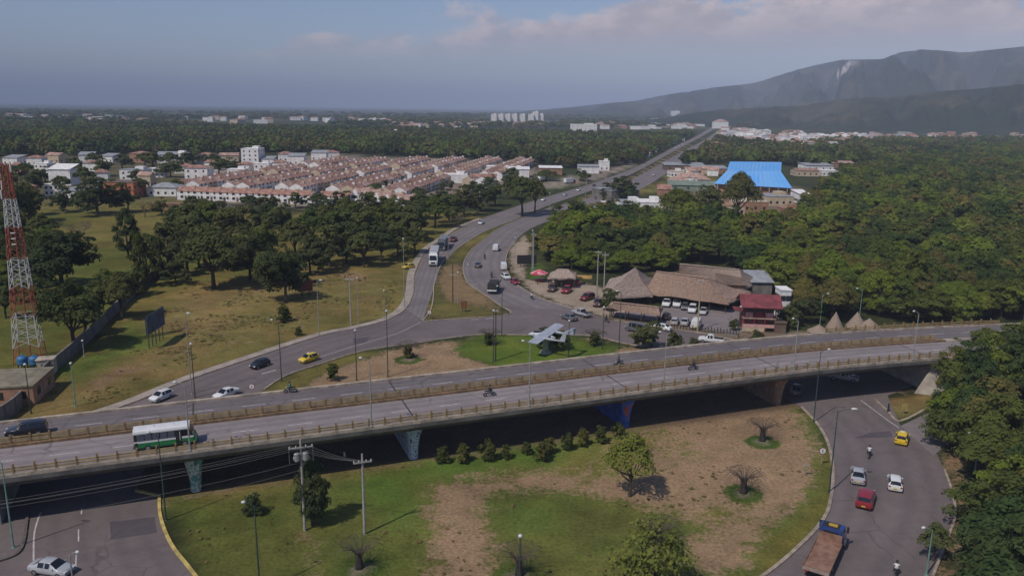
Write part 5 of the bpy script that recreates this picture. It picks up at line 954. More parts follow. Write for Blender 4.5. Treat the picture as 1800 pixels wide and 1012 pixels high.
MB().path([(3.9, 0, 4.1), (3.2, 0, 4.35), (1.9, 0, 4.45), (1.0, 0, 4.35)], [.12, .34, .38, .15], 8).build('canopy', M_GLASS, ap, True)
for s in (-1, 1):
    zc_ = 4.3 - s * .25
    bm_ = MB().path([(2.2, s * 2.3, zc_), (1.2, s * 2.3, zc_), (-1.5, s * 2.3, zc_), (-6.2, s * 2.3, zc_ + .1)], [.2, .42, .34, .15], 8).build('boom', M_AIR, ap, True)
    MB().lathe([(.0, 0), (.14, .05), (.16, .2), (0, .45)], 8).build('spinner', M_BLACKP, bm_).matrix_local = Matrix.Translation((2.2, s * 2.3, zc_)) @ Matrix.Rotation(math.radians(90), 4, 'Y')
    for k in range(3):
        a = k * 2.094 + .4; MB().path([(2.35, s * 2.3, zc_), (2.35, s * 2.3 + 1.25 * math.cos(a), zc_ + 1.25 * math.sin(a))], [.07, .04], 4).build('propeller_blade', M_BLACKP, bm_)
    MB().add([(-5.0, s * 2.3 - .06, zc_ + .2), (-6.5, s * 2.3 - .06, zc_ + .1), (-6.9, s * 2.3 - .03, 6.2), (-6.1, s * 2.3 - .03, 6.2), (-5.0, s * 2.3 + .06, zc_ + .2), (-6.5, s * 2.3 + .06, zc_ + .1), (-6.9, s * 2.3 + .03, 6.2), (-6.1, s * 2.3 + .03, 6.2)], [(0, 1, 2, 3), (7, 6, 5, 4), (0, 4, 5, 1), (1, 5, 6, 2), (2, 6, 7, 3), (3, 7, 4, 0)]).build('tail_fin', M_AIR, ap, fix=True)
    MB().tube((-.2, s * 1.6, 1.6), (.2, s * 1.6, 4.1), .09).build('strut', M_AIRD, ap)
MB().box(-6.5, 0, 6.2, .8, 4.6, .1).build('tailplane', M_AIR, ap)
MB().lathe([(1.5, 0), (1.3, .4), (.75, .6), (.6, 2.6), (.9, 3.3)], 12).build('pedestal', M_AIRD, ap)
# ------------------------------------------------------------------ lamps, poles, mast, signs, wall, sculptures
M_GREENP = mat('dark_green_pole', (.035, .06, .045), .6, .15, 1); M_GALV = mat('galvanised_pole', (.34, .34, .32), .55, .12, 1, metal=.3); M_PCONC = mat('concrete_pole', (.34, .315, .285), .9, .2, 1.5); M_TEALP = mat('teal_pole', (.16, .28, .23), .6, .15, 1); M_HEADL = mat('lamp_head', (.62, .62, .6), .5, 0); M_WIRE = mat('cable', (.16, .155, .15), .7, 0); M_PWOOD = mat('tarred_pole', (.075, .055, .04), .9, .2, 2)
def top_z(base, x, y, z0=0.0):
    """height of a point straight above base that shows at photograph row y"""
    b = Vector(base); lo, hi = z0, z0 + 60
    for _ in range(40):
        m_ = (lo + hi) / 2
        if PXY((b.x, b.y, m_))[1] > y: lo = m_
        else: hi = m_
    return lo
def lamp(bx, by, ty, m, label, arm=None, z=0.0, r=.11, group='street lamps'):
    """arm = pixel offset (dx) of the head to the side, None: head on top"""
    p = G(bx, by, z); h = top_z(p, bx, ty, z) - z; o = thing('street_lamp', label, 'street lamp', p, 0, group)
    MB().path([(0, 0, 0), (0, 0, h * .5), (0, 0, h)], [r, r * .8, r * .5], 8).build('pole', m, o); MB().lathe([(r * 2, 0), (r * 2, .06), (r * 1.3, .1), (r * 1.2, .35)], 8).build('base', m, o)
    zc = (p - Vector((0, 0, CAMH))).dot(_FW); dx = (arm or 0) * zc / FPX
    if arm:
        dy = -abs(dx) * .25; MB().path([(0, 0, h - .15), (dx * .35, dy * .3, h + .25), (dx * .9, dy, h + .42)], [r * .5, r * .42, r * .36], 6).build('arm', m, o)
        hd = MB().path([(dx * .82, dy * .9, h + .42), (dx, dy, h + .47), (dx * 1.25 if abs(dx) > .8 else dx + math.copysign(.5, dx), dy * 1.2, h + .46)], [.07, .17, .1], 8).build('lamp_head', M_HEADL, o, True)
    else: MB().lathe([(.05, 0), (.2, .05), (.22, .22), (.1, .34)], 10, (0, 0, h)).build('lamp_head', M_HEADL, o, True)
    return o
RAILZ = ZD + .42
for a in [((335, 795), 677, M_GALV, 'grey lamp column on the near parapet of the viaduct beside the bus', -14, RAILZ), ((657, 755), 634, M_GALV, 'grey lamp column on the near parapet left of centre', -14, RAILZ), ((937, 718), 604, M_GALV, 'grey lamp column on the near parapet at mid span', -12, RAILZ), ((1181, 689), 588, M_GALV, 'grey lamp column on the near parapet above the blue pier', -12, RAILZ), ((1408, 658), 564, M_GALV, 'pale lamp column on the near parapet above the brown pier', -10, RAILZ), ((1612, 634), 551, M_GALV, 'pale lamp column on the parapet at the right abutment', -10, RAILZ)]:
    (bx, by), ty, mm, lb, ar, z = a; s_, o_ = vs_of(G(bx, by, z)); q = vpt(s_, -10.08, z); bx, by = PXY(q); lamp(bx, by, ty, mm, lb, ar, z)
for a in [((292, 914), 765, M_GREENP, 'dark green street lamp in front of the viaduct beside the yellow kerb', -14), ((24, 962), 812, M_TEALP, 'green street lamp at the left corner by the abutment', -12), ((1430, 742), 618, M_GREENP, 'dark street lamp by the brown pier at the ring road', 12), ((1457, 866), 722, M_GREENP, 'dark green street lamp at the inner kerb of the right ring road', 24), ((1713, 832), 764, M_TEALP, 'teal street lamp half sunk in the thicket on the right', -20), ((1628, 1010), 932, M_TEALP, 'pale green street lamp at the bottom right among trees', -18), ((457, 1040), 888, M_GREENP, 'dark street lamp in the lower left of the island', -16), ((913, 1040), 944, M_GREENP, 'green post with white top lamp at the bottom of the island', None), ((133, 1060), 975, M_GALV, 'lamp leaning in over the lower left carriageway', 16),
          ((343, 699), 606, M_PWOOD, 'dark pole at the kerb where the inbound road meets the viaduct', None), ((337, 692), 555, M_GALV, 'thin lamp behind the dark pole at the inbound kerb', 4), ((495, 670), 566, M_GREENP, 'dark street lamp at the inner edge of the inbound road', -10), ((561, 590), 496, M_GALV, 'thin pale lamp at the outer kerb of the meadow', 6), ((627, 668), 582, M_GREENP, 'dark pole on the left of the upper island', None), ((682, 662), 548, M_GREENP, 'tall dark street lamp in the upper island near the shrub ring', None), ((867, 636), 547, M_GREENP, 'dark pole left of the aeroplane', None), ((882, 590), 506, M_GREENP, 'dark lamp at the corner of the triangle island', -8), ((999, 628), 565, M_GREENP, 'thin pole before the aeroplane tail', None), ((1059, 614), 541, M_GREENP, 'dark pole at the ring road below the canopy', None), ((1088, 612), 515, M_GREENP, 'tall dark lamp beside the bushy tree', -6),
          ((1298, 594), 540, M_GREENP, 'green street lamp at the parking corner', None), ((1441, 572), 519, M_TEALP, 'teal street lamp behind the viaduct by the straw huts', 8), ((1508, 580), 510, M_TEALP, 'teal lamp rising above the straw huts', -10), ((711, 540), 421, M_GALV, 'tall grey lamp on the footway beside the yellow taxi', None), ((768, 497), 452, M_GALV, 'grey lamp at the edge of the triangle beside the white lorry', None), ((788, 455), 418, M_GALV, 'grey lamp beside the brown pickup', None), ((823, 498), 466, M_GALV, 'short white post at the kerb of the outbound curve', None), ((55, 727), 642, M_GREENP, 'green lamp at the foot of the boundary wall', None), ((133, 714), 640, M_TEALP, 'pale green pole in the meadow near the viaduct', None), ((148, 626), 600, M_GALV, 'grey post beside the wall', None), ((630, 568), 490, M_GALV, 'pale pole right of the twin poles in the meadow', None), ((676, 560), 512, M_GALV, 'thin pole with white head on the footway bend', None), ((805, 532), 480, M_GALV, 'thin white post on the triangle island', None)]:
    (bx, by), ty, mm, lb, ar = a; lamp(bx, by, ty, mm, lb, ar, r=.1)
HWY = 'lamp poles along the far highway'
for bx, by, ty in [(935, 482, 406), (905, 455, 418), (1029, 357, 322), (1064, 331, 297), (1076, 345, 318), (1130, 300, 288), (1132, 317, 296), (1151, 308, 292), (1095, 340, 318), (966, 368, 340), (1146, 276, 268), (1172, 290, 270), (976, 305, 285), (1030, 340, 318)]:
    lamp(bx, by, ty, M_GALV, 'pale grey lamp pole along the far highway', None, r=.13, group=HWY)
# power poles
def power_pole(bx, by, ty, label, m, arms, z=0.0, tr=False, r=.17, armdir=0.0):
    p = G(bx, by); h = top_z(p, bx, ty); o = thing('power_pole', label, 'power pole', p, armdir); MB().path([(0, 0, -.1), (0, 0, h)], [r, r * .62], 8).build('pole', m, o)
    for dz, w in arms:
        a = MB().box(0, -.16, h - dz, w, .12, .14).build('crossarm', M_PCONC, o)
        for x in (-.46, -.2, .2, .46): MB().lathe([(.05, 0), (.07, .08), (.04, .2)], 8, (x * w, -.16, h - dz + .14)).build('insulator', M_HEADL, a)
    if tr:
        for k in range(2): MB().lathe([(.28, 0), (.32, .1), (.32, .85), (.2, .95)], 10, ((-.45 if k else .45), -.1, h - 2.4)).build('transformer', M_GALV, o)
        for s in (-1, 1): MB().tube((s * 1.25, -.16, h - .95), (s * 1.25, -.16, h - 2.6), .03).build('drop_lead', M_WIRE, o)
    return p, h
pp1, ph1 = power_pole(536, 932, 772, 'tall concrete power pole with transformers beside the dark narrow tree', M_PCONC, ((.95, 2.6), (2.2, 1.7)), tr=True, armdir=.35)
pp2, ph2 = power_pole(641, 938, 797, 'concrete power pole with one crossarm on the island lawn', M_PCONC, ((1.0, 2.0),), armdir=.35)
power_pole(617, 572, 487, 'left of twin pale poles standing in the dry meadow', M_PCONC, ((.6, 1.8),)); power_pole(796, 530, 465, 'dark wooden pole with crossarm on the triangle island', M_PWOOD, ((2.6, 1.6),), r=.16); power_pole(871, 634, 543, 'dark wooden pole beside the clipped bush', M_PWOOD, ((.5, .8),), r=.14)
power_pole(1049, 522, 440, 'left of two tall grey poles by the thatched roof', M_PCONC, ((.6, 1.4),)); power_pole(1061, 522, 442, 'right of two tall grey poles by the thatched roof', M_PCONC, ((1.0, 1.6),)); power_pole(1226, 582, 492, 'tall yellowish pole in the parking lot', mat('yellow_pole', (.4, .33, .2), .8, .15), ((.3, 1.2),)); power_pole(937, 480, 408, 'grey power pole beside the black roadside hoarding', M_PCONC, ((.8, 1.4),))
far_pole = G(-420, 985)
def cable(a, b, sag, label, r=.02):
    a, b = Vector(a), Vector(b); pts = [a.lerp(b, t / 14) - Vector((0, 0, sag * 4 * (t / 14) * (1 - t / 14))) for t in range(15)]
    tag(MB().path(pts, r, 4).build('power_cable', M_WIRE), label, 'cable', 'power cables in front of the viaduct')
for k, (dz, off, sg) in enumerate([(.75, -1.2, 1.2), (.75, -.4, 1.35), (.75, .5, 1.25), (.75, 1.2, 1.5), (2.6, 0, 1.5), (3.5, 0, 1.8)]):
    cable(pp1 + Vector((off, -.1, ph1 - dz)), Vector((-75 + off, 58, ph1 - dz - .5)), sg, ['topmost power cable', 'second power cable', 'third power cable', 'fourth power cable', 'fifth power cable', 'lowest power cable'][k] + ' sagging from the transformer pole to the left', .013)
for k, off in enumerate((-.9, -.3, .3, .9)): cable(pp1 + Vector((off * 1.3, -.1, ph1 - .75)), pp2 + Vector((off, -.1, ph2 - .8)), .35, ['first', 'second', 'third', 'fourth'][k] + ' short cable between the two concrete power poles', .014)
# lattice mast
M_RED = mat('mast_red', (.36, .095, .055), .6, .2, .8); M_WHT = mat('mast_white', (.6, .58, .55), .6, .15, .8)
pm_ = G(54, 633); mast = thing('lattice_mast', 'tall red and white lattice mast behind the boundary wall', 'mast', pm_, .35); HM = top_z(pm_, 54, 288)
bands = [top_z(pm_, 54, y) for y in (640, 606, 552, 505, 455, 400, 350)] + [HM]; bands[0] = 0
for k in range(len(bands) - 1):
    z0, z1 = bands[k], bands[k + 1]; m_ = M_RED if k % 2 == 0 else M_WHT; sec = link('mast_section', None, mast); nsub = 3 if k else 2
    for q in range(nsub):
        a0 = z0 + (z1 - z0) * q / nsub; a1 = z0 + (z1 - z0) * (q + 1) / nsub; w0 = 2.25 - 1.7 * min(1, a0 / HM) ** .85; w1 = 2.25 - 1.7 * min(1, a1 / HM) ** .85; C4 = [(-1, -1), (1, -1), (1, 1), (-1, 1)]
        for j in range(4):
            cx, cy = C4[j]; nx_, ny_ = C4[(j + 1) % 4]
            MB().tube((cx * w0, cy * w0, a0), (cx * w1, cy * w1, a1), .085, .085, 5).build('leg', m_, sec); MB().tube((cx * w0, cy * w0, a0), (nx_ * w1, ny_ * w1, a1), .042, .042, 4).build('brace', m_, sec); MB().tube((nx_ * w0, ny_ * w0, a0), (cx * w1, cy * w1, a1), .042, .042, 4).build('brace', m_, sec); MB().tube((cx * w1, cy * w1, a1), (nx_ * w1, ny_ * w1, a1), .04, .04, 4).build('girt', m_, sec)
    MB().tube((.1, .1, z0), (.1, .1, z1), .13, .13, 5).build('cable_ladder', m_, sec)
for k, (x, y, z) in enumerate([(-.9, -.9, HM - 1.6), (.9, -.9, HM - 1.4), (-1.0, .3, HM - 4.5), (.1, -1.5, HM - 12.0), (.1, -1.5, HM - 13.0), (.1, -1.6, HM - 14.0), (-1.0, -.8, HM - 6)]): MB().lathe([(.12, 0), (.4, .12), (.42, .2), (0, .24)] if k in (3, 4, 5) else [(.14, 0), (.16, .1), (.16, 1.5), (.1, 1.6)], 10, (x, y, z)).build('antenna', M_WHT, mast)
M_BLUET = mat('blue_tank_plastic', (.04, .16, .34), .5, .1, 1); M_WALL = mat('rendered_wall', (.2, .18, .155), .9, .3, .5, bump=.2); M_WALLD = mat('weathered_wall', (.17, .155, .14), .95, .3, .4, bump=.2)
for x, l in ((41, 'blue water tank, left of two at the mast foot'), (62, 'blue water tank, right of two at the mast foot')):
    p = G(x, 648); o = thing('water_tank', l, 'tank', p); MB().lathe([(.8, 0), (.85, .1), (.85, .5), (.82, .55), (.85, .6), (.85, 1.1), (.7, 1.35), (.25, 1.5)], 16, (0, 0, .9)).build('tank', M_BLUET, o, True); MB().lathe([(.25, 0), (.25, .1)], 10, (0, 0, 2.4)).build('lid', M_BLUET, o)
    for s in (-.5, .5):
        for u in (-.5, .5): MB().box(s, u, 0, .14, .14, .9).build('leg', M_BLACKP, o)
p = G(84, 655); o = thing('equipment_cabin', 'pale equipment cabin with dark door beside the blue tanks', 'cabin', p, .3); MB().box(0, 0, 0, 2.6, 2.2, 2.6).build('wall', mat('cabin_wall', (.4, .36, .28), .9, .2), o); MB().box(0, 0, 2.6, 2.9, 2.5, .14).build('roof', M_PARA, o); MB().box(-.2, -1.12, .2, .8, .05, 1.7).build('door', M_BLACKP, o)
# boundary wall running into the distance
wl_pts = gs([(-120, 800), (10, 738), (60, 690), (84, 662), (105, 645), (150, 605), (200, 555), (235, 522), (262, 497), (285, 483), (318, 477)], 4)
wall = thing('boundary_wall', 'long dark rendered boundary wall between lawn and dry meadow', 'wall')
for i in range(0, len(wl_pts) - 1):
    a, b = wl_pts[i], wl_pts[i + 1]; c = (a + b) / 2; L_ = (b - a).length; an = math.atan2(b.y - a.y, b.x - a.x); hh = 2.4
    MB().box(0, 0, 0, L_ - .02, .22, hh).build('wall_panel', M_WALLD if i > 6 else M_WALL, wall).matrix_local = Matrix.Translation(c) @ Matrix.Rotation(an, 4, 'Z')
    MB().box(0, 0, hh, L_ - .02, .34, .1).build('coping', M_WALL, wall).matrix_local = Matrix.Translation(c) @ Matrix.Rotation(an, 4, 'Z')
    MB().box(0, 0, 0, .34, .34, hh + .14).build('pillar', M_WALLD, wall).matrix_local = Matrix.Translation(a) @ Matrix.Rotation(an, 4, 'Z')
# billboard with posts, hoardings, round signs
def board(bx, by, ty, wpx, hpx, rz, m, label, posts=4, backm=None, name='billboard'):
    p = G(bx, by); zc = (p - Vector((0, 0, CAMH))).dot(_FW); w = wpx * zc / FPX; h = hpx * zc / FPX; top = top_z(p, bx, ty); o = thing(name, label, 'billboard', p, rz)
    MB().box(0, 0, top - h, w, .18, h).build('panel', m, o); MB().box(0, .12, top - h, w + .1, .1, h + .1).build('frame', backm or M_BLACKP, o)
    for k in range(posts): MB().box(-w / 2 + w * (k + .5) / posts, .22, 0, .16, .16, top - h * .2).build('post', M_PWOOD, o)
    return o
M_BB = mural('faded_billboard_print', [(.06, .085, .14), (.09, .08, .085), (.05, .055, .07), (.1, .06, .06)], .5, (.06, .09, .17))
board(277, 604, 548, 74, 32, head((258, 618), (297, 590)), M_BB, 'faded blue billboard on posts in the dry meadow', 5)
board(538, 520, 494, 24, 18, .5, mat('red_hoarding_paint', (.2, .05, .035), .8, .3, 1), 'small red hoarding at the edge of the meadow', 2); board(926, 469, 449, 34, 15, .15, M_BLACKP, 'black roadside hoarding with white side panel beside the sandy lot', 3); board(816, 548, 530, 10, 12, .1, mat('brown_sign', (.2, .08, .03), .8, .1), 'small brown framed sign on the triangle island', 2)
def round_sign(bx, by, ty, label):
    p = G(bx, by); h = top_z(p, bx, ty); o = thing('road_sign', label, 'road sign', p, 0); MB().tube((0, 0, 0), (0, 0, h), .045).build('post', M_GALV, o)
    MB().tube((0, -.06, h - .45), (0, -.1, h - .45), .48, .48, 20).build('rim', PAINTS['red'], o); d_ = MB().tube((0, -.1, h - .45), (0, -.115, h - .45), .40, .40, 20).build('disc', PAINTS['white'], o); MB().box(0, -.122, h - .7, .1, .012, .48).build('symbol', M_BLACKP, d_)
round_sign(444, 697, 674, 'round white traffic sign at the left tip of the upper island'); round_sign(1443, 818, 786, 'round white traffic sign at the inner kerb of the right ring'); round_sign(755, 560, 545, 'small round sign at the lower corner of the triangle island')
p = G(1415, 836); o = thing('road_sign', 'small wooden post sign on the island by the right ring', 'road sign', p); MB().box(0, 0, 0, .1, .1, 1.7).build('post', M_GALV, o); MB().box(0, -.08, 1.4, .9, .06, .35).build('panel', M_PARA, o)
p = G(1588, 727); o = thing('road_sign', 'yellowish board sign in the corner island under the abutment', 'road sign', p); MB().box(0, 0, 0, .1, .1, 1.5).build('post', M_GALV, o); MB().box(0, -.08, .6, .9, .06, 1.1).build('panel', mat('yellow_sign', (.35, .28, .1), .8, .2), o)
p = G(1561, 724); o = thing('stone_marker', 'dark slender marker at the kerb of the corner island', 'marker', p); MB().lathe([(.22, 0), (.18, .3), (.12, 1.0), (.16, 1.3), (.05, 1.5)], 8).build('shaft', M_BLACKP, o)
# wire tree sculptures
M_SCULP = mat('dark_sculpture', (.04, .03, .026), .9, .3, 3, bump=.4); M_WIREB = mat('rusty_wire', (.075, .055, .04), .8, .2, 2)
def sculpt(seed, crown=True):
    def mk(o):
        rs = random.Random(seed); MB().lathe([(.52, 0), (.44, .3), (.38, 1.0), (.4, 1.6), (.46, 1.95), (.3, 2.0)], 12).build('trunk', M_SCULP, o, True)
        if crown:
            for k in range(30):
                a = k * 6.283 / 30 + rs.uniform(-.08, .08); L_ = 1.9 + rs.uniform(-.2, .3); pts = [(.5 * math.cos(a), .5 * math.sin(a), 1.9), (.95 * math.cos(a + .1), .95 * math.sin(a + .1), 2.55), (L_ * math.cos(a + .18), L_ * math.sin(a + .18), 2.85 + rs.uniform(-.1, .2)), (L_ * 1.35 * math.cos(a + .2), L_ * 1.35 * math.sin(a + .2), 2.45)]; MB().path(pts, [.045, .04, .034, .024], 4).build('wire_branch', M_WIREB, o)
            for r, z in ((1.2, 2.8), (1.9, 2.95)): MB().path([(r * math.cos(t * .2618), r * math.sin(t * .2618), z) for t in range(25)], .02, 4).build('wire_ring', M_WIREB, o)
    return mk
for x, y, c, l in [(1340, 774, 1, 'dark trunk sculpture with wire crown, farther of two on the brown patch'), (1306, 865, 1, 'dark trunk sculpture with wire crown, nearer of two on the brown patch'), (632, 997, 1, 'dark trunk sculpture on the green lawn at the bottom'), (913, 1009, 1, 'dark stump sculpture behind the green post at the bottom'), (1157, 958, 1, 'dark stump half hidden by the yellow green tree'), (1045, 606, 1, 'dark stump sculpture right of the aeroplane'), (861, 605, 1, 'dark stump sculpture left of the aeroplane'), (718, 629, 1, 'dark stump sculpture in the ring on the upper island')]:
    p = G(x, y); instance(('sculpt', c), sculpt(3, bool(c)), 'tree_sculpture', l, 'sculpture', p, rnd.random() * 6, None, .95)
# ------------------------------------------------------------------ buildings
M_TILE = mat('red_clay_tiles', (.32, .175, .13), .9, .4, .4); M_TILE2 = mat('faded_clay_tiles', (.4, .255, .2), .9, .4, .4); M_WH = mat('white_render', (.78, .75, .72), .9, .15, .5); M_CREAM = mat('cream_render', (.52, .42, .29), .9, .15, .5); M_ORANGE = mat('orange_render', (.5, .17, .08), .9, .12, .5); M_GREYR = mat('grey_sheet_roof', (.3, .31, .32), .7, .2, .5); M_BROWNR = mat('brown_roof', (.16, .11, .08), .9, .2, .5); M_PANE = mat('window_pane', (.03, .035, .04), .15, 0); M_BRICK = mat('brick_render', (.34, .19, .12), .95, .2, .5); M_GREENR = mat('green_sheet_roof', (.2, .25, .19), .8, .2, .3)
def wins(o, w, d, rows, cols, z0, dz, ww=1.1, wh=1.2, sides=('f', 'r', 'l')):
    for s in sides:
        n = cols if s == 'f' else max(1, int(cols * d / w))
        for r in range(rows):
            for c in range(n):
                t_ = (c + .5) / n - .5; zz = z0 + r * dz
                (MB().box(t_ * w, -d / 2 - .02, zz, ww, .08, wh) if s == 'f' else MB().box((w / 2 + .02) * (1 if s == 'r' else -1), t_ * d, zz, .08, ww, wh)).build('window', M_PANE, o)
def gable(w, d, h, rise, ov=.35):
    """ridge along x"""
    return MB().extr([(-d / 2 - ov, h - .12), (0, h + rise), (d / 2 + ov, h - .12), (d / 2 + ov, h + .02), (0, h + rise + .16), (-d / 2 - ov, h + .02)], -w / 2 - ov, w / 2 + ov)
def building(p, rz, w, d, h, wall, roof, kind, label, name='house', cat='house', group=None, rise=1.6, rows=0, cols=3, parapet=True):
    o = thing(name, label, cat, p, rz, group); MB().box(0, 0, 0, w, d, h).build('wall', wall, o)
    if kind == 'gable':
        g = gable(w, d, h, rise); g.v = [(y, x, z) for x, y, z in g.v]; g.build('roof', roof, o, fix=True); MB().add([(-w / 2, -d / 2, h), (-w / 2, d / 2, h), (-w / 2, 0, h + rise), (w / 2, -d / 2, h), (w / 2, d / 2, h), (w / 2, 0, h + rise)], [(0, 2, 1), (3, 4, 5)]).build('gable_end', wall, o)
    elif kind == 'hip':
        r = min(w, d) / 2 * .98; q = .5
        m = MB(); m.v = [(-w / 2 - q, -d / 2 - q, h), (w / 2 + q, -d / 2 - q, h), (w / 2 + q, d / 2 + q, h), (-w / 2 - q, d / 2 + q, h), (-max(.05, w / 2 - r), 0, h + rise), (max(.05, w / 2 - r), 0, h + rise)]; m.f = [(0, 1, 5, 4), (1, 2, 5), (2, 3, 4, 5), (3, 0, 4), (3, 2, 1, 0)]; m.m = [0] * 5; m.build('roof', roof, o, fix=True)
    elif kind == 'shed':
        MB().add([(-w / 2 - .4, -d / 2 - .5, h + .02), (w / 2 + .4, -d / 2 - .5, h + .02), (w / 2 + .4, d / 2 + .5, h + rise), (-w / 2 - .4, d / 2 + .5, h + rise), (-w / 2 - .4, -d / 2 - .5, h + .12), (w / 2 + .4, -d / 2 - .5, h + .12), (w / 2 + .4, d / 2 + .5, h + rise + .1), (-w / 2 - .4, d / 2 + .5, h + rise + .1)], [(3, 2, 1, 0), (4, 5, 6, 7), (0, 1, 5, 4), (1, 2, 6, 5), (2, 3, 7, 6), (3, 0, 4, 7)]).build('roof', roof, o)
    else:
        MB().box(0, 0, h, w + .3, d + .3, .25).build('roof', roof, o)
        if parapet: MB().box(w * .2, d * .1, h + .25, w * .35, d * .4, 1.6).build('roof_room', wall, o)
    if rows: wins(o, w, d, rows, cols, 1.1, (h - .4) / rows)
    return o
def bpx(x, y, wpx, h, kind, wall, roof, label, d=None, rz=0.0, **k):
    p = G(x, y); zc = (p - Vector((0, 0, CAMH))).dot(_FW); w = wpx * zc / FPX
    return building(p + Vector((0, (d or w * .8) / 2, 0)), rz, w, d or w * .8, h, wall, roof, kind, label, **k)
# -- terraced estate: rows of houses with red roofs
HW, HD, HE = 9.2, 7.6, 4.3
def make_terrace(wall, tile):
    def mk(o):
        MB().box(0, 0, 0, HW - .05, HD, HE).build('wall', wall, o); g = gable(HW - .06, HD, HE, 1.9, .03); g.v = [(y, x, z) for x, y, z in g.v]
        g.v = [(x, y * 1.04, z) for x, y, z in g.v]; g.build('roof', tile, o, fix=True)
        MB().add([(-HW / 2 + .03, -HD / 2, HE), (-HW / 2 + .03, HD / 2, HE), (-HW / 2 + .03, 0, HE + 1.8), (HW / 2 - .03, -HD / 2, HE), (HW / 2 - .03, HD / 2, HE), (HW / 2 - .03, 0, HE + 1.8)], [(0, 2, 1), (3, 4, 5)]).build('gable_end', wall, o)
        MB().box(HW * .34, -HD * .1, HE + .6, 1.3, 1.4, 1.9).build('tank_room', M_CREAM if wall is not M_CREAM else M_WH, o)
        for x in (-2.1, 1.6):
            for z in (1.0, 3.3): MB().box(x, -HD / 2 - .02, z, 1.4, .1, 1.2).build('window', M_PANE, o)
        MB().box(-.2, -HD / 2 - .02, 0, 1, .1, 2.1).build('door', M_BROWNR, o)
    return mk
TER = [make_terrace(M_WH, M_TILE), make_terrace(M_CREAM, M_TILE), make_terrace(M_WH, M_TILE2)]
ax = Vector((.17, .985, 0)); bxv = Vector((.985, -.17, 0)); an0 = math.atan2(ax.y, ax.x); rr = random.Random(4); cnt = 0
ORD = ['first', 'second', 'third', 'fourth', 'fifth', 'sixth', 'seventh']
for ri, (x0, ya, yb) in enumerate([(-176, 425, 660), (-147, 420, 668), (-118, 418, 676), (-89, 412, 684), (-60, 405, 684), (-32, 470, 678)]):
    for side in (-1, 1):
        n = int((yb - ya) / HW / 1.0)
        if side == 1: n = int(n * .98)
        for k in range(n):
            yy = ya + k * HW * .985
            if 495 < yy < 508 or (560 < yy < 574 and x0 < -80): continue
            c = Vector((x0 + (yy - 410) * .17, yy, 0)) + bxv * (side * HD * .52); v = rr.randrange(3)
            th_ = instance(('terrace', v), TER[v], 'terraced_house', f'red roofed terraced house on the {"left" if side == -1 else "right"} side of the {ORD[ri]} row of the estate', 'house', c, an0 if side == 1 else an0 + math.pi, 'terraced houses of the estate'); th_.scale = (1, 1, rr.uniform(.96, 1.06)); cnt += 1
# front row with white gable walls
for k in range(13):
    a = G(334 + k * 22.5, 350 + k * .85)
    if k == 10: continue
    instance(('terrace', 0), TER[0], 'front_row_house', 'white walled terraced house in the front row facing the meadow', 'house', a, math.radians(-4), 'white front row of the estate')
for k in range(5):
    a = G(640 + k * 19, 352 + k * 3.5); instance(('terrace', 2), TER[2], 'stepped_row_house', 'white house of the stepped row at the right front of the estate', 'house', a, math.radians(28), 'stepped right front row of the estate')
# -- mixed houses left of the estate
bpx(210, 348, 52, 7.5, 'flat', M_ORANGE, M_BROWNR, 'orange two storey building with dark openings left of the estate', rows=2, cols=4, name='orange_building', cat='building', parapet=False, d=14)
bpx(440, 292, 30, 13, 'flat', M_WH, M_WH, 'white four storey block rising above the estate', rows=4, cols=3, name='apartment_block', cat='building', d=16)
bpx(106, 326, 38, 9, 'shed', M_WH, M_WH, 'large white walled house with slanting roof near the mast', rows=0, rise=2.5)
bpx(232, 318, 42, 6.5, 'flat', M_WH, M_GREYR, 'white flat roofed house behind the orange building', rows=2, cols=3)
bpx(285, 345, 50, 4.5, 'hip', M_WH, M_GREYR, 'long white low house right of the orange building', rows=1, cols=4, rise=2)
bpx(345, 315, 40, 7, 'hip', M_WH, M_TILE, 'white house with clay roof behind the first front terrace', rows=2, cols=3)
bpx(130, 350, 50, 4, 'shed', M_WH, M_GREYR, 'low white shed before the big white house', rise=.8); bpx(300, 368, 70, 2.4, 'flat', M_BRICK, M_BRICK, 'long low brick wall building before the estate', d=3, parapet=False)
LG = 'mixed houses left of the estate'; rr = random.Random(9)
for x, y in [(20, 290), (60, 291), (95, 287), (150, 288), (190, 286), (245, 286), (290, 287), (310, 283), (360, 288), (400, 284), (470, 292), (500, 284), (30, 308), (75, 306), (160, 302), (275, 312), (320, 305), (370, 300), (415, 316), (175, 322), (90, 345), (40, 352), (255, 330), (460, 306), (430, 305), (490, 300), (-20, 300), (-10, 330), (560, 282), (580, 278), (520, 290)]:
    w_ = rr.choice([(M_WH, M_TILE, 'hip', 'white'), (M_WH, M_WH, 'flat', 'white'), (M_CREAM, M_TILE2, 'gable', 'cream'), (M_WH, M_GREYR, 'shed', 'white'), (M_BRICK, M_TILE, 'hip', 'brick')])
    bpx(x, y, rr.uniform(22, 34), rr.uniform(4.5, 7), w_[2], w_[0], w_[1], f'small {w_[3]} house with {dict(hip="hipped clay", flat="flat white", gable="faded gable", shed="grey sheet")[w_[2]]} roof in the mixed quarter left of the estate', rows=1 if w_[2] != 'flat' else 2, cols=3, group=LG, rz=rr.uniform(-.3, .3), rise=1.8)
bpx(800, 322, 0 + 40, 5, 'flat', M_WH, M_WH, 'long white house at the back right of the estate', d=12); bpx(885, 306, 60, 5, 'flat', M_WH, M_WH, 'white flat building at the right corner of the estate', rows=1, cols=6, d=14, parapet=False); bpx(850, 330, 44, 6, 'gable', M_WH, M_TILE, 'white house with clay roof at the right corner of the estate', rows=2, cols=3); bpx(845, 345, 36, 3, 'flat', M_WH, M_GREYR, 'low white wall building before the corner house', parapet=False, d=8)
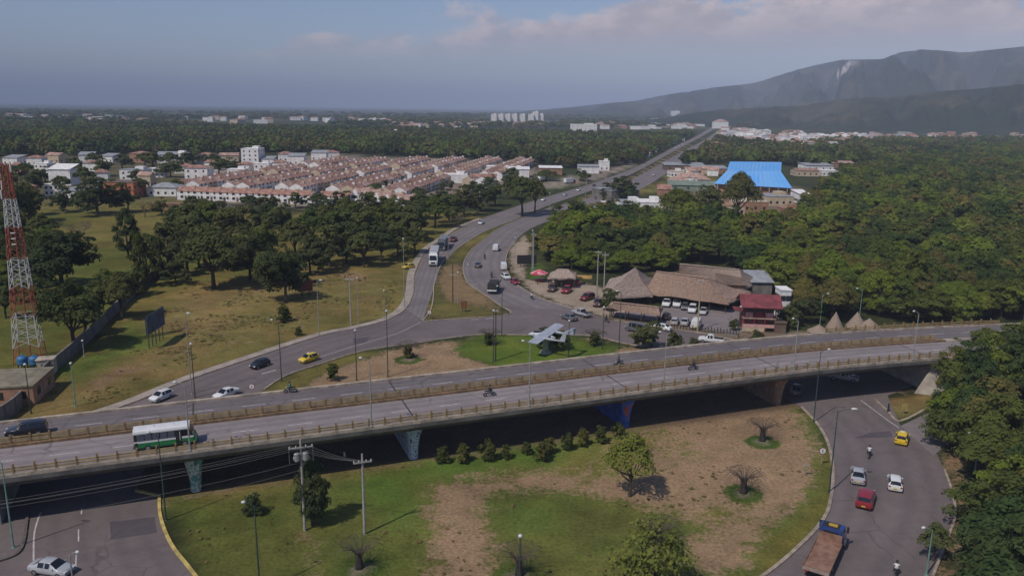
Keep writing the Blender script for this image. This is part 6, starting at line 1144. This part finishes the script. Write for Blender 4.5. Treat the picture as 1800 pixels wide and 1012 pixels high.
# depot by the highway
bpx(912, 312, 36, 5.5, 'shed', M_WH, M_WH, 'white warehouse left of the depot', rise=1); bpx(968, 308, 40, 5, 'shed', M_BRICK, M_WH, 'open shed with white roof at the depot', rise=.8); bpx(1035, 305, 36, 5, 'shed', M_WH, M_GREYR, 'pale roofed workshop beside the highway', rise=.8); bpx(1062, 300, 18, 7, 'flat', M_WH, M_WH, 'small white block beside the highway', rows=1, cols=2)
bpx(1085, 352, 60, 5.0, 'flat', M_WALLD, M_GREYR, 'flat grey canopy roof of the filling station by the outbound road', parapet=False, d=18, rz=.5, name='filling_station', cat='building')
# blue roofed hall
M_BLUER = mat('bright_blue_sheet', (.13, .4, .82), .5, 0, .09, col2=(.19, .44, .78), det=6); hall = thing('sports_hall', 'big hall with bright blue sheet roof in the wood', 'hall')
e0, e1 = G(1255, 323, 6.5), G(1393, 331, 6.5); r0, r1 = G(1283, 284, 17.5), G(1374, 285, 17.5); k0, k1 = G(1278, 300, 13.5), G(1373, 302, 13.5); f1_ = G(1395, 318, 8.5)
bk = Vector((0, 60, 0)); b0, b1 = r0 + (r0 - e0) * .8, r1 + (r1 - e1) * .8; b0.z = b1.z = 7
hm_ = MB().add([e0, e1, k1, k0, r0, r1], [(0, 1, 2, 3), (3, 2, 5, 4)]); hm_.build('front_roof', M_BLUER, hall, fix=True); MB().add([r0, r1, b1, b0], [(0, 1, 2, 3)]).build('rear_roof', M_BLUER, hall, fix=True)
MB().add([e0, k0, r0, b0, Vector((b0.x, b0.y, 0)), Vector((e0.x + 1.5, e0.y + 1, 0))], [(0, 1, 2, 3, 4, 5)]).build('wall', M_WH, hall); MB().add([e1, k1, r1, b1, Vector((b1.x, b1.y, 0)), Vector((e1.x - 1.5, e1.y + 1, 0))], [(0, 1, 2, 3, 4, 5)]).build('wall', M_BROWNR, hall)
fw0, fw1 = e0.lerp(e1, .04) + Vector((0, 2.5, 0)), e0.lerp(e1, .96) + Vector((0, 2.5, 0)); MB().add([(fw0.x, fw0.y, 0), (fw1.x, fw1.y, 0), (fw1.x, fw1.y, 6.8), (fw0.x, fw0.y, 6.8)], [(0, 1, 2, 3)]).build('front_wall', M_BRICK, hall)
for k in range(9):
    q = e0.lerp(e1, (k + .5) / 9); MB().box(q.x, q.y + .6, 0, .4, .4, 6.6).build('column', M_PARA, hall)
for k in range(1, 14):
    a = e0.lerp(e1, k / 14); c_ = k0.lerp(k1, k / 14); b = r0.lerp(r1, k / 14); MB().path([a + Vector((0, -.02, .1)), c_ + Vector((0, -.02, .1)), b + Vector((0, 0, .1))], .06, 4).build('sheet_seam', M_BLUER, hall)
rr = random.Random(3)
for x, y, w, h, kd, wa, ro, lb in [(1205, 300, 70, 4, 'shed', M_BROWNR, M_GREYR, 'long shed with grey sheet roof left of the blue hall'), (1250, 306, 60, 4, 'shed', M_BRICK, M_GREYR, 'second long shed beside the blue hall'), (1190, 312, 24, 4, 'flat', M_WH, M_CREAM, 'small cream hut at the highway edge'), (1225, 336, 90, 3.2, 'shed', M_GREENR, M_GREENR, 'wide low green roofed sheds before the blue hall'), (1145, 376, 44, 5, 'flat', M_WH, M_WH, 'white box house among trees by the filling station'), (1110, 372, 40, 4, 'flat', M_WH, M_GREYR, 'low white workshop behind the wood edge'), (1060, 378, 36, 3.2, 'flat', M_WH, M_GREYR, 'low white building behind the parked white car'), (1130, 392, 36, 3, 'shed', M_BRICK, mat('dark_red_roof', (.16, .04, .04), .8, .2), 'dark red shed in the trees'), (1175, 372, 30, 4, 'gable', M_CREAM, M_TILE, 'small house right of the white box house'), (1320, 372, 60, 4.5, 'flat', M_BRICK, M_CREAM, 'unfinished brick house below the blue hall'), (1370, 362, 46, 4.5, 'flat', M_CREAM, M_GREYR, 'cream house with grey roof below the blue hall'), (1412, 358, 20, 5, 'shed', M_WH, M_WH, 'narrow white sloping roof right of the blue hall'), (1290, 378, 40, 4, 'flat', M_CREAM, M_BRICK, 'low cream house in trees before the blue hall'), (1395, 390, 26, 5, 'flat', M_BRICK, M_BRICK, 'small brick tower house at the wood edge'), (1440, 300, 50, 4, 'shed', M_WH, M_GREYR, 'pale shed right of the blue hall'), (1480, 296, 40, 4.5, 'gable', M_BRICK, M_TILE2, 'clay roofed house right of the blue hall'), (1420, 310, 40, 4, 'gable', M_CREAM, M_TILE, 'cream house behind the blue hall corner'), (1460, 310, 30, 4, 'flat', M_WH, M_WH, 'white cube house right of the blue hall')]:
    bpx(x, y, w, h, kd, wa, ro, lb, rows=1, cols=4, rise=1.2, rz=rr.uniform(-.15, .15), d=min(18, w * .18 + 7), parapet=rr.random() < .5)
# -- restaurants: thatched roofs
M_THATCH = mat('thatch', (.3, .225, .18), .98, 0, 2.2, col2=(.42, .33, .275), bump=.6, det=8); M_THATCH2 = mat('reddish_thatch', (.3, .195, .14), .98, 0, 2.2, col2=(.44, .31, .235), bump=.6, det=8); M_STRAW = mat('straw', (.34, .26, .2), .98, 0, 4, col2=(.24, .18, .135), bump=.6, det=8)
def thatch(name, label, corners, ridge, m, zr, ze, posts=True, cat='restaurant', group=None):
    """corners: four eave points (pixels at height ze, clockwise from front left); ridge: one or two points at height zr"""
    o = thing(name, label, cat, (0, 0, 0), 0, group); E4 = [G(*c, ze) for c in corners]; Rg = [G(*c, zr) for c in ridge]; Rg = Rg * 2 if len(Rg) == 1 else Rg; b = bmesh.new()
    n = 10; rs = random.Random(int(corners[0][0]))
    def patch(p, q, r, s):
        g = [[None] * (n + 1) for _ in range(n + 1)]
        for i in range(n + 1):
            for j in range(n + 1):
                a = p.lerp(q, i / n); c = s.lerp(r, i / n); v = a.lerp(c, j / n); sagz = -.35 * math.sin(j / n * math.pi) * (zr - ze) * .25; g[i][j] = b.verts.new(v + Vector((0, 0, sagz + (rs.uniform(-.12, .12) if j < n else 0) - (rs.uniform(0, .25) if j == 0 else 0))))
        for i in range(n):
            for j in range(n): b.faces.new((g[i][j], g[i + 1][j], g[i + 1][j + 1], g[i][j + 1]))
    patch(E4[0], E4[1], Rg[1], Rg[0]); patch(E4[1], E4[2], Rg[1], Rg[1]); patch(E4[2], E4[3], Rg[0], Rg[1]); patch(E4[3], E4[0], Rg[0], Rg[0])
    bmesh.ops.remove_doubles(b, verts=b.verts, dist=.02)
    dup = bmesh.ops.duplicate(b, geom=b.verts[:] + b.edges[:] + b.faces[:]); bmesh.ops.translate(b, vec=(0, 0, -.28), verts=[v for v in dup['geom'] if isinstance(v, bmesh.types.BMVert)])
    me = bpy.data.meshes.new('roof'); b.to_mesh(me); b.free(); me.materials.append(m); link('roof', me, o)
    MB().path([Rg[0], Rg[0].lerp(Rg[1], .5) + Vector((0, 0, .05)), Rg[1] + Vector((.01, 0, 0))], .16, 7).build('ridge_cap', m, o)
    if posts:
        for k in range(4):
            a, c = E4[k], E4[(k + 1) % 4]; nn = max(2, int((c - a).length / 4))
            for i in range(nn):
                q = a.lerp(c, i / nn); cen = sum(E4, Vector()) / 4; q = q.lerp(cen, .1); MB().tube((q.x, q.y, 0), (q.x, q.y, ze + .3), .12, .1, 6).build('post', M_PWOOD, o)
    cen = sum(E4, Vector()) / 4; MB().box(cen.x, cen.y + 1.5, 0, (E4[1] - E4[0]).length * .55, 2.5, 2.0).build('counter', M_BROWNR, o) if name != 'thatched_canopy' else None; return o
thatch('thatched_restaurant', 'tall pointed thatched roof restaurant, left of the two', [(1052, 523), (1148, 519), (1160, 492), (1072, 489)], [(1117, 470)], M_THATCH, 9.0, 2.4)
thatch('thatched_restaurant', 'long hipped thatched roof restaurant facing the parked cars', [(1130, 513), (1282, 532), (1322, 512), (1176, 490)], [(1154, 477), (1246, 489)], M_THATCH2, 8.0, 2.7)
thatch('thatched_restaurant', 'rear thatched roof rising behind the long one', [(1190, 489), (1310, 507), (1345, 492), (1215, 478)], [(1195, 464), (1300, 474)], M_THATCH, 7.0, 2.6)
thatch('thatched_canopy', 'low thatched canopy on posts at the edge of the parking lot', [(1068, 539), (1160, 551), (1166, 540), (1075, 530)], [(1080, 531), (1158, 540)], M_THATCH2, 4.2, 2.9)
bpx(1290, 530, 44, 4.2, 'shed', M_BROWNR, M_BROWNR, 'brown roofed restaurant shed between thatch and red house', d=10, rise=1.8, name='restaurant_shed', cat='restaurant', rz=-.15)
bpx(1338, 519, 36, 3.4, 'shed', M_WALLD, M_GREYR, 'silver sheet roof behind the red house', d=7, rise=1.6, name='sheet_roof_shed', cat='shed')
# sign fascia of the shed: pale pink board with white patches
M_PINK = mat('pink_sign_board', (.5, .26, .24), .7, .2, 1); ps = G(1284, 540); sg = thing('sign_board', 'long pale pink sign board along the restaurant shed front', 'sign', (ps.x, ps.y, 0), -.18)
MB().box(0, 0, 2.5, 9.2, .15, 1.1).build('panel', M_PINK, sg)
for k, (x, w) in enumerate(((-4.0, .8), (-2.6, .5), (-1.8, .5), (-1.0, .6), (-.1, .5), (.8, .6), (1.7, .6), (2.5, .5))): MB().box(x, -.09, 2.75, w, .03, .6).build('white_panel', PAINTS['white'], sg)
for x in (-4.4, -1.5, 1.5, 4.4): MB().box(x, .1, 0, .14, .14, 2.5).build('post', M_PWOOD, sg)
# red two storey house with banners
M_REDR = mat('crimson_sheet_roof', (.2, .045, .05), .7, .3, .6); M_REDW = mat('red_wall', (.27, .085, .07), .85, .3, .7); pr = G(1337, 583); rh = thing('red_house', 'two storey red roofed snack house with banners at the parking edge', 'house', (pr.x, pr.y + 3, 0), -.12)
MB().box(0, .6, 0, 6.6, 5.2, 3.0).build('ground_floor', M_REDW, rh); MB().box(0, .9, 3.05, 6.2, 4.6, 2.5).build('upper_floor', M_BROWNR, rh); MB().box(-.1, -2.15, 2.75, 7.0, 1.5, .22).build('balcony', M_PARA, rh)
for z, hh in ((2.97, .25), (3.3, .12), (3.6, .12)): MB().box(-.1, -2.86, z, 7.0, .08, hh * .6).build('balcony_rail', M_REDW, rh)
for x in (-3.3, -1.1, 1.1, 3.2): MB().box(x, -2.8, 0, .16, .16, 5.7).build('post', PAINTS['red'], rh)
for x, w, c in ((-2.3, 1.5, 'white'), (-.2, 1.6, 'red'), (1.9, 1.6, 'white')): MB().box(x, -2.93, 3.2, w, .04, 1.0).build('banner', mat('pink_banner', (.6, .3, .28), .8, .35, 2) if c == 'white' else PAINTS['red'], rh)
MB().box(-.2, -2.93, .9, 6.6, .08, .7).build('shop_banner', mat('pink_shop_banner', (.58, .33, .3), .8, .2, 2), rh); MB().box(-1.2, -2.7, 0, 4.6, .5, .85).build('counter', M_CREAM, rh); MB().box(2.4, -2.2, 0, 1.3, .1, 2.0).build('door', M_BLACKP, rh)
g = gable(7.8, 7.0, 5.6, 1.9, .4); g.v = [(y, x - .5, z) for x, y, z in g.v]; g.build('roof', M_REDR, rh, fix=True)
MB().box(-4.2, -1.0, 4.3, 2.2, 3.6, .16).build('side_roof', M_REDR, rh)
bpx(1378, 560, 18, 6.5, 'flat', M_WH, M_WH, 'narrow white tower house right of the red house', d=4, rows=2, cols=2, parapet=False); bpx(1372, 586, 18, 2.2, 'flat', M_BROWNR, M_BROWNR, 'dark red kiosk beside the red house', d=2.5, parapet=False, name='kiosk', cat='kiosk')
# roadside stalls
thatch('market_stall', 'grey thatched stall at the sandy lot between parasol and red stall', [(962, 488), (1012, 489), (1014, 479), (968, 478)], [(980, 473), (1000, 474)], M_THATCH, 4.6, 2.9, cat='stall')
pp = G(948, 495); o = thing('parasol', 'red and pink parasol at the sandy lot', 'parasol', pp); MB().tube((0, 0, 0), (0, 0, 3.4), .06).build('pole', M_GALV, o); MB().lathe([(2.5, 2.2), (2.48, 2.45), (1.7, 2.8), (.8, 3.2), (.05, 3.5)], 8).build('canopy', mural('parasol_cloth', [(.6, .12, .16), (.65, .4, .42), (.5, .04, .07)], .5, (.5, .05, .08)), o); MB().box(0, 0, 0, 2.2, 1.0, .9).build('table', PAINTS['darkred'], o)
pp = G(1008, 500); o = thing('market_stall', 'red stall with yellow banner beside the grey thatched stall', 'stall', pp, -.1); MB().box(0, 0, 0, 3.6, 2.4, 1.2).build('counter', M_REDW, o); MB().box(0, .2, 2.2, 4.4, 3.0, .14).build('roof', M_BROWNR, o)
for x in (-1.8, 1.8):
    for y in (-1.1, 1.3): MB().box(x, y, 0, .12, .12, 2.2).build('post', M_PWOOD, o)
MB().box(2.6, -.3, 1.8, 4.6, .08, .9).build('banner', mat('yellow_pink_banner', (.6, .38, .12), .8, .3, 1.2), o); MB().box(4.8, -.3, 0, .1, .1, 2.6).build('post', M_PWOOD, o)
# straw huts
for k, (x, y, w, h, l) in enumerate([(1364 + 74, 590, 34, 20, 'small straw cone hut, leftmost by the viaduct rail'), (1466, 586, 28, 38, 'tall straw cone hut beside the teal lamp'), (1504, 582, 32, 34, 'straw cone hut in the middle with dark opening'), (1526, 585, 40, 26, 'broad straw cone hut at the right end')]):
    p = G(x, y); zc = (p - Vector((0, 0, CAMH))).dot(_FW); R_ = w / 2 * zc / FPX * 1.15; H_ = h * zc / FPX; o = thing('straw_hut', l, 'hut', p, k)
    MB().lathe([(R_, .9), (R_ * .97, 1.1), (R_ * .6, .9 + (H_ - .9) * .45), (R_ * .25, .9 + (H_ - .9) * .8), (.12, H_), (.02, H_ + .2)], 14).build('roof', M_STRAW, o); MB().lathe([(R_ * .8, 0), (R_ * .8, 1.0)], 12).build('wall', M_THATCH, o); MB().box(0, -R_ * .8, 0, .9, .2, 1.0).build('doorway', M_BLACKP, o)
# row of bollard stones / fence by the parking lot
FN = thing('wooden_fence', 'low rustic wooden fence between parking lot and ring road', 'fence')
fa, fb = G(1160, 578), G(1296, 590)
for k in range(26):
    q = fa.lerp(fb, k / 25); MB().box(q.x, q.y + .8, 0, .16, .16, .95 + .15 * (k % 3)).build('post', M_PWOOD, FN)
for z in (.35, .7): MB().path([(fa.x, fa.y + .8, z), (fb.x, fb.y + .8, z)], .05, 5).build('rail', M_PWOOD, FN)
# walled compound at the far left behind the wall
bpx(-10, 715, 110, 3.0, 'flat', M_BRICK, mat('old_roof', (.22, .19, .13), .95, .25, .5), 'low flat roofed brick building behind the wall at the left edge', d=9, parapet=False, rz=.2, rows=1, cols=3)
# -- the far town
rr = random.Random(12); n_far = 0
def town(poly, n, hmin, hmax, wmin, wmax, pal, label, group, rows=0, seed=1, name='town_house'):
    pl = [(p.x, p.y) for p in P2(poly)]; rs = random.Random(seed); xs = [p[0] for p in pl]; ys = [p[1] for p in pl]; k = 0; t_ = 0
    while k < n and t_ < 4000:
        t_ += 1; x, y = rs.uniform(min(xs), max(xs)), rs.uniform(min(ys), max(ys))
        if not inside(pl, x, y): continue
        wa, ro, kd = rs.choice(pal); w = rs.uniform(wmin, wmax)
        building(Vector((x, y, 0)), rs.uniform(-.4, .4), w, rs.uniform(wmin, wmax), rs.uniform(hmin, hmax), wa, ro, kd, label, name, 'house', group, rise=2.0, rows=rows, cols=3, parapet=rs.random() < .4); k += 1
PALW = [(M_WH, M_WH, 'flat'), (M_WH, M_GREYR, 'flat'), (M_WH, M_TILE2, 'gable'), (M_CREAM, M_TILE, 'hip'), (M_WH, M_WH, 'flat')]; PALR = [(M_WH, M_TILE2, 'gable'), (M_CREAM, M_TILE2, 'hip'), (M_BRICK, M_TILE, 'gable')]
town([(1262, 249), (1345, 251), (1345, 236), (1270, 233)], 44, 5, 12, 12, 26, PALW, 'pale town building beside the far end of the highway', 'town buildings beside the far highway', 2, 1)
town([(1376, 258), (1412, 257), (1408, 240), (1376, 240)], 22, 6, 13, 10, 16, PALW, 'white block of the bright cluster rising from the wood', 'white cluster in the wood', 2, 2)
town([(1205, 292), (1262, 258), (1290, 258), (1238, 294)], 16, 3.5, 6, 8, 16, PALW + PALR, 'low roadside building right of the far highway', 'roadside buildings right of the far highway', 1, 21, 'roadside_building'); town([(1105, 290), (1200, 246), (1185, 243), (1085, 286)], 14, 3.5, 6, 8, 16, PALW + PALR, 'low roadside building left of the far highway', 'roadside buildings left of the far highway', 1, 22, 'roadside_building')
town([(1250, 270), (1500, 262), (1560, 250), (1330, 244), (1280, 250)], 60, 5, 10, 9, 18, PALW + PALR, 'pale house scattered in the trees beyond the blue roofed hall', 'houses scattered beyond the blue hall', 1, 31, 'suburb_house'); town([(1150, 345), (1180, 310), (1250, 300), (1262, 320), (1200, 345)], 12, 3, 4.5, 6, 12, PALR + [(M_WH, M_GREYR, 'shed')], 'small shed or hut in the yards left of the blue hall', 'yard sheds left of the blue hall', 0, 32, 'yard_shed')
town([(1415, 256), (1520, 250), (1520, 240), (1415, 243)], 44, 5, 9, 10, 18, PALW, 'pale house of the far suburb right of the white cluster', 'far suburb right', 0, 3); town([(1430, 249), (1830, 246), (1830, 237), (1430, 238)], 46, 4, 7, 9, 20, PALR + [(M_CREAM, M_GREYR, 'shed'), (M_WH, M_GREYR, 'gable'), (M_BRICK, M_TILE2, 'hip')], 'pale house in the long far strip before the mountain', 'far strip before the mountain', 0, 4)
town([(690, 226), (960, 224), (960, 219), (690, 220)], 60, 5, 9, 12, 26, PALR, 'clay roofed house of the far red quarter beside the white towers', 'far red quarter', 0, 5); town([(1050, 229), (1230, 226), (1235, 219), (1050, 220)], 46, 5, 9, 11, 24, PALR + PALW[:2] + [(M_BRICK, M_TILE, 'hip')], 'clay roofed house of the far quarter by the highway end', 'far quarter by the highway end', 0, 6)
town([(-20, 216), (700, 220), (700, 213), (-20, 206)], 60, 7, 12, 14, 34, PALW, 'pale far building scattered over the plain', 'far buildings on the plain', 0, 7); town([(1140, 217), (1300, 218), (1560, 219), (1560, 214), (1140, 212)], 44, 8, 14, 18, 50, PALW, 'long pale far building at the mountain foot', 'far buildings at the mountain foot', 0, 8)
rr = random.Random(2)
for k, x in enumerate((868, 880, 892, 904, 918, 933, 941, 950)):
    p = G(x, 219); D_ = p.length; h_ = (22 if k != 6 else 27) * D_ / FPX * .8
    o = building(p, 0, 9.5 * D_ / FPX, 14, h_, M_WH, M_WH, 'flat', ['far white apartment tower, first from the left', 'far white apartment tower, second from the left', 'far white apartment tower, third from the left', 'far white apartment tower, fourth from the left', 'far white apartment tower, fifth from the left', 'far white apartment tower, sixth from the left', 'tallest far white apartment tower', 'far white apartment tower, last on the right'][k], 'apartment_tower', 'tower', 'far apartment towers', rows=7, cols=3)
bpx(1026, 233, 46, 16, 'flat', M_WH, M_WH, 'white slab building standing in the far wood left of the highway', rows=3, cols=6, name='apartment_block', cat='building', d=16); bpx(682, 240, 40, 9, 'flat', M_WH, M_GREYR, 'white school like building in the far wood', rows=2, cols=5, name='school_building', cat='building', d=16); bpx(1268, 226, 24, 17, 'hip', M_WH, M_TILE2, 'domed pale church like building at the highway end', rise=7, name='church', cat='church'); bpx(1122 + 66, 207.5, 14, 40, 'flat', M_WH, M_WH, 'lone far pale tower at the mountain foot', name='apartment_tower', cat='tower', d=40)
# ------------------------------------------------------------------ haze: the air itself
hm = bpy.data.materials.new('haze_air'); hm.use_nodes = True; t = hm.node_tree; t.nodes.clear()
pv = N(t, 'ShaderNodeVolumePrincipled'); pv.inputs['Color'].default_value = (.69, .79, 1, 1); pv.inputs['Density'].default_value = 1.3e-4; pv.inputs['Anisotropy'].default_value = -.42
out = N(t, 'ShaderNodeOutputMaterial'); t.links.new(pv.outputs[0], out.inputs['Volume'])
hb = MB().box(0, 28500, -1.5, 92000, 64000, 621.5); hz = tag(hb.build('haze', hm), kind='stuff')
